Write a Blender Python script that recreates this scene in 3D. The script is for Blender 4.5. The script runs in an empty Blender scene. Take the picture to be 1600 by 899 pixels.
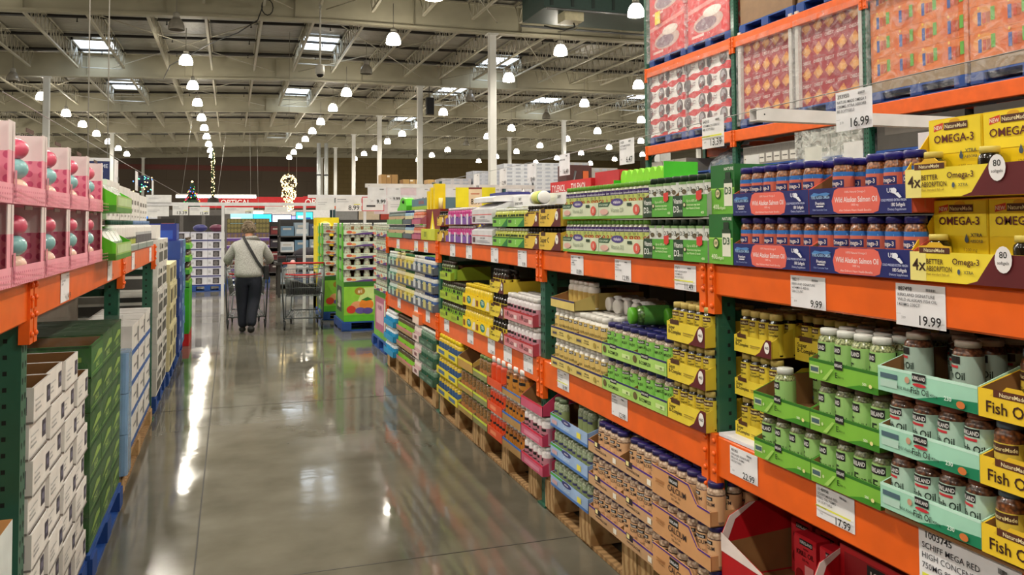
import bpy, math, random, re
from mathutils import Vector, Matrix
R_ = random.Random(7)
PI = math.pi
SC = bpy.context.scene
COL = SC.collection

# ------------------------------------------------------------------ camera, world, exposure
cam_d = bpy.data.cameras.new('camera')
cam = bpy.data.objects.new('camera', cam_d)
COL.objects.link(cam)
FPX = 1294.0
cam_d.sensor_fit = 'HORIZONTAL'
cam_d.sensor_width = 36.0
cam_d.lens = 36.0 * FPX / 1600.0
cam_d.shift_y = -149.5 / 1600.0
cam_d.clip_start = 0.02
cam_d.clip_end = 300
_d = Vector(((360 - 800) / FPX, -(350 - 300) / FPX, -1.0)).normalized()   # world +Y seen in camera axes
_u = Vector((-0.005, 1.0, 0)); _u.z = -(_u.x * _d.x + _u.y * _d.y) / _d.z; _u.normalize()
_r = _d.cross(_u)
cam.matrix_world = Matrix.Translation((0, 0, 1.64)) @ Matrix((_r, _d, _u)).to_4x4()
SC.camera = cam
SC.view_settings.view_transform = 'Standard'
SC.view_settings.look = 'None'
SC.view_settings.gamma = 1.0
SC.view_settings.use_curve_mapping = False
SC.view_settings.exposure = EXPOSURE = -0.08
world = bpy.data.worlds.new('world'); SC.world = world
world.use_nodes = True
world.node_tree.nodes['Background'].inputs[0].default_value = (0.55, 0.6, 0.7, 1)
world.node_tree.nodes['Background'].inputs[1].default_value = 0.15
SC.cycles.max_bounces = 6
SC.cycles.diffuse_bounces = 3
SC.cycles.glossy_bounces = 3
SC.cycles.transparent_max_bounces = 10
SC.cycles.transmission_bounces = 3
SC.cycles.sample_clamp_indirect = 4.0
LAMP_W = 900.0
SHADE_E = 42.0

# ------------------------------------------------------------------ materials
_mats = {}
def lin(c):
    if isinstance(c, str):
        c = tuple(int(c[i:i + 2], 16) / 255 for i in (0, 2, 4))
        c = tuple(x / 12.92 if x <= 0.04045 else ((x + 0.055) / 1.055) ** 2.4 for x in c)
    return c
def M(col, rough=0.5, kind='plain', metal=0.0, coat=0.0, col2=None, sc=None, em=0.0, al=1.0):
    key = (col, rough, kind, metal, coat, col2, sc, em, al)
    if key in _mats: return _mats[key]
    m = bpy.data.materials.new('m_%s_%s' % (kind, col if isinstance(col, str) else len(_mats)))
    m.use_nodes = True
    nt = m.node_tree; N = nt.nodes; L = nt.links
    b = N['Principled BSDF']
    c1 = lin(col); c1 = (*c1, 1)
    b.inputs['Roughness'].default_value = rough
    b.inputs['Metallic'].default_value = metal
    if coat: b.inputs['Coat Weight'].default_value = coat; b.inputs['Coat Roughness'].default_value = 0.08
    tc = N.new('ShaderNodeTexCoord')
    def noise(scale, detail=2, src='Object'):
        n = N.new('ShaderNodeTexNoise'); n.inputs['Scale'].default_value = scale; n.inputs['Detail'].default_value = detail
        L.new(tc.outputs[src], n.inputs['Vector']); return n
    def ramp(fac, stops):
        r = N.new('ShaderNodeValToRGB'); L.new(fac, r.inputs[0])
        e = r.color_ramp.elements
        e[0].position, e[0].color = stops[0]; e[1].position, e[1].color = stops[1]
        for p, c in stops[2:]:
            k = e.new(p); k.color = c
        return r
    def bump(h, st, dist=0.01):
        bp = N.new('ShaderNodeBump'); bp.inputs['Strength'].default_value = st; bp.inputs['Distance'].default_value = dist
        L.new(h, bp.inputs['Height']); L.new(bp.outputs[0], b.inputs['Normal'])
    if kind == 'plain':
        n = noise(sc or 9.0)
        d = tuple(x * 0.9 for x in c1[:3]) + (1,)
        e = tuple(min(1, x * 1.06) for x in c1[:3]) + (1,)
        r = ramp(n.outputs[0], [(0.3, d), (0.7, e)]); L.new(r.outputs[0], b.inputs['Base Color'])
    elif kind == 'speckle':                                   # a clear jar full of capsules
        v = N.new('ShaderNodeTexVoronoi'); v.inputs['Scale'].default_value = sc or 120.0
        L.new(tc.outputs['Object'], v.inputs['Vector'])
        c2 = (*lin(col2), 1)
        r = ramp(v.outputs['Distance'], [(0.1, c1), (0.75, c2)]); L.new(r.outputs[0], b.inputs['Base Color'])
    elif kind == 'wood':
        w = N.new('ShaderNodeTexWave'); w.inputs['Scale'].default_value = 6; w.inputs['Distortion'].default_value = 9
        w.inputs['Detail'].default_value = 3; L.new(tc.outputs['Object'], w.inputs['Vector'])
        c2 = (*lin(col2), 1)
        r = ramp(w.outputs[0], [(0.1, c2), (0.8, c1)]); L.new(r.outputs[0], b.inputs['Base Color'])
    elif kind == 'film':                                      # clear stretch wrap
        b.inputs['Alpha'].default_value = al
        n = noise(sc or 7.0, 5); n.inputs['Distortion'].default_value = 1.5
        bump(n.outputs[0], 1.0, 0.06)
        b.inputs['Base Color'].default_value = c1
        a = ramp(n.outputs[0], [(0.4, (al * .4,) * 3 + (1,)), (0.65, (min(1, al * 1.8),) * 3 + (1,))])
        L.new(a.outputs[0], b.inputs['Alpha'])
    elif kind == 'glow':
        b.inputs['Base Color'].default_value = c1
        b.inputs['Emission Color'].default_value = c1
        b.inputs['Emission Strength'].default_value = em
    elif kind == 'foil':                                      # foil faced insulation under the roof deck
        n = noise(0.9, 6); n2 = noise(5, 3)
        d = tuple(x * 0.72 for x in c1[:3]) + (1,)
        r = ramp(n.outputs[0], [(0.35, d), (0.65, c1)]); L.new(r.outputs[0], b.inputs['Base Color'])
        bump(n2.outputs[0], 0.5, 0.08)
    elif kind == 'floor':
        b.inputs['Specular IOR Level'].default_value = 0.4
        n = noise(0.55, 6); n2 = noise(3.2, 8)
        mx = N.new('ShaderNodeMath'); mx.operation = 'MULTIPLY_ADD'; mx.inputs[1].default_value = 0.5
        L.new(n2.outputs[0], mx.inputs[0]); L.new(n.outputs[0], mx.inputs[2])
        c2 = (*lin(col2), 1)
        r = ramp(mx.outputs[0], [(0.55, c2), (0.95, c1)]); L.new(r.outputs[0], b.inputs['Base Color'])
        n3 = noise(1.6, 5)
        r3 = ramp(n3.outputs[0], [(0.35, (rough * .6,) * 3 + (1,)), (0.7, (rough * 1.6,) * 3 + (1,))])
        L.new(r3.outputs[0], b.inputs['Roughness'])
        mp = N.new('ShaderNodeMapping'); mp.inputs['Scale'].default_value = (1, 1, 1); L.new(tc.outputs['Object'], mp.inputs[0])
        n4 = N.new('ShaderNodeTexNoise'); n4.inputs['Scale'].default_value = 5; n4.inputs['Detail'].default_value = 2
        L.new(mp.outputs[0], n4.inputs['Vector'])
        bump(n4.outputs[0], 0.05, 0.02)
    elif kind == 'block':
        br = N.new('ShaderNodeTexBrick'); br.inputs['Scale'].default_value = 1.0
        br.inputs['Brick Width'].default_value = sc or 0.8; br.inputs['Row Height'].default_value = (sc or 0.8) * .5
        br.inputs['Mortar Size'].default_value = 0.012
        br.inputs['Color1'].default_value = c1; br.inputs['Color2'].default_value = tuple(x * .9 for x in c1[:3]) + (1,)
        br.inputs['Mortar'].default_value = (*lin(col2), 1)
        mp = N.new('ShaderNodeMapping'); mp.inputs['Rotation'].default_value = (PI / 2, 0, 0)
        L.new(tc.outputs['Object'], mp.inputs[0]); L.new(mp.outputs[0], br.inputs['Vector']); L.new(br.outputs[0], b.inputs['Base Color'])
    elif kind == 'dots':                                      # spotted print
        v = N.new('ShaderNodeTexVoronoi'); v.inputs['Scale'].default_value = sc or 22.0
        v.inputs['Randomness'].default_value = 0.25
        L.new(tc.outputs['Object'], v.inputs['Vector'])
        c2 = (*lin(col2), 1)
        r = ramp(v.outputs['Distance'], [(0.30, c2), (0.36, c1)]); L.new(r.outputs[0], b.inputs['Base Color'])
    elif kind == 'knit':
        n = noise(sc or 60.0, 4); c2 = (*lin(col2), 1)
        r = ramp(n.outputs[0], [(0.35, c2), (0.65, c1)]); L.new(r.outputs[0], b.inputs['Base Color']); bump(n.outputs[0], .4, .004)
    _mats[key] = m
    return m

ORANGE = M('EE6410', 0.42, coat=0.2)
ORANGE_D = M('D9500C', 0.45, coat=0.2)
GREEN = M('27604C', 0.45, coat=0.2)
HOLE = M('0B1512', 0.8)
KRAFT = M('8A6238', 0.8)
WHITE = M('F0F0EE', 0.5)
BLACK = M('101012', 0.5)
CARD = M('EDEDF2', 0.55)
STEEL = M('8E9093', 0.35, metal=0.8)
CREAM = M('C6C0A9', 0.55, sc=2.0)

# ------------------------------------------------------------------ text
_tc = {}
_tcap = {}
def text_geo(s, bold):
    k = (s, bold)
    if k in _tc: return _tc[k]
    cu = bpy.data.curves.new('t', 'FONT'); cu.body = s; cu.size = 1.0; cu.resolution_u = 2
    cu.offset = 0.013 if bold else 0.004
    cu.fill_mode = 'FRONT' if hasattr(cu, 'fill_mode') else cu.fill_mode
    o = bpy.data.objects.new('t', cu); COL.objects.link(o)
    dg = bpy.context.evaluated_depsgraph_get(); dg.update()
    me = o.evaluated_get(dg).to_mesh()
    vs = [(v.co.x, v.co.y) for v in me.vertices]; fs = [tuple(p.vertices) for p in me.polygons]
    o.evaluated_get(dg).to_mesh_clear()
    bpy.data.objects.remove(o); bpy.data.curves.remove(cu)
    if vs:
        x0 = min(v[0] for v in vs); x1 = max(v[0] for v in vs)
        cap = 0.70
        vs = [((x - x0) / cap, y / cap) for x, y in vs]; w = (x1 - x0) / cap
    else: w = 0
    _tc[k] = (vs, fs, w)
    return _tc[k]

# ------------------------------------------------------------------ mesh builder
class MB:
    def __init__(s): s.v = []; s.f = []; s.m = []; s.sm = []; s.mats = []; s.T = None
    def mi(s, m):
        if m not in s.mats: s.mats.append(m)
        return s.mats.index(m)
    def add(s, vs, fs, m, smooth=False):
        b = len(s.v)
        if s.T is not None: vs = [s.T @ Vector(p) for p in vs]
        s.v += [tuple(p) for p in vs]
        k = s.mi(m) if not isinstance(m, list) else None
        for i, f in enumerate(fs):
            s.f.append(tuple(b + j for j in f)); s.m.append(k if k is not None else s.mi(m[i])); s.sm.append(smooth)
        return s
    def box(s, x0, x1, y0, y1, z0, z1, m, mz=None, mf=None):
        vs = [(x0, y0, z0), (x1, y0, z0), (x1, y1, z0), (x0, y1, z0), (x0, y0, z1), (x1, y0, z1), (x1, y1, z1), (x0, y1, z1)]
        fs = [(0, 3, 2, 1), (4, 5, 6, 7), (0, 1, 5, 4), (1, 2, 6, 5), (2, 3, 7, 6), (3, 0, 4, 7)]
        ms = [m] * 6
        if mz: ms[1] = mz
        if mf: ms[2] = mf
        return s.add(vs, fs, ms)
    def rbox(s, x0, x1, y0, y1, z0, z1, m, r=0.01):
        # box with rounded vertical edges
        n = 4; pts = []
        for cx, cy, a0 in ((x1 - r, y1 - r, 0), (x0 + r, y1 - r, PI / 2), (x0 + r, y0 + r, PI), (x1 - r, y0 + r, 1.5 * PI)):
            for i in range(n):
                a = a0 + PI / 2 * i / (n - 1); pts.append((cx + r * math.cos(a), cy + r * math.sin(a)))
        return s.prism(pts, z0, z1, m)
    def prism(s, pts, z0, z1, m, axis='z', mcap=None):
        n = len(pts)
        if axis == 'z': f = lambda p, h: (p[0], p[1], h)
        elif axis == 'x': f = lambda p, h: (h, p[0], p[1])
        else: f = lambda p, h: (p[0], h, p[1])
        vs = [f(p, z0) for p in pts] + [f(p, z1) for p in pts]
        fs = [tuple(range(n - 1, -1, -1)), tuple(range(n, 2 * n))] + [(i, (i + 1) % n, n + (i + 1) % n, n + i) for i in range(n)]
        return s.add(vs, fs, [mcap or m] * 2 + [m] * n)
    def quad(s, pts, m): return s.add(pts, [tuple(range(len(pts)))], m)
    def lathe(s, prof, n, m, cx=0, cy=0, smooth=True, ms=None, cap=True):
        vs = []; fs = []; mm = []
        for r, z in prof:
            for i in range(n):
                a = 2 * PI * i / n; vs.append((cx + r * math.cos(a), cy + r * math.sin(a), z))
        for k in range(len(prof) - 1):
            for i in range(n):
                j = (i + 1) % n
                fs.append((k * n + i, k * n + j, (k + 1) * n + j, (k + 1) * n + i)); mm.append(ms[k] if ms else m)
        if cap:
            if prof[0][0] > 1e-5: fs.append(tuple(range(n - 1, -1, -1))); mm.append(ms[0] if ms else m)
            if prof[-1][0] > 1e-5: fs.append(tuple(range((len(prof) - 1) * n, len(prof) * n))); mm.append(ms[-1] if ms else m)
        return s.add(vs, fs, mm, smooth)
    def tube(s, pts, r, m, n=6, smooth=True, closed=False):
        pts = [Vector(p) for p in pts]; vs = []; fs = []
        k = len(pts); up = None
        for i, p in enumerate(pts):
            if closed: t = pts[(i + 1) % k] - pts[i - 1]
            else: t = pts[min(i + 1, k - 1)] - pts[max(i - 1, 0)]
            t.normalize()
            if up is None or abs(up.dot(t)) > 0.98: up = Vector((0, 0, 1)) if abs(t.z) < 0.9 else Vector((1, 0, 0))
            a = t.cross(up).normalized(); b2 = a.cross(t).normalized(); up = b2
            rr = r[i] if isinstance(r, (list, tuple)) else r
            for j in range(n):
                th = 2 * PI * (j + .5) / n
                vs.append(p + a * rr * math.cos(th) + b2 * rr * math.sin(th))
        for i in range(k if closed else k - 1):
            q = (i + 1) % k
            for j in range(n):
                l = (j + 1) % n; fs.append((i * n + j, i * n + l, q * n + l, q * n + j))
        if not closed: fs.append(tuple(range(n - 1, -1, -1))); fs.append(tuple(range((k - 1) * n, k * n)))
        return s.add(vs, fs, m, smooth)
    def ball(s, c, r, m, n=10, k=6, sz=1.0):
        prof = [(r * math.sin(PI * i / k), c[2] - r * sz * math.cos(PI * i / k)) for i in range(k + 1)]
        prof[0] = (1e-6, prof[0][1]); prof[-1] = (1e-6, prof[-1][1])
        return s.lathe(prof, n, m, c[0], c[1])
    def decor(s, specs, O, Rv, U, w, h, cyl=None, off0=0.0008, step=0.0004):
        O, Rv, U = Vector(O), Vector(Rv), Vector(U); N = Rv.cross(U)
        k = 0
        for sp in specs:
            k += 1; off = off0 + step * k
            if cyl:
                rad = cyl
                mp = lambda a, b, off=off: Vector(((rad + off) * math.sin((a - w / 2) / rad), -(rad + off) * math.cos((a - w / 2) / rad), O.z + b))
            else:
                mp = lambda a, b, off=off: O + Rv * a + U * b + N * off
            t = sp[0]
            if t == 'r':
                _, u0, u1, v0, v1, c = sp; m = M(c) if isinstance(c, str) else c
                n = 5 if cyl else 1
                for i in range(n):
                    a = (u0 + (u1 - u0) * i / n) * w; b = (u0 + (u1 - u0) * (i + 1) / n) * w
                    s.add([mp(a, v0 * h), mp(b, v0 * h), mp(b, v1 * h), mp(a, v1 * h)], [(0, 1, 2, 3)], m)
            elif t == 'p':
                _, pts, c = sp; m = M(c) if isinstance(c, str) else c
                s.add([mp(a * w, b * h) for a, b in pts], [tuple(range(len(pts)))], m)
            elif t == 'e':
                _, cu, cv, ru, rv, c = sp; m = M(c) if isinstance(c, str) else c
                s.add([mp(cu * w + ru * w * math.cos(2 * PI * i / 16), cv * h + rv * h * math.sin(2 * PI * i / 16)) for i in range(16)], [tuple(range(16))], m)
            elif t == 't':
                _, str_, u, v, th, c = sp[:6]; al = sp[6] if len(sp) > 6 else 'c'; bold = sp[7] if len(sp) > 7 else 1; mw = sp[8] if len(sp) > 8 else 0.96
                m = M(c) if isinstance(c, str) else c
                vs, fs, tw = text_geo(str_, bold)
                if not vs: continue
                H = th * h; sx = H
                if tw * H > mw * w: sx = mw * w / tw
                x0 = u * w - (tw * sx / 2 if al == 'c' else tw * sx if al == 'r' else 0)
                s.add([mp(x0 + a * sx, v * h + b * H) for a, b in vs], fs, m)
        return s
    def mesh(s, name):
        me = bpy.data.meshes.new(name)
        me.from_pydata(s.v, [], s.f)
        for m in s.mats: me.materials.append(m)
        me.polygons.foreach_set('material_index', s.m)
        me.polygons.foreach_set('use_smooth', s.sm)
        me.update()
        return me
    def P(s, name, kids=(), label=None): return (name, s.mesh(name), list(kids), label)

def obj(name, data, parent=None):
    o = bpy.data.objects.new(name, data); COL.objects.link(o)
    if parent: o.parent = parent
    return o
_lab = {}
def words(s):
    s = re.sub(r'\b(layer|tier|row|shelf|bay) (\d+)\b', lambda m: ORD[int(m.group(2)) - 1] + ' ' + m.group(1), s)
    return re.sub(r'\bnumber (\w+) along\b', r'\1 along', s)
def tag(o, label, cat, group=None, kind=None):
    if label:
        label = words(label)
        if len(label.split()) > 16: print('LONG', label)
        _lab.setdefault(label, []).append(o.name); o['label'] = label
    if cat: o['category'] = cat
    if group: o['group'] = group
    if kind: o['kind'] = kind
    return o
def place(proto, loc, rz, label, cat, group=None, name=None, tilt=None):
    """a thing from a pattern (name, mesh, parts, part label): the thing and each of its parts is an object of its own"""
    def rec(p, parent):
        o = obj(p[0], p[1], parent)
        if parent and p[3]: o['label'] = p[3]
        for k in p[2]: rec(k, o)
        return o
    o = rec(proto, None)
    if name: o.name = name
    o.location = loc; o.rotation_euler = (tilt[0], tilt[1], rz) if tilt else (0, 0, rz)
    return tag(o, label, cat, group)
def struct(name, mb):
    o = obj(name, mb.mesh(name)); o['kind'] = 'structure'; return o
ORD = ['first', 'second', 'third', 'fourth', 'fifth', 'sixth', 'seventh', 'eighth', 'ninth', 'tenth', 'eleventh', 'twelfth', 'thirteenth',
       'fourteenth', 'fifteenth', 'sixteenth', 'seventeenth', 'eighteenth', 'nineteenth', 'twentieth'] + ['twenty-%s' % x for x in ('first', 'second', 'third', 'fourth', 'fifth', 'sixth', 'seventh', 'eighth', 'ninth')] + ['thirtieth'] + ['thirty-%s' % x for x in ('first', 'second', 'third', 'fourth', 'fifth', 'sixth', 'seventh', 'eighth', 'ninth')]
RZR = -PI / 2      # goods on the right rack face the aisle (-X)
RZL = PI / 2       # goods on the left rack face +X

# ------------------------------------------------------------------ building shell
def roof_z(x): return 8.45 + 0.035 * min(0.0, x - 3) + 0.01 * max(0.0, x - 8)     # underside of the girders
XW0, XW1, YW0, YW1 = -34.0, 46.0, -14.0, 88.0
f = MB(); f.box(XW0, XW1, YW0, YW1, -0.2, 0, M('7A766A', 0.09, 'floor', col2='5B584D')); struct('floor', f)
t = MB()
for x in (-0.15, 3.45, 7.05, -3.75): t.box(x - .004, x + .004, -4, 80, 0.0002, 0.0012, M('2E2C28', .7))
for y in (4.05, 7.9, 11.8, 15.7, 19.6, 23.5, 27.4, 31.3): t.box(-6, 9, y - .003, y + .003, 0.0002, 0.0012, M('3A3833', .7))
struct('trim_1', t)
w = MB(); w.box(XW0, 9.0, YW1, YW1 + .3, 0, 9.6, M('5E5246', .8, 'block', col2='463C33', sc=3.0))
w.box(9.0, XW1, YW1, YW1 + .3, 0, 9.8, M('75643F', .85, 'block', col2='574A30', sc=0.9)); struct('wall_back', w)
t = MB(); t.box(XW0, 9.0, YW1 - .02, YW1 + .01, 7.0, 7.5, M('6E3A33', .7)); struct('trim_2', t)
w = MB(); w.box(XW0 - .3, XW0, YW0, YW1, 0, 9.6, M('8C8676', .8)); struct('wall_left', w)
w = MB(); w.box(XW1, XW1 + .3, YW0, YW1, 0, 10.0, M('8C8676', .8)); struct('wall_right', w)
w = MB(); w.box(XW0, XW1, YW0 - .3, YW0, 0, 9.8, M('8C8676', .8)); struct('wall_front', w)

SKY = [(-5.39, 38.7), (-5.39, 49.0), (-5.39, 65.6), (3.6, 36.6), (3.6, 50.6), (12.36, 38.6), (12.36, 47.9), (19.35, 50.3), (24.6, 38.5), (24.6, 47.5), (3.6, 70), (12.36, 61.5)]
c = MB()
foil = M('928D80', .45, 'foil')
xs = [XW0, -20, -10, -5, 0, 3, 5.5, 8, 15, 25, XW1]
for a, b in zip(xs[:-1], xs[1:]):
    za, zb = roof_z(a) + 1.12, roof_z(b) + 1.12
    c.add([(a, YW0, za), (b, YW0, zb), (b, YW1, zb), (a, YW1, za), (a, YW0, za + .1), (b, YW0, zb + .1), (b, YW1, zb + .1), (a, YW1, za + .1)],
          [(0, 1, 2, 3), (4, 7, 6, 5), (0, 4, 5, 1), (2, 6, 7, 3), (1, 5, 6, 2), (0, 3, 7, 4)], foil)
# seams of the insulation runs
struct('ceiling', c)

# girders
GY = [4.3, 16.3, 28.35, 40.38, 52.2, 63.8, 75.5, 87.3]
gm = M('A8A28C', .6, sc=1.2)
for i, y in enumerate(GY):
    g = MB()
    pts = [XW0, 3, 8, XW1]
    for a, b in zip(pts[:-1], pts[1:]):
        za, zb = roof_z(a), roof_z(b)
        for (dy0, dy1, h0, h1) in ((-.16, .16, 0, .07), (-.03, .03, .07, 1.0), (-.16, .16, 1.0, 1.06)):
            vs = []
            for x, z in ((a, za), (b, zb)):
                vs += [(x, y + dy0, z + h0), (x, y + dy1, z + h0), (x, y + dy1, z + h1), (x, y + dy0, z + h1)]
            g.add(vs, [(0, 1, 5, 4), (1, 2, 6, 5), (2, 3, 7, 6), (3, 0, 4, 7), (0, 3, 2, 1), (4, 5, 6, 7)], gm)
    for x in range(-30, 46, 4):
        z = roof_z(x); g.box(x - .006, x + .006, y - .14, y + .14, z + .08, z + 1.0, gm)
    o = obj('roof_girder', g.mesh('roof_girder'))
    tag(o, 'deep cream steel roof girder across the store, %s one back from the camera' % ORD[i], 'girder', 'roof girders')

# open-web joists
def vis(x, y, z, m=1.0):
    p = Vector((x, y, z)) - Vector((0, 0, 1.64)); q = (cam.matrix_world.to_3x3().transposed()) @ p
    if q.z > -0.5: return False
    u = 800 + FPX * q.x / -q.z; v = 300 - FPX * q.y / -q.z
    return -60 * m < u < 1600 + 60 * m and -60 * m < v < 899
def joist_mesh(L):
    j = MB(); jm = M('B3AD9A', .5)
    D = 0.78
    for sx in (-.045, .03):
        j.box(sx, sx + .015, 0, L, D - .07, D, jm); j.box(sx, sx + .015, 0.5, L - 0.5, 0, .07, jm)
    j.box(-.045, .045, 0, L, D - .012, D, jm); j.box(-.045, .045, 0.5, L - .5, 0, .012, jm)
    n = int((L - 1.0) / .62); st = (L - 1.0) / n
    for k in range(n):
        y0 = .5 + k * st; ym = y0 + st / 2; y1 = y0 + st
        j.tube([(0, y0, .03), (0, ym, D - .03)], .016, jm, 4); j.tube([(0, ym, D - .03), (0, y1, .03)], .016, jm, 4)
    j.tube([(0, 0.02, D - .05), (0, .5, .03)], .02, jm, 4); j.tube([(0, L - .02, D - .05), (0, L - .5, .03)], .02, jm, 4)
    return j.mesh('roof_joist')
JM = {}
for gi in range(1, len(GY) - 1):
    L = round(GY[gi + 1] - GY[gi] - .36, 2)
    if L not in JM: JM[L] = joist_mesh(L)
    row = 0
    for k in range(-20, 24):
        x = 0.98 + (1.82 if k < 0 else 1.75) * k
        if not any(vis(x, GY[gi] + L * q, roof_z(x) + .5) for q in (0, .15, .3, .45, .6, .8, 1)): continue
        o = obj('roof_joist', JM[L]); o.location = (x, GY[gi] + .18, roof_z(x) + .28)
        tag(o, '%s visible open-web steel roof joist from the left, between the %s and %s girders back' % (ORD[row] if row < len(ORD) else 'far', ORD[gi], ORD[gi + 1]), 'joist', 'open-web roof joists in bay %d' % gi)
        row += 1
# sprinkler pipes under the deck, running across
pm = M('1A1512', .6)
n = 0
for gi in range(1, len(GY) - 1):
    for q in (0.14, 0.4, 0.66, 0.91):
        y = GY[gi] + 12 * q
        p = MB()
        pts = [(x, y, roof_z(x) + 1.0) for x in (XW0 + .5, 3, 8, XW1 - .5)]
        p.tube(pts, .06, pm, 6)
        for x in range(-24, 40, 3):
            p.tube([(x + .7, y, roof_z(x) + 1.0), (x + .7, y, roof_z(x) + .86)], .018, pm, 5)
            p.tube([(x + .7, y, roof_z(x) + .86), (x + .7, y, roof_z(x) + .83)], .035, pm, 5)
        o = obj('sprinkler_pipe', p.mesh('sprinkler_pipe')); n += 1
        tag(o, 'dark sprinkler pipe under the roof deck, %s line back from the front' % ORD[n - 1], 'pipe', 'sprinkler pipes')
# horizontal bridging and diagonal tie rods
n = 0
for gi in range(1, len(GY) - 1):
    for q in (.33, .67):
        y = GY[gi] + 12 * q; p = MB()
        p.tube([(x, y, roof_z(x) + .31) for x in (-28, 3, 8, 42)], .012, M('B8B2A0', .5), 4)
        o = obj('bridging_rod', p.mesh('bridging_rod')); n += 1
        tag(o, 'thin steel bridging rod across the joist bottoms, %s line back' % ORD[n - 1], 'rod', 'bridging rods')
    for (xa, xb) in ((-12, -5.5), (-5, 1.9), (3, 9), (10, 16), (17, 24)):
        if xa < -10 and gi < 3: continue
        p = MB(); p.tube([(xa, GY[gi] + .3, roof_z(xa) + .34), (xb, GY[gi + 1] - .3, roof_z(xb) + .34)], .018, M('B8B2A0', .5), 4)
        p.tube([(xb, GY[gi] + .3, roof_z(xb) + .37), (xa, GY[gi + 1] - .3, roof_z(xa) + .37)], .018, M('B8B2A0', .5), 4)
        o = obj('tie_rod_cross', p.mesh('tie_rod_cross')); n += 1
        tag(o, 'crossed steel tie rods under the joists, %s roof bay back, %s' % (ORD[gi - 1], {-12: 'far left', -5: 'left of the aisle line', 3: 'just right of the aisle', 10: 'beyond the tall columns', 17: 'far right'}[xa]), 'brace', 'crossed tie rods')

# skylights: bright glazing with a well frame of white steel
for i, (x, y) in enumerate(SKY):
    z = roof_z(x) + 1.1
    lens = MB(); lens.box(-.72, .72, -1.3, 1.3, -.01, .015, M('E8F4FF', .4, 'glow', em=5.0))
    fr = MB(); wm = M('C9CDCB', .4)
    for s in (-1, 1):
        fr.box(s * .76 - .04, s * .76 + .04, -1.4, 1.4, -.1, .0, wm); fr.box(-.8, .8, s * 1.36 - .04, s * 1.36 + .04, -.1, 0, wm)
        for k in (-1.3, 0, 1.3): fr.tube([(s * .8, k, 0), (s * .8, k, -.75)], .022, wm, 4)
        for k in (-1.3, -.65, 0, .65): fr.tube([(s * .8, k, -.03 if k in (-1.3, 0) else -.75), (s * .8, k + .65, -.75 if k in (-1.3, 0) else -.03)], .015, wm, 4)
        fr.tube([(-.8, s * 1.34, -.75), (.8, s * 1.34, -.75)], .025, wm, 4)
    place(fr.P('skylight', [lens.P('skylight_lens', label='glowing white glazing')]), (x, y, z), 0,
          'white framed skylight between roof joists, %s' % ['far upper left near the first girders', 'left, one bay behind the big left one', 'small one far left', 'above the centre aisle', 'centre, one bay back', 'right of the tall white column', 'right, beyond the second column', 'far right middle', 'upper right, nearest that side', 'far right behind', 'centre far back', 'right far back'][i], 'skylight', 'skylights')

# columns
COLS = [(8.9, GY[k]) for k in range(2, 8)] + [(-7.6, GY[3]), (-7.9, GY[5]), (-8.0, GY[7] - .5), (21.5, GY[4]), (21.5, GY[5]), (32, GY[4])]
names = ['nearest tall white steel column right of centre', 'white steel column carrying the black loudspeaker', 'third white steel column right of the aisle', 'fourth white steel column back from the front', 'pale steel column near the optical shop sign', 'pale steel column against the back wall, right of the sign',
         'white steel column on the left above the pink boxes', 'pale steel column far left behind the banner', 'thin pale column at the back wall, left', 'white column far right of the store', 'white column behind the far right one', 'white column in the far right corner']
for i, (x, y) in enumerate(COLS):
    m = MB(); hgt = roof_z(x); cm = M('DAD9D4', .45, sc=1.0)
    m.rbox(-.13, .13, -.13, .13, 0, hgt - .06, cm, .03); 
    cap = MB(); cap.box(-.2, .2, -.2, .2, hgt - .06, hgt - .002, cm)
    base = MB(); base.box(-.2, .2, -.2, .2, 0, .03, M('6E6E6A'))
    place(m.P('steel_column', [cap.P('cap_plate'), base.P('base_plate')]), (x, y, 0.001), 0, names[i], 'column')
# paired pale pipes beside the fifth column
for i, (x, y) in enumerate(((6.9, 70), (7.5, 70))):
    m = MB(); m.lathe([(.16, 0), (.16, 8.3)], 12, M('C8CCCC', .4)); m.lathe([(.2, 5.6), (.2, 5.7)], 12, BLACK)
    tag(obj('drain_pipe', m.mesh('drain_pipe')), '%s of two pale vertical drain pipes left of the far columns' % ('left' if i == 0 else 'right'), 'pipe').location = (x, y, 0)

# ------------------------------------------------------------------ bay lamps
glow = M('FFF6E4', .5, 'glow', em=SHADE_E)
def lamp_proto(lit):
    sh = MB()
    m = glow if lit else M('9A958C', .25, coat=.5)
    prof = [(.235, 0), (.24, .02), (.235, .12), (.2, .24), (.14, .33), (.09, .36)]
    sh.lathe(prof, 20, m, cap=False)
    if lit: sh.lathe([(.001, .03), (.215, .03)], 20, glow, cap=False)
    hs = MB(); hs.lathe([(.1, .35), (.1, .5), (.06, .54)], 14, M('A8A49A', .5)); hs.lathe([(.12, .35), (.12, .38)], 14, M('8C8A84', .5))
    cd = MB(); cd.tube([(0, 0, .54), (0, 0, 1.35)], .012, M('8A867C', .6), 5)
    return hs.P('bay_lamp', [sh.P('lamp_shade', label='glowing prismatic shade' if lit else 'unlit grey shade'), cd.P('suspension_cord')])
LP, LPU = lamp_proto(True), lamp_proto(False)
ld = bpy.data.lights.new('bay_lamp_light', 'SPOT'); ld.energy = LAMP_W; ld.spot_size = math.radians(165); ld.spot_blend = .5; ld.color = (1.0, 0.93, 0.80); ld.shadow_soft_size = .18
lx = [-20.3, -14.3, -8.5, -1.6, 5.05, 11.0, 17.05, 23.1, 29.1, 35.1]
ly = [-7.5, -1.75, 4.0, 9.75, 15.5, 21.2, 26.95, 32.7, 38.6, 44.0, 50.2, 55.5, 61, 66.7, 72.4, 78.1]
LZ = 7.55
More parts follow.
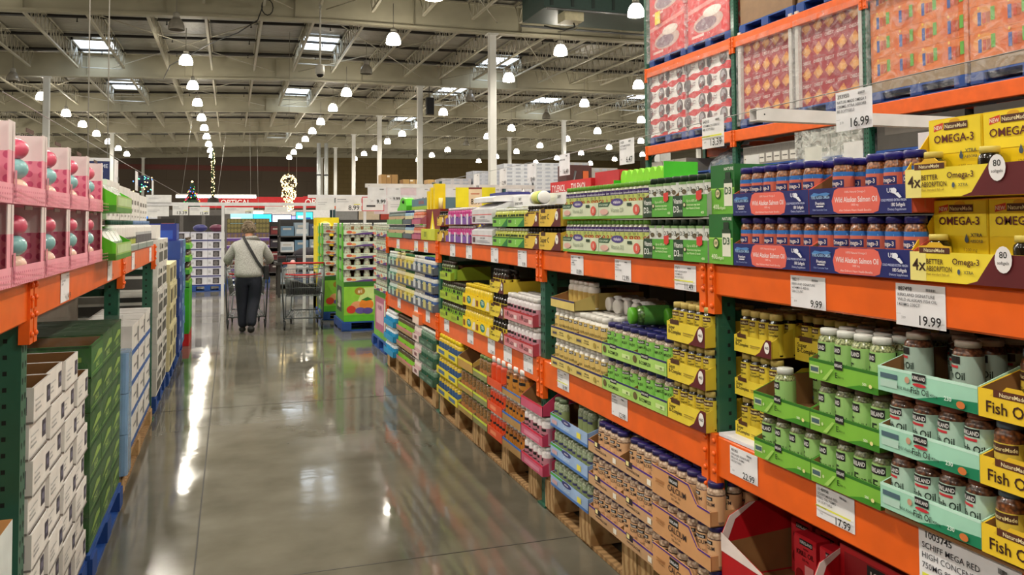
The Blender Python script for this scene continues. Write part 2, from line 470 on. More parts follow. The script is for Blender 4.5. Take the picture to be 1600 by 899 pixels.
UNLIT = {(-1.6, 26.95), (-8.5, 38.6), (5.05, 32.7), (11.0, 38.6), (17.05, 44.0), (17.05, 61)}
for j, y in enumerate(ly):
    for i, x in enumerate(lx):
        v = vis(x, y, LZ)
        if (x, y) in UNLIT:
            place(LPU, (x, y, LZ), 0, 'unlit grey bell lamp in the %s row back, %s line from the left' % (ORD[j], ORD[i]), 'ceiling lamp'); continue
        if y < 22 and not (-10 < x < 18): continue
        if x > 30 and y < 40 : continue
        if not v and y > 26 and not (-15 < x < 24): continue
        place(LP, (x, y, LZ), 0, 'bell-shaped ceiling lamp glowing white, row %s back, %s line from the left' % (ORD[j], ORD[i]), 'ceiling lamp', 'bay lamps')
        l = obj('bay_lamp_light', ld); l.location = (x, y, LZ - .02 )
for k, (x, y, tx) in enumerate([]):
    place(LPU, (x, y, LZ + .1), 0, 'unlit grey bell lamp hanging %s' % tx, 'ceiling lamp')

# dome camera on a long pole, loudspeaker, heater duct
m = MB(); m.tube([(0, 0, .3), (0, 0, 2.2)], .03, M('D0CEC6')); m.lathe([(.13, 0), (.15, .1), (.14, .28), (.03, .33)], 14, M('D0CEC6', .4))
d = MB(); d.ball((0, 0, 0), .115, M('0A0A0C', .15), 12, 6, .9)
place(m.P('dome_camera', [d.P('dark_dome')]), (2.62, 26.3, 6.3), 0, 'white dome security camera on a long ceiling pole', 'security camera')
m = MB(); m.rbox(-.19, .19, -.15, .15, -.42, .42, M('15161A', .5), .03)
g = MB(); g.box(-.16, .16, -.157, -.15, -.38, .38, M('232428', .8))
bk = MB(); bk.tube([(0, 0.14, .42), (0, .1, 1.0)], .02, BLACK)
place(m.P('loudspeaker', [g.P('speaker_grille'), bk.P('bracket')]), (9.32, 40.0, 7.42), 0, 'black box loudspeaker hung beside a white column', 'loudspeaker')
m = MB(); m.box(-2.2, 2.2, -1.0, 1.0, 0, .9, M('2F4641', .5)); 
for k in range(6): m.box(-2.0 + .7 * k, -1.9 + .7 * k, -1.02, -1.0, .1, .8, M('1D2C29'))
g = MB(); g.tube([(-2.2, -1.2, -.06), (3.2, -1.2, -.06)], .04, STEEL); g.tube([(-2.2, 1.2, -.06), (3.2, 1.2, -.06)], .04, STEEL)
place(m.P('ceiling_air_unit', [g.P('hanger_rail')]), (11.3, 24.6, 8.25), 0, 'big dark green air handling unit hung under the roof at upper right', 'air unit')
m = MB(); m.box(-.32, .32, -.3, .3, 0, .5, M('C9C1A0', .5)); g = MB()
g.tube([(.1, 0, 0), (.1, -.1, -.15), (-.3, -.2, -.3), (-.75, -.1, -.22), (-.9, 0, -.16)], .025, M('1b1a18')); g.tube([(.3, 0, .02), (.2, .1, -.2), (-.4, .1, -.3)], .02, M('8a8676'))
place(m.P('junction_cabinet', [g.P('cable')]), (10.15, 24.0, 7.95), 0, 'small cream equipment box with dangling dark cables under the air unit', 'equipment box')
m = MB(); pts = [(3.9, 26.5, 8.8), (3.6, 27.3, 8.1), (2.2, 29.5, 8.0), (.6, 31.5, 7.9), (-.3, 33, 8.1), (-1.5, 34, 8.6)]
cb = MB(); cb.tube([(.9 , 28.1, 9.2), (1.0, 28.0, 8.9), (.8, 28.1, 8.3), (.2, 29.5, 8.15), (-.6, 31.0, 8.1), (-2.4, 36.5, 8.15), (-2.9, 40.2, 8.2)], .02, M('1b1a18'), 5)
cb.tube([(1.1 + .18 * math.sin(a), 28.1, 8.75 + .26 * math.cos(a)) for a in [i * PI / 6 for i in range(12)]], .02, M('1b1a18'), 5, closed=True)
tag(obj('loose_cable', cb.mesh('loose_cable')), 'black coiled cable looped over the first girder and trailing back', 'cable')

# ------------------------------------------------------------------ pallet racks
def upright_mesh(h, side, name='upright', holes=True):
    """post at the origin; its face looks towards -x*side ... side=+1: aisle face at x=0 looking to -X, body to +X"""
    m = MB(); W = .075
    x0, x1 = (0, W) if side > 0 else (-W, 0)
    m.box(x0, x1, -W / 2, W / 2, 0.012, h, GREEN)
    m.box(x0 - .02, x1 + .02, -W / 2 - .02, W / 2 + .02, 0.0, .012, GREEN)
    if holes:
        e = .0007; xf = x0 - e if side > 0 else x1 + e
        z = .08
        while z < h - .05:
            for dy in (-.018, .018):
                pts = [(dy - .006, z + .004), (dy + .006, z + .004), (dy + .004, z - .012), (dy - .004, z - .012)]
                m.add([(xf, a, b) for a, b in ([(dy + .0065 * math.cos(t), z + .0085 * math.sin(t)) for t in [PI * i / 5 for i in range(6)]] + [(dy - .003, z - .013), (dy + .003, z - .013)])], [tuple(range(8))], HOLE)
            xc = (x0 + x1) / 2 + .008 * side
            m.add([(xc - .006, -W / 2 - e, z + .02), (xc + .006, -W / 2 - e, z + .02), (xc + .006, -W / 2 - e, z + .034), (xc - .006, -W / 2 - e, z + .034)], [(0, 1, 2, 3)], HOLE)
            z += .0508
    return m.mesh(name)
def beam_mesh(L, h, side, col=ORANGE):
    m = MB(); t = .055
    x0, x1 = (-.012, t) if side > 0 else (-t, .012)
    m.prism([(x0, 0.006), (x0 + .006, 0), (x1 - .006, 0), (x1, 0.006), (x1, h - .006), (x1 - .006, h), (x0 + .006, h), (x0, h - .006)], 0, L, col, axis='y')
    return m.mesh('beam')
def bracket_mesh(h, side, col=ORANGE):
    m = MB(); s = -1 if side > 0 else 1
    xs = sorted((s * .02, -s * .012))
    m.box(xs[0], xs[1], -.022, .022, -.07, h + .004, col)
    for z in (-.04, .02, h * .55, h - .02):
        for dy in (-.008,):
            m.T = Matrix.Translation((s * .02, dy, z)) @ Matrix.Rotation(-s * PI / 2 * -1, 4, 'Y')
            m.lathe([(.011, 0), (.009, .006), (.004, .009)], 8, col); m.T = None
    m.box(xs[0] - (.006 if s < 0 else 0), xs[1] + (.006 if s > 0 else 0), -.016, .004, h * .32, h * .5, col)
    return m.mesh('beam_bracket')
def rack(label, xf, side, ys, depth, levels, height, braces=(.35, 1.28), post_h=None, deck=True, obname='pallet_rack'):
    root = obj(obname, None); root.location = (xf, ys[0], 0); tag(root, label, 'rack')
    um = {}
    def put(name, me, x, y, z, par=root):
        o = obj(name, me, par); o.location = (x, y, z); return o
    H = height
    u1 = upright_mesh(H, side); u2 = upright_mesh(H, -side, holes=False)
    for y in ys:
        put('upright', u1, 0, y - ys[0], 0); put('upright', u2, side * depth, y - ys[0], 0)
        b = MB()
        for zb in braces: b.box(min(side * .075, side * (depth - .075)), max(side * .075, side * (depth - .075)), -.02, .02, zb - .02, zb + .02, M('22503F', .5))
        for z0, z1 in zip(braces[:-1], braces[1:]): b.tube([(side * .07, 0, z0 + .04), (side * (depth - .07), 0, z1 - .04)], .017, M('22503F', .5), 4)
        put('brace', b.mesh('brace'), 0, y - ys[0], 0)
    cache = {}
    for zt, bh in levels:
        for a, b in zip(ys[:-1], ys[1:]):
            L = abs(b - a) - .04
            y0 = min(a, b) - ys[0] + .02
            k = (round(L, 3), bh)
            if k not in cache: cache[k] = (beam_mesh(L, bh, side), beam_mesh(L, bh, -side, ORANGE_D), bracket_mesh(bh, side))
            f, bk, br = cache[k]
            o = put('beam', f, -side * .005, y0, zt - bh)
            put('beam_bracket', br, 0, .01, 0, o); put('beam_bracket', br, 0, L - .01, 0, o)
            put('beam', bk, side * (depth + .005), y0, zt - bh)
            if deck:
                d = MB(); x0, x1 = sorted((side * .06, side * (depth - .06)))
                d.box(x0, x1, 0, L, -.012, -.001, M('6E6A5E', .8))
                for q in range(1, 4): d.box(x0, x1, L * q / 4 - .02, L * q / 4 + .02, -.05, -.012, M('9A9A98', .5))
                put('shelf_deck', d.mesh('shelf_deck'), 0, y0, zt)
    return root
XR = 1.735          # aisle face of the right rack
XL = -0.62          # aisle face of the left rack
YR = [0.25, 2.745, 4.55, 7.08, 9.6]
ZU, ZM = 1.482, 0.845
rack('long orange and green pallet rack on the right side of the aisle, filled with vitamins', XR, 1, YR, 1.1, [(ZM, .152), (ZU, .118)], 1.40)
YL = [-1.9, .62, 3.02, 5.40, 7.62]
rack('orange and green pallet rack on the left side of the aisle, holding pink boxes', XL, -1, YL, 1.1, [(1.468, .135)], 1.44, braces=(.3, 1.24))
XB = 6.4
rack('tall orange and green storage rack behind the right shelves, stacked with wrapped pallets', XB, 1, [-.3, 2.15, 4.63, 7.1, 9.55, 12.02], 1.15, [(2.24, .14), (2.86, .15), (4.12, .15)], 5.6, braces=(.3, 1.5, 2.6, 3.8, 5.0))

# ------------------------------------------------------------------ pallets
WOOD = M('B08A5C', .8, 'wood', col2='8A6840')
WOOD2 = M('C2A070', .8, 'wood', col2='9A7448')
BLUE = M('1E4E9E', .6)
def pallet_proto(w, d, h=.14, mat=WOOD, mat2=WOOD2):
    top = MB(); n = 7
    for k in range(n):
        y = d * k / n + .01; top.box(0, w, y, y + d / n - .035, h - .018, h, mat)
    bot = MB()
    for y in (0.01, d / 2 - .05, d - .11): bot.box(0, w, y, y + .1, 0, .018, mat)
    st = MB(); st.box(-.07, .07, 0, d, .018, h - .018, mat2)
    sm = st.P('stringer')
    root = ('pallet', None, [top.P('deck_boards'), bot.P('bottom_boards')], None)
    return root, sm, w
def put_pallet(x, y, z, rz, label, w=1.2, d=1.0, h=.14, blue=False, cat='pallet', group=None):
    k = (w, d, h, blue)
    if k not in _pc: _pc[k] = pallet_proto(w, d, h, *((BLUE, M('1B458F', .6)) if blue else (WOOD, WOOD2)))
    root, sm, _ = _pc[k]
    o = place(root, (x, y, z), rz, label, cat, group)
    for q in (.07, w / 2, w - .07):
        b = obj('stringer', sm[1], o); b.location = (q, 0, 0)
    return o
_pc = {}
pz = .19
for i, (a, b, lab) in enumerate([(9.50, 8.33, 'under the blue and green trays, far end'), (8.30, 7.14, 'under the dark green bottles'), (7.00, 5.84, 'under the yellow bottles'), (5.80, 4.62, 'under the orange and pink trays'),
                                 (4.48, 3.36, 'under the light blue trays'), (3.34, 2.80, 'under the calcium boxes'), (2.68, 1.50, 'under the red krill oil boxes')]):
    put_pallet(XR - .02, a, .002, RZR, 'wooden pallet in the right rack, ' + lab, w=round(a - b, 3), h=pz)

# ------------------------------------------------------------------ price cards
def card_proto(lines, price, w=.165, h=.1, num='', hl=False):
    m = MB(); m.box(0, w, -.0012, 0, 0, h, CARD)
    T = MB(); sp = []
    G = '55555C'
    if num: sp.append(('t', num, .06, .83, .10, '2A2A30', 'l', 0))
    for i, s in enumerate(lines): sp.append(('t', s, .05, .70 - .115 * i, .075, G, 'l', 0, .8))
    for i in range(14):
        x = .64 + .016 * i; sp.append(('r', x, x + (.010 if i % 3 else .005), .86, .92, '303036'))
    if hl: sp += [('r', .04, .96, .36, .41, 'E6E84A'), ('t', 'INSTANT SAVINGS', .05, .365, .04, G, 'l', 0)]
    sp.append(('t', price, .96, .07, .22 if len(price) < 6 else .2, '18181C', 'r', 1))
    sp += [('t', '--------', .06, .27, .04, G, 'l', 0), ('t', '319', .17, .17, .06, G, 'l', 0)]
    T.decor(sp, (0, -.0012, 0), (1, 0, 0), (0, 0, 1), w, h)
    return m.P('price_card', [T.P('printed_text')])
# (Yfar, price, lines, item no., highlight, where)
UC = [(8.96, '7.99', 1, 'at the far end'), (8.043, '8.99', 1, 'second from the far end'), (7.616, '9.49', 1, 'under the yellow and maroon box'), (6.64, '9.99', 0, 'under the pink bottles'), (6.15, '8.79', 0, 'under the white drug boxes'), (5.507, '9.49', 0, 'under the far lime green trays'), (4.939, '9.99', 0, 'under the maroon swoosh tray')]
for y, pr, hl, wh in UC:
    place(card_proto(['VITAMIN D3', 'SOFTGELS', '300 COUNT'], pr, num='48610', hl=bool(hl)), (XR - .0185, y, 1.366), RZR, 'white price card on the upper orange beam, ' + wh, 'price card')
for y, pr, ls, num, hl, wh in [(4.08, '10.99', ['VITAFUSION D3', 'GUMMIES', '275 COUNT'], '82671', 0, 'reading 10.99 under the pale gummy trays'),
                               (3.546, '12.99', ['VITAMIN D3', '5000 IU', '400 SOFTGELS'], '51722', 0, 'reading 12.99 under the right gummy tray'),
                               (2.994, '11.49', ['NATURES BOUNTY', 'VITAMIN D3', '400 SOFTGELS'], '77671', 1, 'reading 11.49 under the D3 trays'),
                               (2.253, '9.99', ['KIRKLAND SIGNATURE', 'VITAMIN E 400 IU', '500 COUNT'], '98211', 0, 'reading 9.99 under the salmon oil trays')]:
    place(card_proto(ls, pr, num=num, hl=bool(hl)), (XR - .0185, y, 1.366), RZR, 'white price card on the upper orange beam ' + wh, 'price card')
place(card_proto(['KIRKLAND SIGNATURE', 'WILD ALASKAN FISH OIL', '1400MG 230CT'], '19.99', w=.165, h=.112, num='887498'), (XR - .0185, 1.806, 1.359), RZR, 'white price card on the nearest upper beam reading 19.99', 'price card')
for y, pr, ls, num, hl, wh in [(8.9, '7.99', [], '', 0, 'at the far end, under the pale bottles'), (8.045, '9.99', [], '', 0, 'second from the far end'), (7.539, '8.99', [], '', 0, 'just before the far post'), (6.839, '6.99', ['CRANBERRY', '650MG'], '', 0, 'under the dark green bottles'),
                               (6.121, '13.99', ['TRUBIOTICS', '140 CT'], '', 0, 'under the bright yellow trays'), (5.591, '12.49', ['B COMPLEX'], '', 0, 'under the right end of the yellow trays'), (5.233, '9.49', ['ZINC 50MG'], '33012', 0, 'left of the pink tray'), (4.842, '11.99', ['GLUCOSAMINE', '375 COUNT'], '41102', 0, 'under the pink and white bottles'),
                               (4.283, '18.99', ['GLUCOSAMINE', 'CHONDROITIN', '220 COUNT'], '25511', 1, 'under the white capped jars'), (3.595, '12.99', ['B-COMPLEX', '500 COUNT'], '41190', 0, 'reading 12.99 under green B-complex trays'),
                               (2.613, '22.99', ['KIRKLAND SIGNATURE', 'KRILL OIL 500MG', '160 SOFTGELS'], '901851', 0, 'reading 22.99 beside a green post'), (2.147, '17.99', ['SCHIFF MEGA RED', 'KRILL OIL 750MG', '130 SOFTGELS'], '1148908', 1, 'reading 17.99 under the green E trays')]:
    place(card_proto(ls, pr, num=num, hl=bool(hl)), (XR - .0185, y, .732), RZR, 'white price card on the lower beam, ' + wh, 'price card')
# the big card at the lower right
m = MB(); m.box(0, .3, -.0012, 0, 0, .16, CARD); T = MB()
T.decor([('t', '1003745', .08, .84, .11, '2A2A30', 'l', 1), ('t', 'SCHIFF MEGA RED', .04, .67, .095, '3A3A42', 'l', 0), ('t', 'HIGH CONCENTRATION', .04, .51, .095, '3A3A42', 'l', 0), ('t', '750MG 80CT', .04, .35, .095, '3A3A42', 'l', 0), ('r', .04, .6, .2, .27, 'E6E84A')] + [('r', .80 + .008 * i, .805 + .008 * i, .8, .88, '303036') for i in range(12)],
        (0, -.0012, 0), (1, 0, 0), (0, 0, 1), .3, .16)
place(m.P('price_card', [T.P('printed_text')]), (XR - .0185, 1.745, .683), RZR, 'large white price card at the bottom right corner reading 1003745', 'price card')
for y, pr, wh in [(3.497, '14.99', 'under the pink boxes'), (4.75, '11.99', 'under the green display box'), (5.86, '9.99', 'just behind the first far post'), (7.09, '8.99', 'at the far end of the beam')]:
    place(card_proto(['EGG LIP BALM', '5 PACK'], pr, num='', w=.17, h=.11), (XL + .0185, y, 1.345), RZL, 'white price card on the left orange beam, ' + wh, 'price card')
# cards hanging on the wire above the right rack, and the wire
for (y, z, pr, ls, num, hl, wh) in [(2.598, 1.98, '16.99', ['NATURE MADE OMEGA 3', '1200MG XTRA ABSORB', '80 SOFTGELS'], '393950', 0, 'before the white bar, reading 16.99'), (3.551, 1.995, '13.39', ['VITAMIN D3 5000 IU', '400 SOFTGELS'], '64210', 1, 'reading 13.39 left of the orange beam'),
                               (4.468, 1.978, '6.47', ['ACETAMINOPHEN', '200 COUNT'], '11029', 0, 'reading 6.47 above the red box'), (5.426, 1.965, '16.49', ['ASPIRIN 81MG'], '', 0, 'above the white lying bottle'), (6.093, 1.945, '18.49', [], '', 0, 'fifth from the right'), (7.6, 1.95, '9.99', [], '', 0, 'seventh from the right'),
                               (6.8, 1.95, '12.99', [], '', 0, 'sixth from the right')]:
    place(card_proto(ls, pr, num=num, hl=bool(hl), w=.19, h=.15), (2.2, y, z), RZR, 'white price card hanging on the right wire, ' + wh, 'price card')
m = MB(); m.tube([(2.205, 10.2, 2.10), (2.205, 6, 2.105), (2.205, 2.9, 2.135), (2.205, .4, 2.15)], .0022, M('9A9A9A', .4), 5)
tag(obj('hanging_wire', m.mesh('hanging_wire')), 'thin wire running above the right rack that holds the hanging price cards', 'wire')
# square tube bars
def bar(x0, x1, y, z, s, label, name='sign_bar'):
    m = MB(); t = .004; wm = M('E9E6E6', .4)
    m.box(x0, x1, y, y + s, z + s - t, z + s, wm); m.box(x0, x1, y, y + s, z, z + t, wm); m.box(x0, x1, y, y + t, z + t, z + s - t, wm); m.box(x0, x1, y + s - t, y + s, z + t, z + s - t, wm)
    m.lathe([(.004, 0), (.004, .002)], 8, BLACK)
    m.v[-16:] = [(x0 + .04 + a - 0, y - .0005 + c * .2, z + s / 2 + b) for a, b, c in m.v[-16:]]
    st = MB(); st.tube([(x1 - .15, y + s / 2, 0), (x1 - .15, y + s / 2, z)], .02, wm, 8)
    return place(m.P(name, [st.P('support_post')]), (0, 0, 0), 0, label, 'bar')
bar(2.27, 4.4, 3.2, 2.10, .058, 'white square steel bar above the salmon oil, with an open end on the left')
bar(1.5, 3.62, 9.75, 2.06, .046, 'white square steel bar over the far end of the right rack, hung with cards')
for i, x in enumerate((1.52, 1.75, 2.1, 2.45, 2.75, 3.0)):
    place(card_proto([], '9.99', w=.16 if i else .22, h=.16 if i else .2), (x, 9.73, 1.90 if i else 1.86), 0, 'white sign card on the far white bar, %s from the left' % ORD[i], 'price card', 'cards on the far bar')

# ------------------------------------------------------------------ bottles and trays
def bottle(r, h, body, cap, bands, text=(), capr=.78, caph=.16, n=20, lod=0, kind=None, neck=True, name='bottle'):
    """body: material; bands: [(z0, z1, colour)] fractions of h for the paper label; text: decor specs on the label front"""
    hb = h * (1 - caph); cr = r * capr
    sh = h * .12
    prof = [(r * .92, 0), (r, .004), (r, hb - sh), (r * .93, hb - sh * .45), (cr * .86, hb - sh * .08), (cr * .86, hb)]
    m = MB(); m.lathe(prof, n, body)
    c = MB() if lod < 2 else m
    c.lathe([(cr, hb + .0005), (cr, h - .003), (cr * .93, h - .0003)], n, cap)
    if lod == 0:
        for i in range(0, 0): pass
    l = MB() if lod < 2 else m
    for z0, z1, col in bands:
        l.lathe([(r + .0006, z0 * h), (r + .0006, z1 * h)], n, M(col, .4) if isinstance(col, str) else col, cap=False)
    if text:
        zz = bands[0][0] * h; hh = (max(b[1] for b in bands)) * h - zz
        l.decor(text, (0, 0, zz), (1, 0, 0), (0, 0, 1), 2.2 * r, hh, cyl=r + .0006, off0=.0006, step=.0002)
    if lod < 2: return m.P(name, [c.P('bottle_cap'), l.P('label_band')])
    return m.P(name)
def tray(w, d, lip, back, front, side='D8D0B0', stripe=None, n_='display_tray', kraft=KRAFT, slope=.35):
    m = MB(); t = .003; sm = M(side) if isinstance(side, str) else side
    m.box(0, w, 0, d, 0, t, kraft)
    m.box(t, w - t, d - t, d, t, back, kraft)
    for x0, x1, xo in ((0, t, 0), (w - t, w, 1)):
        m.prism([(0, 0), (d, 0), (d, back), (d * slope, back), (t, lip), (0, lip)], x0, x1, sm, axis='x', mcap=sm)
        xi = x1 + .0004 if xo == 0 else x0 - .0004
        m.quad([(xi, t, t), (xi, d - t, t), (xi, d - t, back - .001), (xi, d * slope, back - .001), (xi, t, lip - .001)], kraft)
    fr = MB(); fr.box(0, w, -.0005, t, 0, lip, sm)
    fr.decor(front, (0, -.0005, 0), (1, 0, 0), (0, 0, 1), w, lip)
    return m.P(n_, [fr.P('front_panel', label='printed front lip')])
def frame_pt(X, Y, rz, lx, ly):
    c, s = math.cos(rz), math.sin(rz); return X + c * lx - s * ly, Y + s * lx + c * ly
TW = {1: ['only'], 2: ['bottom', 'upper'], 3: ['bottom', 'middle', 'top'], 4: ['bottom', 'second', 'third', 'top']}
def tpos(i, n): return {1: [''], 2: ['left ', 'right '], 3: ['left ', 'middle ', 'right ']}[n][i] if n <= 3 else ORD[i] + ' '
def kind_of(b):
    b = b.split(' with ')[0].replace('B-complex', 'vitamin').replace('D3', 'vitamin').replace(' E ', ' vitamin ').replace(' label', '').replace('-', ' ')
    return b.lower().replace(' ', '_')
def stack(X, Yf, W, z0, tiers, th, nt, nb, rows, bp, tp_, d, bdesc, tdesc, rz=RZR, skip=(), lowrows=None, r=.03, group=None, jit=.35, front_gap=.008, sag=0.0, pitch_y=None):
    """tiers of nt trays (width W each), nb bottles across, rows deep on the top tier"""
    for t in range(tiers):
        for k in range(nt):
            if (t, k) in skip: continue
            tx, ty = frame_pt(X, Yf, rz, k * W, 0)
            z = z0 + t * th
            tname = (tpos(k, nt) + TW[tiers][t] + ' ' + tdesc).strip()
            place(tp_, (tx, ty, z), rz, tname + ' display tray', 'tray', tdesc + ' trays')
            top = (t == tiers - 1) or ((t + 1, k) in skip)
            nr = rows if top else (lowrows or min(rows, 2))
            keep = sag if top else 0
            for q in range(nr):
                for b in range(nb):
                    if keep and R_.random() < keep * (1.3 - .5 * q / max(1, nr)): continue
                    lx = W * (b + .5) / nb + k * W + R_.uniform(-.001, .001); ly = .005 + front_gap + r + q * (pitch_y or 2 * r + .003)
                    if ly + r > d - .003: break
                    bx, by = frame_pt(X, Yf, rz, lx, ly)
                    lab = '%s %s from the left%s, in the %s tray' % (ORD[b], bdesc, '' if q == 0 else ', %s row behind' % ORD[q], tname.replace(' display', ''))
                    ws = lab.split()
                    if len(ws) > 16: lab = '%s %s%s, %s tray' % (ORD[b], bdesc.split(' with ')[0], '' if q == 0 else ' in the %s row' % ORD[q], tname)
                    kn = kind_of(bdesc); place(bp, (bx, by, z + .0034), rz + R_.uniform(-jit, jit), lab, ' '.join(kn.split('_')[-2:]), group or bdesc + 's', name=kn)

def spk(c1, c2, sc=130.0): return M(c1, .3, 'speckle', coat=.6, col2=c2, sc=sc)
# --- top shelf, right rack (front of goods at X=1.70)
XF = 1.70; ZT = ZU + .002
salmon_b = bottle(.0305, .166, spk('B8703A', '4A2410'), M('1E1C7A', .35, coat=.3), [(.05, .66, 'D8705C'), (.66, .74, '2F74C4')],
                  [('r', 0, .12, 0, .9, '1E3C8C'), ('r', .16, .95, .60, .80, '1B2A6C'), ('t', 'Omega-3', .53, .65, .11, 'F2E8E4', 'c', 1, .70), ('r', .2, .86, .5, .55, '1B2A6C'), ('r', .2, .8, .42, .45, '3B2A5C'), ('p', [(.1, .86), (.4, .97), (.9, .93), (.9, .88)], '6FA8E0')], capr=.95, caph=.13)
salmon_t = tray(.408, .40, .078, .15, [('r', 0, 1, 0, 1, '17226A'), ('p', [(.27, .1), (.32, .02), (.66, .02), (.71, .1), (.73, .5), (.70, .9), (.66, .98), (.32, .98), (.28, .9), (.25, .5)], 'E66A5C'),
     ('t', 'Wild Alaskan Salmon Oil', .49, .44, .2, 'F6E8EA', 'c', 1, .42), ('t', '100% Natural Omega-3', .49, .78, .08, 'F6D8D4', 'c', 0, .22), ('t', '1000 mg', .49, .3, .08, 'F6D8D4', 'c', 0, .2), ('t', 'Also Delivers Heart Health Benefits', .49, .1, .08, 'F6D8D4', 'c', 0, .36),
     ('p', [(.02, .72), (.06, .84), (.12, .8), (.2, .84), (.24, .78), (.2, .7), (.12, .74), (.06, .68)], '4C86C8'), ('t', 'PURE ALASKA OMEGA', .135, .6, .12, 'A8CDF0', 'c', 1, .2), ('t', 'Premium', .13, .36, .13, 'F0F0F8', 'c', 1, .1), ('r', .09, .17, .28, .32, 'F0F0F8'), ('t', 'Odor Controlled Taste', .13, .14, .07, '9FB0E0', 'c', 0, .16),
     ('e', .86, .78, .025, .1, 'E8ECF8'), ('t', 'USA', .84, .72, .16, 'E8ECF8', 'c', 1, .1), ('p', [(.86, .7), (.9, .72), (.93, .55), (.91, .52)], 'E8ECF8'), ('t', 'COLD PRESSED EXTRA VIRGIN', .86, .42, .08, 'C8D0F0', 'c', 1, .22), ('t', '180 Softgels', .90, .24, .12, 'F0F0F8', 'c', 1, .12), ('t', 'Dietary Supplement', .89, .1, .08, 'C8D0F0', 'c', 0, .16)], side='E0634F')
stack(XF, 2.545, .411, ZT, 2, .176, 2, 6, 5, salmon_b, salmon_t, .40, 'salmon oil jar with navy cap', 'navy and coral', r=.0305, lowrows=2, sag=.08, group='salmon oil jars')

# --- green carton with a bottle picture and the D3 trays
gb = MB(); gb.box(0, .155, 0, .34, 0, .182, M('1E6B2C', .45))
gb.decor([('r', 0, 1, 0, .52, '6EB53C'), ('r', 0, 1, .50, .53, 'A6D860'), ('r', .58, .92, .16, .62, 'E6E8D8'), ('r', .58, .92, .62, .70, '1C3A22'), ('r', .64, .86, .70, .84, '12301C'), ('t', 'D3', .75, .4, .14, '2A5A38'), ('t', 'NATURE', .80, .88, .06, 'F0F6F0', 'c', 1, .4), ('e', .33, .42, .12, .11, '2E5A24'), ('e', .33, .42, .09, .08, 'D8CFA0'), ('t', 'USP', .33, .39, .06, '2A3A20', 'c', 1, .13),
           ('t', '400', .14, .10, .10, 'E8F4D0', 'l'), ('t', 'Softgels', .36, .10, .06, 'E8F4D0', 'l', 0)], (0, 0, 0), (1, 0, 0), (0, 0, 1), .155, .182)
gbp = gb.P('vitamin_carton')
for t in range(2): place(gbp, (XF + (.0, .02)[t], 2.706 + .015 * t, ZT + .183 * t), RZR, '%s dark and light green vitamin carton with a bottle picture, left of the salmon oil' % ('lower', 'upper')[t], 'carton')
d3_b = bottle(.0275, .162, M('203A26', .25, coat=.6), M('16301E', .4), [(.07, .84, 'E4E8E4')], [('t', 'D3', .5, .68, .14, '2A3A30', 'c', 0, .6), ('r', 0, 1, .92, 1, '7FA86A'), ('e', .84, .68, .16, .08, '6A6048'), ('r', .1, .7, .5, .52, '9AA89A'), ('r', .1, .6, .45, .47, '9AA89A')], capr=.8)
d3_t = tray(.252, .30, .084, .165, [('r', 0, 1, 0, 1, '56A83C'), ('r', 0, .3, 0, 1, '21402C'), ('t', 'Vitamin', .02, .62, .24, 'F0F4F0', 'l', 1, .27), ('t', 'D3', .02, .2, .3, 'F0F4F0', 'l'), ('t', '5000 IU', .15, .2, .12, 'D8E8D8', 'l', 0, .14), ('e', .36, .55, .05, .13, '1F3A22'), ('e', .36, .55, .03, .08, 'D8D2A8'),
     ('t', 'Up to 60% of', .43, .68, .12, 'E6F4C8', 'l', 0, .4), ('t', 'Americans may have', .43, .5, .1, 'E6F4C8', 'l', 0, .5), ('t', 'low Vitamin D levels', .43, .34, .1, 'E6F4C8', 'l', 0, .5), ('p', [(.72, 1.15), (.88, 1.2), (.88, .82), (.8, .72), (.72, .8)], 'D23A34'), ('t', '400', .9, .12, .12, 'E6F4C8', 'c', 1)], side='BFC4BE')
stack(XF, 3.222, .254, ZT, 2, .176, 2, 4, 3, d3_b, d3_t, .30, 'white D3 bottle', 'green D3', r=.0275, lowrows=2, group='white D3 bottles')

vf_b = bottle(.0235, .162, M('B8BCA0', .25, coat=.7), M('6DA83A', .4), [(.05, .66, 'C4D078'), (.66, .80, '3E2C66')], [('t', 'vitafusion', .5, .85, .08, 'E8E8F8', 'c', 1, .9), ('t', 'D3', .4, .70, .09, '3A4A26', 'c', 1), ('e', .62, .60, .2, .07, 'B8402E'), ('r', .1, .6, .64, .66, '7A8A50')], capr=.86, caph=.13)
vf_t = tray(.455, .30, .078, .15, [('r', 0, 1, 0, 1, 'D2DCC0'), ('r', 0, 1, 0, .17, '6FB243'), ('p', [(0, 1), (.3, 1), (.24, .72), (0, .72)], '2C5A3C'), ('t', 'DIETARY SUPPLEMENT', .02, .78, .12, 'D8E8D0', 'l', 0, .22), ('e', .45, .98, .14, .22, '4A3C86'), ('t', 'vitafusion', .45, .9, .18, 'F4F0FF', 'c', 1, .22),
     ('t', 'Vitamin D3', .45, .38, .26, '8E9A84', 'c', 0, .4), ('r', .68, .78, .72, .9, '26422C'), ('e', .88, .5, .07, .3, 'D65A4A'), ('t', '8', .88, .38, .26, 'F2D8D0'), ('e', .15, .42, .1, .18, 'DDB0A4')], side='C8D6B0')
stack(XF, 4.145, .459, ZT, 2, .172, 2, 10, 2, vf_b, vf_t, .30, 'green capped gummy bottle', 'pale green vitafusion'.replace('vitafusion', 'gummy'), r=.0225, lowrows=1, group='vitamin D gummy bottles')

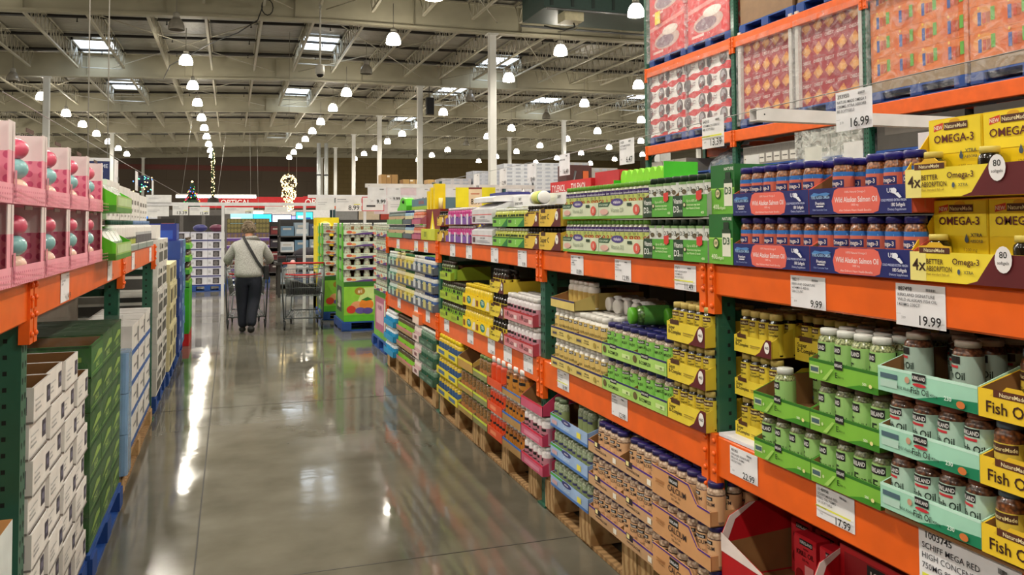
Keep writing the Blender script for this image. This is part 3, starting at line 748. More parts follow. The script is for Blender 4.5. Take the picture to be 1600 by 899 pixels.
# --- yellow boxes with maroon swoosh
def nm_front(txt, sz=.3, cir='90'):
    return [('r', 0, 1, 0, 1, 'E2BE45'), ('p', [(.55, 0), (.7, .3), (.78, .8), (.86, 1), (1, 1), (1, 0)], '5E1A1E'), ('t', txt, .05, .42, sz, '2E2014', 'l', 1, .5), ('r', .08, .30, .80, 1.0, '4A2A18'), ('e', .84, .62, .07, .26, 'F0EEE8'), ('t', cir, .84, .56, .14, '303030', 'c', 1, .1), ('t', 'daily value', .05, .2, .12, '5A4420', 'l', 0, .4)]
nm_b = bottle(.027, .158, M('1E140C', .2, coat=.7), M('C9B45A', .45), [(.06, .6, 'E0C850')], [('r', .08, .92, .68, .95, '4A2A18'), ('t', 'Made', .5, .74, .12, 'E8D8A0', 'c', 1, .6), ('t', 'B-Complex', .5, .4, .12, '3A2C18', 'c', 1, .8), ('r', .1, .9, .0, .12, '6A2A28')], capr=.85, caph=.15)
nm_bm = bottle(.026, .120, M('1E140C', .2, coat=.7), M('1A1512', .45), [(.06, .7, 'E0C850')], [('r', .08, .92, .68, .95, '4A2A18')], lod=2, n=12)
nmt = tray(.325, .30, .098, .13, nm_front('Super C'), side='E2BE45')
stack(XF, 4.505, .327, ZT, 2, .132, 1, 6, 2, bottle(.025, .120, M('1E140C', .2, coat=.7), M('1A1512', .45), [(.06, .6, 'E0C850')], [('r', .08, .92, .68, .95, '4A2A18')], lod=1, n=14), nmt, .30, 'brown vitamin bottle', 'yellow and maroon', r=.025, lowrows=1, group='brown vitamin bottles on the top shelf')
stack(XF, 4.765, .25, ZT, 2, .132, 1, 5, 2, nm_bm, tray(.248, .3, .075, .13, nm_front('C'), side='E2BE45'), .30, 'brown vitamin bottle', 'small yellow swoosh', r=.024, lowrows=1, group='brown vitamin bottles on the top shelf, small tray')
# yellow lid strips on the upper dark bottles
ld3 = bottle(.0265, .117, M('C6CC60', .3, coat=.5), M('E6EAE6', .5), [(.07, .68, 'D2D65A')], [('r', .1, .9, .75, .95, '3A4A26'), ('t', 'D3', .5, .3, .25, '4A5A20')], lod=2, n=12)
ldt = tray(.32, .3, .062, .13, [('r', 0, 1, 0, 1, '7CC24A'), ('p', [(.6, 0), (1, .9), (1, 0)], '1F7A3A'), ('r', .05, .25, .4, .7, '2A4A2A'), ('t', '[]', .5, .4, .3, 'E0F0C8'), ('r', 0, 1, .88, 1, '2A6A2E')], side='8CC850')
stack(XF, 5.41, .322, ZT, 2, .129, 2, 6, 3, ld3, ldt, .3, 'white capped lime D3 bottle', 'lime green', r=.0255, lowrows=1, group='lime D3 bottles')
# white drug cartons with pill bottles under clear slanting fronts
for t in range(2):
    m = MB(); m.prism([(0, 0), (.3, 0), (.3, .148), (.12, .148), (0, .10)], 0, .5, M('D9D9DE', .4), axis='x')
    m.decor([('r', .02, .98, .6, .66, 'D86A6A'), ('r', .05, .18, .12, .5, '5A4048'), ('t', 'ALLERGY RELIEF', .55, .4, .12, '6A6A72', 'c', 1, .5), ('r', .25, .9, .15, .2, 'A8A8B0'), ('r', .25, .8, .26, .3, 'A8A8B0')], (0, 0, 0), (1, 0, 0), (0, 0, 1), .5, .10)
    place(m.P('medicine_carton'), (XF, 5.93, ZT + .15 * t), RZR, '%s white slant-topped medicine carton between pink and lime trays' % ('lower', 'upper')[t], 'carton')
    if t == 0: wc = bottle(.025, .0, WHITE, WHITE, [(.1, .2, 'FFFFFF')]) if False else None
# pink and purple
pk = bottle(.027, .130, M('C43C8A', .3, coat=.5), M('F0E8EE', .4), [(.05, .45, '5A3A98'), (.45, .6, 'D84A98')], [('e', .5, .6, .3, .4, 'E8E4F0')], lod=2, n=12, name='supplement_bottle')
pkt = tray(.37, .3, .05, .12, [('r', 0, 1, 0, 1, '7A4AA0'), ('r', .3, .42, 0, 1.6, 'E2DEEA'), ('r', .75, .87, 0, 1.6, 'E2DEEA')], side='B060A0')
stack(XF, 6.72, .372, ZT, 2, .142, 2, 6, 3, pk, pkt, .3, 'pink and purple bottle with white cap', 'purple', r=.027, lowrows=1, group='pink and purple bottles')
# yellow/brown, maroon triangle display, etc.
stack(XF, 7.02, .26, ZT, 2, .132, 1, 4, 2, nm_bm, tray(.258, .3, .075, .13, nm_front('C'), side='E2BE45'), .30, 'brown vitamin bottle', 'far yellow swoosh', r=.024, lowrows=1, group='far brown vitamin bottles')
m = MB(); m.box(0, .55, 0, .3, 0, .1, M('C8CE3C', .5), mf=M('C8CE3C', .5)); m.box(0, .55, .05, .3, .1, .28, M('7A1418', .5))
m.decor([('p', [(.3, 0), (.62, 0), (.46, .95)], 'F2DC1E'), ('p', [(.42, 0), (.52, 0), (.47, .35)], 'E8E4C8')], (0, .05, .1), (1, 0, 0), (0, 0, 1), .55, .18)
m.decor([('r', .05, .45, .1, .8, 'B4BA30'), ('t', '[][][]', .3, .4, .3, '4A5A20')], (0, 0, 0), (1, 0, 0), (0, 0, 1), .55, .1)
place(m.P('maroon_display_box'), (XF, 7.66, ZT), RZR, 'maroon display box with a yellow triangle above a lime base', 'display box')
ofb = bottle(.03, .133, M('D87A5A', .3, coat=.5), M('EFE6E2', .4), [(.05, .42, '9A4A70'), (.42, .6, 'E8B0A0')], lod=2, n=12, name='supplement_bottle')
stack(XF, 8.08, .40, ZT, 2, .145, 1, 6, 3, ofb, tray(.398, .3, .045, .12, [('r', 0, 1, 0, 1, 'B8607A')], side='C07080'), .3, 'salmon pink bottle with white cap', 'rose', r=.03, lowrows=1, group='salmon pink bottles')
blb = bottle(.034, .133, M('9ABCD8', .3, coat=.5), M('20307A', .4), [(.05, .35, '4A4A58'), (.35, .6, 'E0D8B0')], lod=2, n=12, name='supplement_bottle')
stack(XF, 8.52, .40, ZT, 2, .145, 1, 5, 2, blb, tray(.398, .3, .045, .12, [('r', 0, 1, 0, 1, '55606A')], side='606A72'), .3, 'pale blue jar with navy cap', 'slate', r=.034, lowrows=1, group='pale blue jars')
gnb = bottle(.032, .133, M('7A8A86', .3, coat=.5), M('8E9498', .4), [(.05, .3, '7AC24A'), (.3, .6, 'D0B090')], lod=2, n=12, name='supplement_bottle')
stack(XF, 9.45, .44, ZT, 2, .145, 2, 6, 2, gnb, tray(.438, .3, .05, .12, [('r', 0, 1, 0, 1, '6FA860')], side='70807A'), .3, 'grey lidded tub', 'far green and grey', r=.032, lowrows=1, group='grey lidded tubs')

# --- omega-3 yellow cards in their two swoosh trays (nearest)
def omega_card(flip=False):
    m = MB(); W, H = .168, .205
    m.rbox(0, W, 0, .02, 0, H, M('F5D21A', .4), .004)
    sp = [('r', .02, .98, .55, .98, 'F7DC28'), ('p', [(.12, .84), (.30, .87), (.30, .95), (.12, .92)], 'D8402A'), ('t', 'NEW', .21, .865, .05, 'FFF4E0', 'c', 1, .16), ('e', .52, .95, .1, .035, 'E0A818'), ('r', .32, .76, .85, .94, '50281A'), ('t', 'NatureMade', .54, .87, .05, 'F0E4B8', 'c', 1, .4),
          ('t', 'OMEGA-3', .5, .69, .10, '58181C', 'c', 1, .86), ('e', .64, .50, .035, .035, '4A5A6A'), ('p', [(.605, .505), (.675, .505), (.64, .58)], '4A5A6A'), ('t', 'XTRA', .82, .54, .045, '3A3A3A', 'c', 1, .24), ('t', 'ABSORB', .82, .47, .035, '3A3A3A', 'c', 1, .24), ('t', '1200 mg', .72, .36, .04, '8A6A1A', 'c', 0, .3), ('t', 'Omega-3 Mini Softgels', .7, .30, .03, '8A6A1A', 'c', 0, .5),
          ('r', .45, 1, .10, .27, '5E181E'), ('t', '4X BETTER', .72, .17, .07, 'F4E6C8', 'c', 1, .5)]
    m.decor(sp, (0, 0, 0), (1, 0, 0), (0, 0, 1), W, H)
    b = bottle(.027, .105, M('1A1208', .2, coat=.7), M('E0CE6A', .45), [(.04, .52, 'EBD23C')], [('r', .05, .95, .62, .95, '50281A'), ('t', 'Omega-3', .5, .25, .22, '3A2010', 'c', 1, .9)], caph=.16, capr=.86)
    kids = []
    bm = b[1]; 
    def shift(me, dx, dy, dz):
        c = me.copy(); c.transform(Matrix.Translation((dx, dy, dz))); return c
    dx = .045 if not flip else .125
    kids = [('card_bottle', shift(b[1], dx, -.03, .012), [(k[0], shift(k[1], dx, -.03, .012), [], None) for k in b[2]], None)]
    return m.P('omega_card_pack', kids)
oc0, oc1 = omega_card(), omega_card(True)
sw = [('r', 0, 1, 0, 1, 'F0DA3C'), ('r', 0, .12, 0, 1, 'F1E68A'), ('p', [(.40, 0), (.47, .12), (.53, .6), (.58, 1.0), (1, 1), (1, 0)], '5E181E'), ('t', '4x', .02, .36, .40, '3A2414', 'l', 1), ('t', 'BETTER', .125, .60, .17, '4A3018', 'l', 1, .12), ('t', 'ABSORPTION', .125, .36, .17, '4A3018', 'l', 1, .18), ('t', 'than standard fish oil', .125, .22, .08, '8A6A2A', 'l', 0, .18),
      ('t', 'Omega-3', .40, .62, .2, '4A1A1C', 'c', 1, .18), ('e', .355, .38, .010, .09, '4A5A6A'), ('t', 'XTRA', .42, .33, .1, '4A4A3A', 'c', 1, .10), ('e', .64, .85, .052, .42, 'F0EEF0'), ('t', '80', .64, .9, .2, '2A2A2A', 'c', 1, .07), ('t', 'softgels', .64, .7, .1, '5A5A5A', 'c', 0, .07), ('e', .97, .35, .02, .09, 'E8CC60')]
ot = MB(); ot.box(0, .44, 0, .3, 0, .003, M('E8C81A'))
ot.prism([(0, 0), (.3, 0), (.3, .195), (.1, .195), (0, .075)], 0, .003, M('EFC018', .5), axis='x'); ot.prism([(0, 0), (.3, 0), (.3, .195), (.1, .195), (0, .075)], .437, .44, M('EFC018', .5), axis='x')
ofr = MB(); ofr.box(0, .44, -.001, .003, 0, .075, M('F0DA3C', .4))
ofr.decor(sw, (0, -.001, 0), (1, 0, 0), (0, 0, 1), .44, .075)
lg = MB(); lg.prism([(.03, .07), (.13, .07), (.13, .09), (.105, .092), (.095, .1), (.065, .1), (.055, .092), (.03, .09)], -.002, .002, M('E2B428', .5), axis='y')
lg.decor([('r', .02, .98, 0, .8, '50281A'), ('t', 'NatureMade', .5, .2, .5, 'F0E4B8', 'c', 1, .9)], (.03, -.002, .072), (1, 0, 0), (0, 0, 1), .10, .018)
otp = ot.P('display_tray', [ofr.P('front_panel', label='yellow and maroon printed front lip'), lg.P('maker_crest', label='brown crest tab')])
for t in range(2):
    zz = ZT + .215 * t; yy = 1.735 + .01 * t
    place(otp, (1.70, yy, zz), RZR, '%s yellow and maroon omega-3 display tray at the right edge' % ('lower', 'upper')[t], 'tray')
    for q in range(4):
        for k in range(2):
            px, py = frame_pt(1.70, yy, RZR, .004 + .17 * k + (.012 if q else 0), .075 + .052 * q)
            place(oc1 if (t == 0 and k == 1 and q == 0) else (oc0 if q == 0 else (oc0[0], oc0[1], [], None)), (px, py, zz + .0032 + (.003 * q if t else 0)), RZR,
                  '%s yellow omega-3 bottle card in the %s display tray%s' % (('left', 'right')[k], ('lower', 'upper')[t], '' if q == 0 else ', %s behind the front one' % ORD[q]), 'card pack', 'yellow omega-3 cards')
place(otp, (1.70, 1.735 - .445, ZT), RZR, 'yellow omega-3 display tray beyond the right edge of the view', 'tray')

# --- things on the back half of the top shelf (their tops show above the front goods)
def simple_box(w, d, h, col, specs=(), sidespecs=(), name='carton', topcol=None):
    m = MB(); m.box(0, w, 0, d, 0, h, M(col, .5), mz=M(topcol, .5) if topcol else None)
    m.decor(specs, (0, 0, 0), (1, 0, 0), (0, 0, 1), w, h)
    m.decor(sidespecs, (w, 0, 0), (0, 1, 0), (0, 0, 1), d, h)
    m.decor(sidespecs, (0, d, 0), (0, -1, 0), (0, 0, 1), d, h)
    return m.P(name)
def plinth(y0, w, x, d, h, col, lab, name='carton', specs=()):
    place(simple_box(w, d, h, col, specs, name=name), (x, y0, ZT), RZR, lab, 'carton')
BX = 2.16
plinth(5.55, .8, BX, .5, .345, 'C8C8C4', 'plain stock carton on the back of the top shelf under the red pain reliever box')
plinth(4.70, 1.0, BX, .5, .34, 'C8C8C4', 'plain stock carton on the back of the top shelf under the bright green tray')
place(simple_box(.70, .4, .09, 'C81E24', [('t', 'TYLENOL', .22, .25, .5, 'F6E8E8', 'c', 1, .36), ('t', 'TYLENOL', .72, .25, .5, 'F6E8E8', 'c', 1, .36)]), (BX, 5.50, ZT + .347), RZR, 'red pain reliever carton with white lettering, above the gummy trays', 'carton')
place(simple_box(.34, .4, .125, 'B81C26'), (BX + .02, 4.78 - .0, ZT + .343), RZR, 'plain dark red carton between the lettered red carton and green tray', 'carton')
gt = MB(); gt.box(0, .6, .2, .203, 0, .13, M('46C62A', .4)); gt.box(0, .6, 0, .2, 0, .01, M('46C62A', .4)); gt.box(.597, .6, 0, .2, 0, .13, M('46C62A', .4)); gt.box(0, .003, 0, .2, 0, .06, M('46C62A', .4))
place(gt.P('green_display_tray'), (BX - .02, 4.43, ZT + .342), RZR, 'bright green display tray full of pale tubes, on top of the D3 goods', 'tray')
tb = MB(); tb.prism([(.045 * math.cos(a) * .8, .055 + .05 * math.sin(a)) for a in [2 * PI * i / 14 for i in range(14)]], -.01, .01, M('8EE02A', .4), axis='y'); tb.box(-.02, .02, .01, .16, .03, .10, M('F2F2EA', .4))
tbp = tb.P('tube_pack')
for i in range(8): place(tbp, (BX + .03, 4.38 - .07 * i, ZT + .353), RZR, '%s lime ended tube pack from the left in the bright green tray' % ORD[i], 'tube pack', 'lime tube packs')
# yellow promo sign, white cartons, white jar lying, frog-green clip strip, blue cartons
place(simple_box(.34, .012, .17, 'F2E41A', [('r', .33, .66, .05, .95, 'F0D8B0'), ('r', .33, .66, .92, 1.0, '7A2018'), ('t', '8.99', .5, .15, .28, '2A2018', 'c', 1, .24), ('r', .38, .6, .66, .7, 'C85A30')], name='promo_sign'), (1.82, 6.85, ZT + .287), -.25, 'bright yellow promotional sign board reading 8.99 above the pink bottles', 'sign')
m = MB(); m.prism([(0, 0), (.3, 0), (.3, .05), (.2, .05), (.02, .04), (0, .03)], 0, .5, M('EFEFF2', .4), axis='x'); m.box(.02, .46, .12, .28, .05, .07, M('2A2E74', .5))
place(m.P('medicine_carton'), (XF + .02, 5.95, ZT + .302), RZR, 'topmost white carton with a navy top edge, above the white medicine cartons', 'carton')
place(simple_box(1.0, .2, .075, 'E8E8EA', [('t', 'DEFY', .12, .6, .24, '3A3A40', 'l', 1, .2), ('t', 'SPORT WIPES', .05, .2, .24, '3A3A40', 'l', 1, .3), ('t', 'DEFY', .86, .55, .22, '3A3A40', 'c', 1, .2)]), (XF + .16, 5.45, ZT + .260), RZR, 'long white carton with dark hand lettering behind the lime trays', 'carton')
lj = MB(); lj.T = Matrix.Translation((0, .05, .04)) @ Matrix.Scale(.72, 4) @ Matrix.Rotation(PI / 2, 4, 'Y')
lj.lathe([(.045, 0), (.055, .01), (.055, .06)], 16, WHITE); lj.lathe([(.055, .06), (.058, .12), (.056, .20)], 16, M('D8DC7A', .5)); lj.lathe([(.056, .2), (.056, .22)], 16, M('5AB44A')); lj.lathe([(.056, .2201), (.054, .235), (.045, .24)], 16, WHITE)
place(lj.P('large_white_jar'), (XF + .03, 4.80, ZT + .266), RZR, 'large white jar lying on its side on the brown bottles', 'jar')
m = MB(); m.prism([(0, 0), (.5, 0), (.5, .05), (.44, .12), (.3, .14), (.18, .12), (.12, .06), (0, .02)], -.05, .05, M('5CC82A', .4), axis='y'); m.ball((.36, -.05, .09), .02, BLACK, 8, 5)
place(m.P('frog_display_topper'), (XF + .12, 9.2, ZT + .292), RZR, 'lime green frog-shaped display topper near the far end', 'display topper')
place(simple_box(.9, .3, .11, '5A7A8C', [('t', 'GG GG GG', .5, .5, .3, 'C84A3A', 'c', 1, .7), ('r', 0, 1, 0, .3, '9AC040')]), (XF + .12, 8.65, ZT + .292), RZR, 'grey-blue carton with red letters right of the frog topper', 'carton')
for i in range(3):
    m = MB(); m.box(0, .1, 0, .06, 0, .17 + .03 * i, M('F0D420', .4)); m.lathe([(.02, .0), (.02, .1)], 8, M('E8E0A0'), .05, -.022)
    place(m.P('yellow_card_pack'), (XF + .06, 7.62 - .13 * i, ZT + .283), 0, '%s yellow bottle card standing left of the yellow sign' % ORD[i], 'card pack', 'small yellow cards')
for i, (y, w_) in enumerate(((6.3, .9), (5.3, .7))):
    place(simple_box(w_, .35, .40 + .02 * i, '1B3C78', [('t', 'LAL', .25, .8, .12, 'E0C840', 'c', 1, .3)]), (2.32, y + .3, ZT), RZR, '%s navy blue carton stack on the back of the top shelf' % ('left', 'right')[i], 'carton')

# ------------------------------------------------------------------ middle shelf, right rack
XM = 1.69; Z2 = ZM + .002
SB = lambda txt='Super': [('r', 0, 1, 0, 1, 'E6CF3C'), ('p', [(.58, 0), (.70, .25), (.80, .8), (.87, 1.05), (1, 1.05), (1, 0)], '5E1A20'), ('t', 'Super', .05, .62, .2, '2E2410', 'l', 1, .3), ('t', 'B-Complex', .05, .38, .2, '2E2410', 'l', 1, .36), ('r', .10, .34, .88, 1.12, '4A2A18'), ('r', .45, .72, .5, .55, 'A08A30'), ('r', .45, .68, .4, .44, 'A08A30'), ('e', .90, .6, .065, .34, 'F0EEEA'), ('t', '460', .90, .52, .16, '303030', 'c', 1, .1)]
sbt = tray(.285, .34, .075, .12, SB(), side='E0C63A')
nm2 = bottle(.0265, .148, M('1E140C', .2, coat=.7), M('CDB86A', .45), [(.06, .78, 'DCC63E')], [('r', .08, .92, .80, .96, '4A2A18'), ('t', 'NatureMade', .5, .84, .08, 'E8D8A0', 'c', 1, .8), ('t', 'Super', .5, .70, .07, '2E2410', 'c', 1, .5), ('t', 'B-Complex', .5, .6, .07, '2E2410', 'c', 1, .8), ('r', .1, .9, .0, .12, '6A2A28')], capr=.85, caph=.15)
stack(XM, 3.012, .287, Z2, 3, .158, 1, 5, 4, nm2, sbt, .34, 'yellow label brown bottle', 'yellow B-complex', r=.0265, lowrows=2, group='yellow label bottles left of the green post')
stack(XM + .08, 2.655, .225, Z2, 3, .158, 1, 4, 5, nm2, tray(.222, .36, .06, .12, SB(), side='E0C63A'), .36, 'yellow label brown bottle', 'dim yellow B-complex', r=.0265, lowrows=1, group='yellow label bottles right of the green post')
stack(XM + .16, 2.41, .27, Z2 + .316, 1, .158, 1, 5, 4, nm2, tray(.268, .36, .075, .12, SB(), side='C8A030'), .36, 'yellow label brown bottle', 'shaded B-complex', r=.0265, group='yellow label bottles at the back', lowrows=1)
# green vitamin E
eb = bottle(.0335, .150, spk('C8D098', '4A5A2C', 160), M('E2E6E0', .4), [(.06, .74, '9CCB78')], [('r', .05, .75, .72, .95, '141416'), ('t', 'KIRKLAND', .4, .77, .12, 'F0F0F0', 'c', 1, .62), ('t', 'E', .22, .3, .28, '1A2A14', 'l', 1), ('t', '400 IU', .45, .36, .1, '1A2A14', 'l', 0), ('r', .05, .5, .08, .16, '3A78B0'), ('r', .0, .05, 0, 1, 'D8E8C0')], capr=.80, caph=.13)
eb2 = bottle(.0335, .150, spk('8A9460', '4A5334', 160), M('5A4A38', .3), [(.06, .76, '9CCB78')], [('r', .05, .75, .72, .95, '141416'), ('t', 'KIRKLAND', .4, .77, .12, 'F0F0F0', 'c', 1, .62), ('t', 'E', .22, .3, .28, '1A2A14', 'l', 1), ('t', '400 IU', .45, .36, .1, '1A2A14', 'l', 0), ('r', .05, .5, .08, .16, '3A78B0')], capr=.84, caph=.13)
et = tray(.287, .36, .062, .11, [('r', 0, 1, 0, 1, '7DBB3E'), ('r', 0, 1, .86, 1, '2C6E1E'), ('p', [(.55, 0), (.75, .25), (1, .3), (1, 0)], '3E8A22'), ('r', .02, .16, .3, .68, 'C8E0A0'), ('r', .03, .15, .38, .6, '4A6470'), ('e', .2, .45, .015, .08, 'C8E0A0'), ('r', .40, .52, .72, 1.12, '141416'), ('t', 'KIRKLAND', .46, .85, .14, 'F0F0F0', 'c', 1, .11), ('t', 'E', .43, .32, .26, '1A3A10', 'c', 1), ('t', '400 I.U.', .50, .34, .09, '1A3A10', 'c', 0), ('t', '500', .83, .3, .12, 'F0F8E0', 'c', 1), ('e', .91, .32, .022, .09, 'F0E8A0'), ('p', [(.22, .1), (.36, .7), (.40, .7), (.28, .1)], 'A6D468')], side='4E8E2C')
stack(XM, 2.425, .290, Z2, 1, .156, 2, 4, 2, eb2, et, .36, 'green label E jar', 'low green vitamin E', r=.0335, lowrows=2, group='vitamin E jars on the lowest tier')
stack(XM, 2.425 - .29, .290, Z2 + .156, 1, .156, 1, 4, 2, eb2, et, .36, 'green label E jar', 'second green vitamin E', r=.0335, lowrows=2, group='vitamin E jars on the second tier')
stack(XM + .0, 2.425, .290, Z2 + .156, 1, .156, 1, 4, 5, eb, et, .36, 'white capped E jar', 'half empty green', r=.0335, sag=.62, group='vitamin E jars in the half empty tray')
stack(XM, 2.425 - .29, .290, Z2 + .312, 1, .156, 1, 4, 5, eb, et, .36, 'white capped E jar', 'topmost green vitamin E', r=.0335, sag=.12, group='vitamin E jars in the topmost tray')
# mint fish oil
fb = bottle(.0365, .150, spk('8A5A3A', '3A2018', 120), M('8A4A34', .3), [(.06, .76, 'B9D8C8')], [('r', .08, .72, .80, .98, '141416'), ('t', 'KIRKLAND', .4, .83, .1, 'F0F0F0', 'c', 1, .6), ('r', .15, .65, .7, .76, 'C8303A'), ('t', 'Fish Oil', .45, .44, .17, '142A20', 'c', 1, .8), ('t', 'Wild Alaskan', .45, .32, .07, '142A20', 'c', 0, .7), ('r', .1, .6, .08, .18, 'E6EEE8')], capr=.84, caph=.11)
fbg = bottle(.0365, .150, spk('8A5A3A', '3A2018', 120), M('B8B0A4', .3), [(.06, .76, 'A8C0B4')], [('r', .08, .72, .80, .98, '141416'), ('r', .15, .65, .7, .76, 'C8303A'), ('t', 'Fish Oil', .45, .44, .17, '142A20', 'c', 1, .8)], capr=.84, caph=.11)
ft = tray(.318, .38, .066, .105, [('r', 0, 1, 0, 1, 'A4DCC4'), ('r', 0, 1, .9, 1, 'C8F0E0'), ('p', [(.4, 0), (.66, .3), (1, .42), (1, 0)], '17845C'), ('r', .03, .22, .55, .75, '4E6A78'), ('r', .03, .22, .2, .5, 'B8DCCE'), ('r', .38, .52, .66, .98, '141416'), ('t', 'KIRKLAND', .45, .75, .14, 'F0F0F0', 'c', 1, .13), ('e', .455, .55, .07, .07, 'C8303A'), ('e', .33, .66, .025, .13, 'C89A80'),
     ('t', 'Fish Oil', .46, .2, .24, '142A20', 'c', 1, .18), ('t', 'Wild Alaskan', .30, .24, .13, '142A20', 'c', 0, .16), ('t', '1400mg', .60, .24, .1, '142A20', 'c', 0, .08), ('t', '230', .74, .24, .16, 'E8F8F0', 'c', 1), ('e', .86, .2, .04, .14, 'D87A3C')], side='B8E4D0')
for t_, zz in ((0, Z2 + .02), (1, Z2 + .177)):
    stack(XM - .015, 1.832, .32, zz, 1, .157, 1, 4, 2, fb, ft, .38, 'fish oil jar', ('lowest', 'middle')[t_] + ' mint green fish oil', r=.0365, lowrows=2, group='fish oil jars, %s mint tray' % ('lowest', 'middle')[t_])
stack(XM - .015, 1.832, .32, Z2 + .334, 1, .157, 1, 4, 4, fbg, ft, .38, 'grey fish oil jar', 'topmost mint green fish oil', r=.0365, sag=.45, group='fish oil jars, top mint tray', front_gap=.06)
m = MB(); m.box(0, 1.0, 0, .36, 0, .018, KRAFT); place(m.P('cardboard_pad'), (XM + .0, 1.835, Z2), RZR, 'brown cardboard pad under the mint fish oil trays', 'cardboard pad')
fy = bottle(.034, .150, spk('9A5A2A', '4A2812', 120), M('5A6A78', .3), [(.06, .66, 'D8BE4A')], [('r', .08, .92, .74, .97, '4A2A18'), ('t', 'NatureMade', .5, .8, .1, 'E8D8A0', 'c', 1, .8), ('t', 'Fish Oil', .5, .42, .16, '3A2412', 'c', 1, .86)], capr=.84, caph=.13)
fyt = tray(.32, .38, .066, .10, [('r', 0, 1, 0, 1, 'F4CE2E'), ('p', [(.10, .8), (.14, 1.0), (.2, 1.02), (.24, 1.2), (.36, 1.2), (.40, 1.02), (.46, 1.0), (.48, .8)], 'E8BE28'), ('r', .13, .44, .78, 1.04, '5A2C1A'), ('t', 'NatureMade', .285, .83, .14, 'F0E4B8', 'c', 1, .29), ('t', 'Fish Oil', .07, .22, .40, '3A1A12', 'l', 1, .44), ('p', [(.7, 0), (.8, 1), (1, 1), (1, 0)], '5E181E')], side='F0C828')
for t_ in range(3):
    stack(XM - .02, 1.508, .32, Z2 + .02 + .157 * t_, 1, .157, 1, 4, 2 if t_ < 2 else 1, fy, fyt, .38, 'yellow label fish oil jar', ('lowest', 'middle', 'topmost')[t_] + ' yellow fish oil', r=.034, lowrows=2, group='yellow fish oil jars, %s tray' % ('lowest', 'middle', 'top')[t_], front_gap=.01 if t_ < 2 else .1)
for i_, (ya, yb) in enumerate(zip(YR[:-1], YR[1:])):  # dark cartons added to stop light coming through the rack back
    nb_k = int((yb - ya - .12) / .42)
    wk = (yb - ya - .12) / nb_k
    for q in range(nb_k):
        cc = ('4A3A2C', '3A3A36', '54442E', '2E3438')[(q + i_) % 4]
        place(simple_box(wk - .01, .42, .43, cc, [('r', .1, .9, .2, .5, '6A5A44')]), (2.40, yb - .06 - wk * q, ZM + .002), RZR, 'added light-blocking stock carton at the back of the middle shelf, %s in the %s bay' % (ORD[q], ORD[i_]), 'stock carton', 'added back stock')
        place(simple_box(wk - .01, .34, .45, cc, [('r', .1, .9, .2, .5, '6A5A44')]), (2.30, yb - .06 - wk * q, .2), RZR, 'added light-blocking stock carton at the back of the floor pallets, %s in the %s bay' % (ORD[q], ORD[i_]), 'stock carton', 'added low back stock')
# white cards lying under trays and purple packs at the back
place(simple_box(.30, .10, .012, 'E8E6EC'), (XM + .03, 2.69, Z2), RZR, 'white card sheet lying on the beam beside the green post', 'card sheet')
# beige trays of white jars
wj = bottle(.033, .158, M('E8E6DE', .35, coat=.3), M('EFEEE8', .4), [(.07, .72, 'D9BE72')], [('r', .08, .8, .82, .96, '141416'), ('t', 'KIRKLAND', .44, .85, .1, 'F0F0F0', 'c', 1, .64), ('t', 'TRIPLE FLEX', .5, .46, .11, '2A2414', 'c', 1, .86), ('r', .1, .9, .2, .26, '8A7434'), ('r', 0, .05, 0, 1, 'A88A48')], capr=.82, caph=.17)
wjt = tray(.330, .40, .058, .10, [('r', 0, 1, 0, 1, 'D8C472'), ('r', 0, 1, .82, 1, '2E2A66'), ('r', .06, .28, .2, .6, 'C0AC58'), ('r', .08, .26, .3, .5, '4A4658'), ('t', 'KIRKLAND', .46, .5, .14, '141416', 'c', 1, .2), ('t', 'GLUCOSAMINE', .46, .3, .12, '3A2C14', 'c', 1, .24), ('e', .76, .42, .05, .24, 'A89240'), ('t', '220', .88, .36, .14, '3A2C14')], side='C8B468')
stack(XM, 4.305, .332, Z2, 2, .165, 2, 5, 4, wj, wjt, .40, 'white glucosamine jar', 'beige glucosamine', r=.0325, lowrows=1, group='white glucosamine jars', sag=.05)
stack(XM + .0, 4.305, .332, Z2 + .33, 1, .165, 1, 5, 1, bottle(.033, .14, M('E8E6DE', .35, coat=.3), M('D8D6D0', .4), [(.07, .62, 'C9AE62')], (), capr=.82, caph=.15), tray(.33, .40, .05, .09, [('r', 0, 1, 0, 1, 'D8C472'), ('r', 0, 1, .82, 1, '2E2A66')], side='C8B468'), .40, 'white glucosamine jar', 'topmost beige', r=.0325, group='white glucosamine jars in the top tray', front_gap=.09)
# green B-complex
gbj = bottle(.0345, .152, spk('C8BAA4', '8A7A66', 150), M('1F1E66', .35, coat=.3), [(.07, .74, '8ACB5E')], [('r', .08, .8, .84, .97, '141416'), ('t', 'KIRKLAND', .44, .87, .07, 'F0F0F0', 'c', 1, .64), ('t', 'B-COMPLEX', .5, .62, .11, '16280C', 'c', 1, .9), ('r', .1, .7, .2, .26, 'D8ECC0')], capr=.9, caph=.14)
gbt = tray(.308, .40, .062, .10, [('r', 0, 1, 0, 1, 'A8D46C'), ('r', 0, 1, .86, 1, '2E2A66'), ('r', .28, .5, .7, 1.05, '141416'), ('t', 'KIRKLAND', .39, .8, .14, 'F0F0F0', 'c', 1, .2), ('t', 'B-COMPLEX', .40, .28, .24, '1A2A0C', 'c', 1, .34), ('r', .7, .95, .3, .6, 'D0EAA0'), ('e', .1, .5, .06, .26, '6A5A34'), ('t', '500', .86, .36, .14, '1A2A0C')], side='88C050')
stack(XM, 3.638, .310, Z2, 2, .160, 2, 4, 5, gbj, gbt, .40, 'green B-complex jar', 'light green B-complex', r=.0345, lowrows=2, group='green B-complex jars', jit=.5)
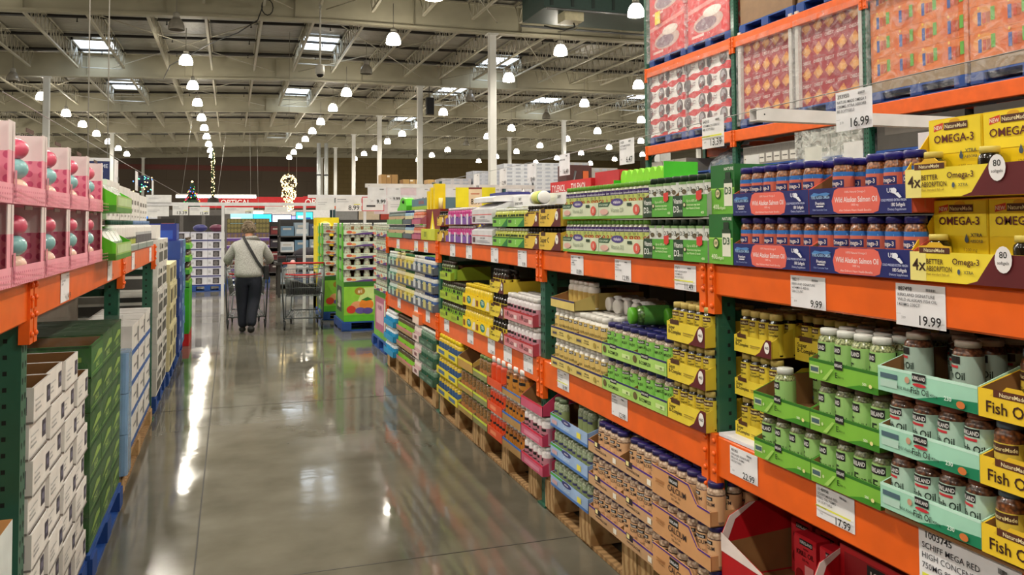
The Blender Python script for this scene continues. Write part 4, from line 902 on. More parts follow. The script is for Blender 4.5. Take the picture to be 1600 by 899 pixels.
# jars lying on top
def lying(proto, x, y, z, rz, lab, cat='bottle'): return place(proto, (x, y, z), rz, lab, cat, tilt=(PI / 2, 0))
lw = bottle(.042, .17, WHITE, M('E4E2DC', .4), [(.1, .6, 'D8D4C8')], (), capr=.85, caph=.18)
zl = Z2 + .163 + .153
for i in range(5): lying(lw, XM + .30 + .02 * (i % 2), 4.0 - .11 * i, zl + .055, PI / 2 * -1 + .15 * (i % 3 - 1), '%s white bottle lying on top of the jars, from the left' % ORD[i])
lg_ = bottle(.045, .20, spk('5A8A3A', '2A4A1E', 90), M('5CB02A', .4), [(.1, .7, '4E8A3C')], (), capr=.85, caph=.15)
for i in range(2): lying(lg_, XM + .22 + .13 * i, 3.36 - .1 * i, zl + .052, -PI / 2 - .2, '%s green capped bottle lying on the navy lids' % ('front', 'rear')[i])
lying(lw, XM + .45, 3.30, zl + .06, -PI / 2 + .4, 'white bottle lying behind the green lying bottles')

# bay 2, middle shelf
pw = bottle(.033, .165, M('E2DCE0', .35, coat=.3), M('ECEAEA', .4), [(.07, .60, 'C88A9A')], [('r', .08, .8, .78, .96, '141416'), ('r', .1, .8, .5, .6, '3A2A30'), ('e', .7, .16, .16, .12, '7A2A2A')], capr=.85, caph=.17, lod=1, n=16)
pwt = tray(.27, .38, .07, .10, [('r', 0, 1, 0, 1, 'D28A92'), ('r', 0, 1, .85, 1, 'B01E28'), ('r', .1, .35, .3, .65, 'B8606C'), ('e', .3, .6, .05, .2, '5A2A30'), ('t', 'CoQ10', .55, .3, .3, '4A1A24', 'c', 1, .3), ('r', .75, .95, .25, .6, 'EAD0D0')], side='C04858')
stack(XM, 5.14, .272, Z2, 2, .172, 2, 4, 3, pw, pwt, .38, 'pink label white jar', 'red rimmed pink', r=.0325, lowrows=1, group='pink label white jars')
rc = bottle(.033, .17, M('E2DCE0', .35, coat=.3), M('C01E28', .35), [(.07, .60, 'C88A9A')], (), capr=.6, caph=.2, lod=1, n=16)
sb2 = tray(.30, .34, .075, .08, SB(), side='E0C63A')
nm3 = bottle(.0265, .152, M('1E140C', .2, coat=.7), M('1A1512', .45), [(.06, .6, 'DCC63E')], [('r', .08, .92, .68, .95, '4A2A18')], lod=2, n=12)
stack(XM, 5.45, .30, Z2, 3, .162, 1, 5, 2, nm3, sb2, .34, 'brown yellow label bottle', 'far yellow B-complex', r=.0265, lowrows=1, group='brown bottles in bay two')
yb = bottle(.03, .158, M('E4C832', .35, coat=.3), M('E8C818', .4), [(.05, .62, 'EFD01E')], [('e', .5, .5, .26, .2, '167A6A')], lod=2, n=12, name='probiotic_bottle')
ybt = tray(.345, .34, .085, .13, [('r', 0, 1, 0, 1, 'F4D41C'), ('e', .5, .55, .17, .34, '157A6E'), ('t', 'TRU', .5, .45, .3, 'E8F4E8', 'c', 1, .2), ('p', [(.72, .1), (.98, .1), (.98, .8), (.85, .8)], 'E8DCC0'), ('r', .05, .2, .2, .7, '8A4A20')], side='EFC81C')
stack(XM, 6.15, .348, Z2, 2, .172, 2, 6, 2, yb, ybt, .34, 'yellow probiotic bottle', 'bright yellow', r=.028, lowrows=1, group='yellow probiotic bottles')
gd = bottle(.03, .15, spk('5A6A34', '2A3018', 90), M('3A2E28', .4), [(.06, .62, '8AB83A')], [('r', .1, .7, .7, .95, '141416')], lod=2, n=12, name='supplement_bottle')
gdt = tray(.36, .34, .062, .11, [('r', 0, 1, 0, 1, 'A4BE30'), ('r', .05, .5, .3, .7, '8AA02A'), ('r', .55, .7, .5, 1, '141416')], side='98B02C')
stack(XM, 6.88, .362, Z2, 3, .160, 2, 6, 1, gd, gdt, .34, 'lime label dark bottle', 'lime and olive', r=.029, lowrows=1, group='lime label dark bottles', skip=[(2, 1)])
# bay 1, middle shelf: mixed pale bottles in grey trays
mt = tray(.31, .36, .06, .10, [('r', 0, 1, 0, 1, '5E6470'), ('r', .1, .6, .3, 1.4, 'B8B890'), ('r', .7, .95, .3, .8, '8A94A4')], side='6A707C')
mixes = [('D8D8D4', '2A4A9A', '4A6AA8'), ('D8D8D4', 'F0EFEA', '5E7A94'), ('E4DC9A', '3A7A4A', 'D0C24A'), ('D8D0B0', 'EDE4A0', 'B8A868'), ('C8D8D0', 'F0F0EE', '6AA08A')]
for i, y in enumerate((7.58, 8.02, 8.46, 8.9, 9.35)):
    bd, cp, lb = mixes[i]
    bt = bottle(.031, .15, M(bd, .35, coat=.3), M(cp, .4), [(.06, .6, lb)], [('r', .1, .8, .4, .7, 'E4E0B8')], lod=2, n=12, name='supplement_bottle')
    stack(XM, y, .215, Z2, 3, .163, 2, 3, 1 if i != 3 else 2, bt, tray(.212, .36, .06, .10, [('r', 0, 1, 0, 1, '5E6470'), ('r', .25, .75, .25, 1.5, ('C8C07A', 'C8CCD0', 'D8CC70', 'D8B860', 'A8C8B8')[i])], side='6A707C'), .36,
          ('pale blue capped bottle', 'white capped bottle', 'green capped cream bottle', 'cream bottle', 'mint label bottle')[i], ('blue-grey', 'grey and white', 'grey and lemon', 'grey and gold', 'far grey and mint')[i], r=.031, lowrows=1, group='pale bottles in bay one, lot %s' % ORD[i], sag=.25 if i in (1, 3) else 0)

# ------------------------------------------------------------------ bottom shelf, right rack (on the wooden pallets)
Z3 = pz + .006; XL3 = 1.685
# krill oil cartons
kr = M('B4141E', .4)
def krill_case(w, d, h, open_=True):
    m = MB(); t = .004
    m.box(0, w, 0, d, 0, t, KRAFT); m.prism([(0, 0), (w, 0), (w, h * .5), (w * .6, h * .42), (0, h * .62)], 0, t, kr, axis='y')
    m.box(0, w, d - t, d, t, h, kr); m.quad([(t, d - t - .001, t), (w - t, d - t - .001, t), (w - t, d - t - .001, h * .6), (t, d - t - .001, h * .6)], KRAFT)
    m.prism([(0, 0), (d, 0), (d, h), (d * .3, h), (d * .08, h * .85), (0, h * .62)], 0, t, kr, axis='x'); m.prism([(.01, .01), (d - .01, .01), (d - .01, h * .6), (.01, h * .5)], t, t + .001, KRAFT, axis='x'); m.prism([(0, h * .62), (d * .08, h * .85), (d * .3, h), (d * .36, h), (d * .14, h * .8), (.02, h * .5)], t, t + .0015, M('E8DAD6', .5), axis='x')
    m.prism([(0, 0), (d, 0), (d, h * .45), (0, h * .42)], w - t, w, kr, axis='x')
    fr = MB(); fr.prism([(0, h * .40), (w * .5, h * .40), (w, h * .42), (w, h * .5), (w * .6, h * .42), (0, h * .64)], -.002, -.0005, M('E8DAD6', .5), axis='y')
    return m.P('krill_display_case', [fr.P('front_edge', label='white torn cut edge')])
def krill_box():
    m = MB(); m.rbox(0, .115, 0, .06, 0, .20, M('C81E2C', .35), .003)
    m.decor([('p', [(0, 0), (1, 0), (1, .9), (0, .98)], 'D2303A'), ('r', .25, .85, .84, .94, '141416'), ('t', 'KIRKLAND', .55, .865, .05, 'F0F0F0', 'c', 1, .55), ('t', 'EXTRA', .55, .77, .03, '2A0A0C', 'c', 1, .3), ('t', 'KRILL OIL', .52, .66, .085, '1A0608', 'c', 1, .8), ('t', '500 mg', .52, .58, .04, '1A0608', 'c', 0, .4), ('r', .5, .9, .12, .52, 'E8A0A0'), ('e', .25, .3, .18, .12, '8A0E16')], (0, 0, 0), (1, 0, 0), (0, 0, 1), .115, .20)
    return m.P('krill_oil_carton')
kb = krill_box(); kc = krill_case(.44, .40, .27)
kl = simple_box(.44, .40, .135, 'B4141E', [('r', .05, .95, .1, .9, '8A0E16')])
for i, (y, x, z) in enumerate(((2.66, XL3 + .02, Z3), (2.205, XL3 + .05, Z3), (1.75, XL3 + .06, Z3))):
    place(kl, (x, y, z), RZR, 'closed red carton under the %s krill oil display case' % ORD[i], 'carton')
    z += .137
    place(kc, (x, y, z), RZR, '%s red krill oil display case from the green post' % ORD[i], 'display case')
    for q in range(2):
        for k in range(3):
            px, py = frame_pt(x, y, RZR, .02 + .135 * k, .20 + .09 * q)
            if i == 0 and k == 0 and q == 0: continue
            place(kb, (px, py, z + .005), RZR, '%s red krill oil carton from the left, row %d of the %s case' % (ORD[k], q + 1, ORD[i]), 'carton', 'red krill oil cartons')
kt = MB(); kt.box(0, .40, 0, .02, -.12, .12, kr); kt.box(.02, .38, -.001, 0, .02, .1, M('8A0E16')); kt.decor([('r', .3, .9, .3, .8, '141416'), ('t', 'KIRKLAND', .6, .42, .26, 'D8C8C0', 'c', 1, .54)], (0, -.001, 0), (1, 0, 0), (0, 0, 1), .4, .12)
place(kt.P('krill_carton_lid'), (XL3 + .16, 2.20, Z3 + .30), RZR, 'red carton header with a black lettered band across the second case', 'carton', tilt=None)
# light blue trays of green gummies
gb3 = bottle(.030, .150, spk('B4BEA8', '7A8A6A', 100), M('5A6A50', .4), [(.06, .6, '8A9A6A')], [('r', .1, .9, .8, .95, '3A3A66')], capr=.86, caph=.13, lod=1, n=16)
gbt3 = tray(.50, .36, .07, .11, [('r', 0, 1, 0, 1, '9CB8E0'), ('r', 0, 1, 0, .2, '4A78C0'), ('r', 0, .35, .82, 1, '4CA83A'), ('e', .45, .85, .13, .2, '3A3C7A'), ('t', 'vitafusion', .45, .78, .14, 'F0F0FF', 'c', 1, .2), ('t', 'Calcium', .46, .35, .26, 'D8E8F8', 'c', 0, .3), ('r', .74, .84, .3, .7, 'E8DC50'), ('r', .05, .2, .3, .6, 'D0A8B0')], side='88A8D8')
stack(XL3, 4.31, .502, Z3, 3, .162, 1, 8, 2, gb3, gbt3, .36, 'green and clear gummy jar', 'light blue gummy', r=.029, lowrows=1, group='gummy jars in the light blue trays', sag=.5)
# a green plant-like bunch on top
pl = MB(); gm_ = M('3A8A2A', .6)
for i in range(60):
    a = R_.uniform(0, 2 * PI); e = R_.uniform(.2, 1.2); l = R_.uniform(.05, .09)
    c, s_ = math.cos(a), math.sin(a); p0 = Vector((c * .02, s_ * .05, 0)); p1 = p0 + Vector((c * math.cos(e) * l, s_ * math.cos(e) * l * 1.6, math.sin(e) * l))
    sd = Vector((-s_, c, 0)) * .008; pl.add([p0, (p0 + p1) / 2 + sd, p1, (p0 + p1) / 2 - sd], [(0, 1, 2, 3)], gm_)
tag(obj('green_shredded_topper', pl.mesh('green_shredded_topper')), 'bright green frilly topper above the light blue trays', 'topper').location = (XL3 + .12, 3.94, Z3 + .48)
# calcium
cb_ = bottle(.0345, .152, spk('DCC4AA', '9A7E68', 90), M('221C5E', .35, coat=.3), [(.08, .72, 'DDB084'), (.69, .72, '2A1E50')], [('r', .1, .85, .76, .90, '141416'), ('t', 'KIRKLAND', .47, .79, .07, 'F0F0F0', 'c', 1, .66), ('t', 'CALCIUM', .5, .56, .14, '1E1420', 'c', 1, .9), ('t', '600 mg + D3', .5, .3, .07, '1E1420', 'c', 0, .7), ('r', .1, .6, .04, .14, 'A87A50')], capr=.9, caph=.13)
cbt = tray(.332, .40, .055, .115, [('r', 0, 1, 0, 1, 'C8A078'), ('r', 0, 1, .84, 1, '4A2A8A'), ('r', .22, .42, .6, 1.1, '2A1E2A'), ('r', .24, .32, .7, 1.05, 'F0E4A0'), ('t', 'KIRKLAND', .34, .36, .16, '2A1E2A', 'c', 1, .2), ('t', 'CALCIUM', .52, .34, .2, '2A1E2A', 'c', 1, .2), ('r', .84, .94, .2, .64, 'F0ECE0')], side='C8986A')
stack(XL3, 3.798, .334, Z3, 3, .160, 2, 5, 4, cb_, cbt, .40, 'calcium jar', 'purple rimmed calcium', r=.033, lowrows=2, group='calcium jars', jit=.4, sag=.12)
# side-turned calcium cases
cs = MB(); W_, D_ = .44, .34; t = .004
cs.box(0, W_, 0, D_, 0, t, KRAFT); cs.box(0, W_, D_ - t, D_, t, .11, KRAFT); tanm = M('D09A68', .6)
cs.prism([(0, 0), (W_, 0), (W_, .055), (W_ * .80, .055), (W_ * .66, .115), (0, .115)], -.001, t, tanm, axis='y')
cs.box(0, t, 0, D_, t, .115, tanm); cs.box(W_ - t, W_, 0, D_, t, .055, tanm)
cf = MB(); cf.decor([('p', [(0, .95), (0, 1), (.66, 1), (.8, .5), (.785, .48), (.65, .94)], '4A2A8A'), ('r', .8, 1, .44, .5, '4A2A8A'), ('r', .32, .48, .66, .92, '141416'), ('t', 'KIRKLAND', .40, .73, .10, 'F0F0F0', 'c', 1, .15), ('t', 'CALCIUM', .46, .42, .20, '1E1420', 'c', 1, .44), ('t', '600 mg + D3', .44, .28, .09, '1E1420', 'c', 0, .3), ('t', '500 tablets', .44, .14, .09, '1E1420', 'c', 0, .3), ('r', .08, .24, .55, .6, 'B07C4C'), ('r', .08, .22, .45, .5, 'B07C4C')], (0, -.001, 0), (1, 0, 0), (0, 0, 1), W_, .115)
csp = cs.P('calcium_case', [cf.P('printed_side', label='tan side panel with black lettering')])
stack(XL3 - .01, 3.125, .445, Z3, 3, .160, 1, 6, 4, cb_, csp, .34, 'calcium jar', 'tan side-turned calcium', r=.034, lowrows=2, group='calcium jars in the tan cases', jit=.5)
# bay 2 bottom
pkb = bottle(.036, .158, M('E0DADC', .35, coat=.3), M('ECECEC', .4), [(.08, .62, 'B87A88')], [('r', .1, .8, .78, .96, '141416'), ('r', .1, .8, .5, .58, '4A3038')], capr=.8, caph=.14, lod=1, n=16)
pkt3 = tray(.36, .36, .06, .11, [('r', 0, 1, 0, 1, 'C85A78'), ('r', 0, 1, .85, 1, 'D01E3C'), ('r', .15, .85, .2, .6, 'D888A0')], side='C03A5A')
stack(XL3, 4.80, .362, Z3, 2, .168, 1, 5, 2, pkb, pkt3, .36, 'rose label white jar', 'crimson rimmed pink', r=.034, lowrows=1, group='rose label jars')
ecm = MB(); ecm.box(0, .36, 0, .36, 0, .003, KRAFT); 
place(tray(.36, .36, .06, .15, [('r', 0, 1, 0, 1, 'C85A78'), ('r', 0, 1, .85, 1, 'D01E3C')], side='C03A5A'), (XL3, 4.80, Z3 + .336), RZR, 'empty open crimson tray on top of the rose label jars', 'tray')
orb = bottle(.034, .158, spk('C87830', '6A3A14', 90), M('ECECEC', .4), [(.08, .62, 'C07828')], [('r', .1, .8, .78, .96, '141416'), ('e', .5, .3, .25, .2, 'E8A030')], capr=.86, caph=.15, lod=1, n=16)
stack(XL3, 5.17, .36, Z3, 2, .168, 1, 5, 2, orb, tray(.358, .36, .055, .11, [('r', 0, 1, 0, 1, 'B08850'), ('r', 0, 1, .8, 1, '2A6AC8')], side='4A78B8'), .36, 'amber jar with white cap', 'blue rimmed', r=.034, lowrows=1, group='amber jars')
big = bottle(.058, .19, spk('B87030', '5A3210', 60), M('ECECEC', .4), [(.08, .64, 'C08030')], [('r', .1, .8, .78, .96, '141416'), ('t', 'Zinc', .5, .4, .2, '4A2A10', 'c', 1, .6)], capr=.9, caph=.17, lod=0, n=20, name='large_jar')
stack(XL3, 5.17, .36, Z3 + .336, 1, .168, 1, 3, 2, big, tray(.358, .36, .04, .08, [('r', 0, 1, 0, 1, 'B08850'), ('r', 0, 1, .8, 1, '2A6AC8')], side='4A78B8'), .36, 'big amber jar', 'topmost blue rimmed', r=.058, group='big amber jars')
rd = bottle(.032, .158, M('C8401E', .3, coat=.5), M('ECECEC', .4), [(.08, .62, 'D8481E')], [('r', .1, .8, .78, .96, '141416')], capr=.86, caph=.15, lod=2, n=14, name='vitamin_c_bottle')
stack(XL3, 5.50, .32, Z3, 2, .168, 1, 5, 2, rd, tray(.318, .36, .06, .11, [('r', 0, 1, 0, 1, 'D8522A'), ('r', .2, .6, .3, .7, 'E88A60')], side='D8522A'), .36, 'red-orange bottle', 'red-orange', r=.031, lowrows=1, group='red-orange bottles')
rdb = bottle(.045, .19, M('C8401E', .3, coat=.5), M('ECECEC', .4), [(.08, .62, 'D8481E')], (), capr=.86, caph=.2, lod=1, n=16, name='large_jar')
stack(XL3, 5.50, .32, Z3 + .336, 1, .168, 1, 3, 2, rdb, tray(.318, .36, .05, .09, [('r', 0, 1, 0, 1, 'D8522A')], side='D8522A'), .36, 'big red-orange bottle', 'topmost red-orange', r=.045, group='big red-orange bottles')
gc = bottle(.036, .158, spk('A87848', '5A4A28', 70), M('6A8A4A', .4), [(.05, .4, 'B87A48')], (), capr=.9, caph=.14, lod=2, n=14, name='gummy_jar')
stack(XL3, 5.86, .35, Z3, 3, .168, 1, 4, 2, gc, tray(.348, .36, .05, .10, [('r', 0, 1, 0, 1, '8A8A5A'), ('r', 0, 1, .7, 1, 'C8D83A')], side='8A8A5A'), .36, 'grey-green gummy jar', 'lime rimmed olive', r=.036, lowrows=1, group='grey-green gummy jars', sag=.3)
stack(XL3, 6.28, .41, Z3, 2, .168, 1, 4, 1, gc, tray(.408, .36, .05, .10, [('r', 0, 1, 0, 1, 'A8884A'), ('r', 0, 1, .7, 1, 'C8D83A')], side='A8884A'), .36, 'orange gummy jar', 'lime rimmed brown', r=.036, lowrows=1, group='orange gummy jars')
place(tray(.408, .36, .075, .16, [('r', 0, 1, 0, 1, 'B8904A'), ('r', 0, 1, .8, 1, 'D8C83A')], side='C8A050'), (XL3, 6.28, Z3 + .336), RZR, 'empty open brown tray with a yellow rim above the orange gummy jars', 'tray')
ylb = bottle(.036, .16, M('D8B82A', .35, coat=.3), M('F0D81E', .4), [(.08, .6, '3A5A8A')], (), capr=.8, caph=.2, lod=2, n=14, name='vitamin_bottle')
stack(XL3, 6.98, .34, Z3, 3, .168, 2, 4, 2, ylb, tray(.338, .36, .06, .11, [('r', 0, 1, 0, 1, 'E0D030'), ('r', .2, .8, .2, .7, '4A6A94')], side='D8C82C'), .36, 'yellow capped bottle', 'yellow and blue', r=.035, lowrows=1, group='yellow capped bottles')
# bay 1 bottom
dg = bottle(.033, .15, M('6A8A74', .35, coat=.3), M('D0D8D0', .4), [(.06, .55, '2A5A44')], (), capr=.8, caph=.16, lod=2, n=12, name='supplement_bottle')
stack(XL3, 7.68, .27, Z3, 3, .160, 2, 4, 1, dg, tray(.268, .36, .06, .11, [('r', 0, 1, 0, 1, '3E5E4C'), ('r', .2, .8, .3, .6, '6A8A74')], side='46644F'), .36, 'pale capped green bottle', 'dark green', r=.033, lowrows=1, group='pale capped green bottles')
pw2 = bottle(.033, .15, M('E8D8D4', .35, coat=.3), M('EEE', .4) if False else M('E8E4E4', .4), [(.06, .55, 'D8B8BC')], (), capr=.8, caph=.16, lod=2, n=12, name='supplement_bottle')
stack(XL3, 7.98, .28, Z3, 3, .160, 1, 4, 1, pw2, tray(.278, .36, .06, .11, [('r', 0, 1, 0, 1, 'D8C4C0'), ('r', .3, .7, .3, .8, '7A4A54')], side='D8C4C0'), .36, 'blush white bottle', 'blush', r=.033, lowrows=1, group='blush bottles')
place(simple_box(.28, .3, .10, 'E8824A', [('r', 0, 1, 0, .7, 'E8D0C4')]), (XL3, 7.98, Z3 + .482), RZR, 'carton with an orange top band on the blush stack', 'carton')
lgb = bottle(.03, .15, M('5A4A34', .35, coat=.4), M('4A3A2A', .4), [(.06, .55, '8ACC3A')], (), capr=.8, caph=.16, lod=2, n=12, name='supplement_bottle')
stack(XL3, 8.80, .40, Z3, 3, .160, 2, 6, 1, lgb, tray(.398, .36, .05, .10, [('r', 0, 1, 0, 1, 'A88A60'), ('r', 0, 1, .6, 1, 'C87A80')], side='A88A60'), .36, 'lime label brown bottle', 'rose rimmed tan', r=.03, lowrows=1, group='lime label brown bottles')
bbb = bottle(.036, .15, M('E0E8F0', .35, coat=.3), M('E8EEF2', .4), [(.06, .6, '2A9AD0')], (), capr=.6, caph=.2, lod=2, n=12, name='supplement_bottle')
stack(XL3 - .03, 9.40, .56, Z3, 3, .160, 1, 6, 1, bbb, tray(.558, .36, .06, .10, [('r', 0, 1, 0, 1, '2A94C8')], side='2A94C8'), .36, 'white and sky blue bottle', 'sky blue', r=.036, lowrows=1, group='sky blue bottles')

# ------------------------------------------------------------------ left rack: pink boxes on top
PK = M('E58FA6', .5, 'dots', col2='C85A80', sc=30.0); PKP = M('EC9AB0', .5); PKS = M('F0A2B4', .5); GREYW = M('E6DADA', .55)
def pink_case(w, d, h):
    t = .004; m = MB(); m.box(0, w, 0, d, 0, t, PKP); m.box(t, w - t, d - t, d, t, h, PK); m.box(t, w - t, d - t - .001, d - t, h * .66, h - .002, GREYW)
    for x0, x1 in ((0, t), (w - t, w)):
        m.prism([(0, 0), (d, 0), (d, h * .64), (0, h * .64)], x0, x1, PK, axis='x')
        m.prism([(0, h * .64), (d, h * .64), (d, h), (.0, h)], x0, x1, GREYW, axis='x')
    for x0, x1 in ((0, .022), (w - .035, w)):
        m.box(x0, x1, -.003, 0, 0, h * .64, PKS); m.box(x0, x1, -.003, 0, h * .64, h, GREYW)
    m.box(.16, w - .16, -.002, 0, h - .012, h, M('5A4038', .7))
    fr = MB(); fr.box(0, w, -.006, -.003, 0, h * .24, PKS)
    fr.decor([('r', .03 + .045 * i, .055 + .045 * i, .62 - .26 * j, .72 - .26 * j, 'D8758E') for i in range(21) for j in range(3)], (0, -.006, 0), (1, 0, 0), (0, 0, 1), w, h * .24)
    fr.decor([('r', .015, .075, .2, 1.7, 'D27A90'), ('r', .025, .065, .3, .8, 'B85A74')], (0, -.0062, 0), (1, 0, 0), (0, 0, 1), w, h * .24)
    return m.P('pink_display_case', [fr.P('front_panel', label='plain pink front lip')])
def egg_pack():
    m = MB(); m.box(-.05, .05, .03, .036, 0, .19, M('F2C4CE', .5))
    k = []
    for nm, c, z in (('peach_egg', 'F0C8B4', .03), ('teal_egg', '8AC4C8', .088), ('pink_egg', 'E0607E', .148)):
        e = MB(); e.ball((0, 0, z), .041, M(c, .3, coat=.5), 16, 10, .82); k.append((nm, e.mesh(nm), [], {'peach_egg': 'peach egg', 'teal_egg': 'teal egg', 'pink_egg': 'pink egg'}[nm]))
    return m.P('egg_balm_pack', k)
pcs, eg = pink_case(.414, .36, .226), egg_pack()
ZLs = 1.470
for t_ in range(2):
    for i, y in enumerate((2.165, 2.59, 3.015, 3.44, 3.865)):
        place(pcs, (XL + .05, y, ZLs + .229 * t_), RZL, '%s pink spotted display case, %s from the near end' % (('lower', 'upper')[t_], ORD[i]), 'display case', 'pink display cases')
        for q in range(2):
            for k in range(2):
                if k == 1 and q == 0: continue
                px, py = frame_pt(XL + .05, y, RZL, .225 + .11 * k, .045 + .13 * q)
                place(eg, (px, py, ZLs + .229 * t_ + .02), RZL, '%s pack of three balm eggs%s in the %s pink case, number %s along' % (('left', 'right')[k], '' if q == 0 else ' behind', ('lower', 'upper')[t_], ORD[i]), 'egg pack', 'balm egg packs')
# green display with clear packs
def green_disp():
    m = MB(); w, d, h = .62, .36, .225; gm = M('5CC81E', .45)
    m.box(0, w, 0, d, 0, .004, gm); m.box(0, w, d - .004, d, .004, h, gm)
    for x0, x1 in ((0, .004), (w - .004, w)): m.prism([(0, 0), (d, 0), (d, h), (d * .7, h), (0, .08)], x0, x1, gm, axis='x')
    m.box(0, w, -.002, 0, 0, .08, M('9AC060', .5))
    m.decor([('r', 0, 1, 0, .3, '4A8A2A'), ('r', .05, .95, .4, .9, 'B8D49A')], (0, -.002, 0), (1, 0, 0), (0, 0, 1), w, .08)
    m.decor([('e', .45, .5, .28, .3, 'DCE8DC'), ('r', 0, 1, .0, .18, '3A8A22')], (0, .36, 0), (0, -1, 0), (0, 0, 1), d, h * .8)
    return m.P('green_display_case')
gdp = green_disp()
cp = MB(); cp.prism([(0, 0), (.08, 0), (.08, .12), (.07, .145), (.03, .13), (0, .08)], 0, .13, M('DDE4DE', .2, coat=.6), axis='x'); cpp = cp.P('clear_shell_pack')
for t_ in range(2):
    place(gdp, (XL + .11, 4.30, ZLs + .229 * t_), RZL, '%s bright green slanted display case after the pink ones' % ('lower', 'upper')[t_], 'display case')
    for k in range(4):
        px, py = frame_pt(XL + .11, 4.30, RZL, .03 + .145 * k, .04); place(cpp, (px, py, ZLs + .229 * t_ + .005), RZL, '%s clear shell pack in the %s green display case' % (ORD[k], ('lower', 'upper')[t_]), 'clear pack', 'clear shell packs')
# white cartons and lotion bottles beyond
lot = bottle(.035, .19, WHITE, M('2A5A50', .4), [(.1, .4, 'B8C45A'), (.02, .1, '3A6AB0')], [('t', 'BAM', .5, .9, .3, '4A5A5A', 'c', 1, .9)], capr=.5, caph=.14, lod=1, n=12, name='lotion_bottle')
lot2 = bottle(.035, .19, WHITE, M('7A9ACA', .4), [(.1, .6, 'C0C4C8')], [('r', .2, .8, .2, .8, '6A6A70')], capr=.6, caph=.14, lod=1, n=12, name='lotion_bottle')
lt = tray(.55, .34, .045, .06, [('r', 0, 1, 0, 1, '8A9A96'), ('r', 0, 1, .8, 1, 'D8DCD8')], side='9AA6A2')
for i, y in enumerate((4.98, 5.56, 6.14, 6.72)):
    place(lt, (XL + .03, y, ZLs), RZL, '%s grey-green tray of lotion bottles from the green cases' % ORD[i], 'tray')
    for k in range(7):
        for q in range(1):
            px, py = frame_pt(XL + .03, y, RZL, .04 + .077 * k, .045); place(lot if i < 2 else lot2, (px, py, ZLs + .004), RZL, '%s white lotion bottle in the %s grey-green tray' % (ORD[k], ORD[i]), 'lotion bottle', 'lotion bottles')
    for k in range(3):
        px, py = frame_pt(XL + .0, y, RZL, .0 + .185 * k, .02)
        sp = [('r', .2, .8, .55, .7, '6A6A66'), ('r', .25, .75, .3, .4, 'A8A8A4'), ('r', .3, .7, .1, .16, 'A8A8A4')]
        place(simple_box(.178, .25, .22 - .01 * i, 'ECECEA', sp, sp), (px, py, ZLs + .197), RZL, '%s tall white carton above the %s lotion tray' % (ORD[k], ORD[i]), 'carton', 'tall white cartons')

# ------------------------------------------------------------------ left rack, floor level
put_pallet(XL + .02, 3.06, .002, RZL, 'blue pallet under the white open boxes in the left rack', w=1.15, blue=True)
put_pallet(XL + .04, 4.22, .002, RZL, 'blue pallet under the green wrapped cartons', w=1.12, blue=True)
put_pallet(XL + .02, 5.48, .002, RZL, 'wooden pallet under the white cartons with blue bands', w=2.0)
put_pallet(XL + .02, .8, .002, RZL, 'blue pallet nearest the camera in the left rack', w=2.1, blue=True)
def open_box(w, d, h, specs, side=WHITE):
    m = MB(); t = .006
    m.box(0, w, 0, d, 0, t, KRAFT); ms = side
    m.box(0, w, -.001, t, 0, h, ms); m.box(0, w, d - t, d, 0, h, ms); m.box(0, t, t, d - t, 0, h, ms); m.box(w - t, w, t, d - t, 0, h, ms)
    for (a, b, c, dd) in ((t, w - t, d - t - .0012, d - t - .0004),): m.box(a, b, c, dd, t, h - .001, KRAFT)
    for x in (t + .0004, w - t - .0012): m.box(x, x + .0008, t, d - t, t, h - .001, KRAFT)
    m.box(.01, w - .01, .01, d - .01, h * .35, h * .36, M('5A4028', .8))
    fr = MB(); fr.decor(specs, (0, -.001, 0), (1, 0, 0), (0, 0, 1), w, h)
    fr.decor(specs, (0, d, 0), (0, -1, 0), (0, 0, 1), d, h)
    return m.P('open_carton', [fr.P('printed_side')])
wsp = [('r', .74, .95, .25, .75, '3A3648'), ('r', .78, .91, .4, .6, '6A6880'), ('r', .1, .4, .3, .36, 'A8A8A8'), ('r', .1, .35, .44, .5, 'B8B8B8'), ('r', .1, .5, .6, .64, 'B8B8B8'), ('r', 0, 1, 0, .06, '8A8480')]
ob = open_box(.272, .38, .118, wsp, M('E9E6E3', .5))
z = .15
for t_ in range(8):
    for k in range(4):
        if t_ == 7 and k == 3: continue
        for q in range(1):
            px, py = frame_pt(XL + .0 + .012 * ((t_ + k) % 2), 3.10 + .004 * (t_ % 2), RZL, .277 * k, .385 * q)
            if t_ == 8 and k == 0 and q == 0: pass
            place(ob, (px, py, z + .1195 * t_), RZL, 'white open-topped carton, %s from the near post, layer %d from the floor%s' % (ORD[k], t_ + 1, '' if q == 0 else ', behind'), 'open carton', 'white open cartons')
gsp = [('r', .05, .95, .1, .14, '6A9A3A'), ('p', [(.1, .4), (.6, .7), (.9, .65), (.9, .5), (.5, .45)], '8AAE4A'), ('t', 'SNACK', .5, .2, .16, 'A8C86A', 'c', 1, .6), ('r', .02, .98, .92, .98, '1E4A1E')]
gcart = simple_box(.36, .40, .155, '25581F', gsp, gsp, topcol='1C3F1A'); 
for t_ in range(6):
    for k in range(3):
        for q in range(1 if t_ < 5 else 3):
            if t_ == 5 and k == 0 and q == 0: continue
            px, py = frame_pt(XL + .02, 4.24, RZL, .365 * k, .405 * q)
            place(gcart, (px, py, .15 + .157 * t_), RZL, 'green snack carton, %s from the near side, layer %d%s' % (ORD[k], t_ + 1, ('', ', second row', ', back row')[q]), 'snack carton', 'green snack cartons')
place(open_box(.36, .40, .15, gsp, M('2E6A2A', .5)), (XL + .02, 4.24, .15 + .157 * 5), RZL, 'open green carton with a brown inside beside the white open cartons', 'carton')
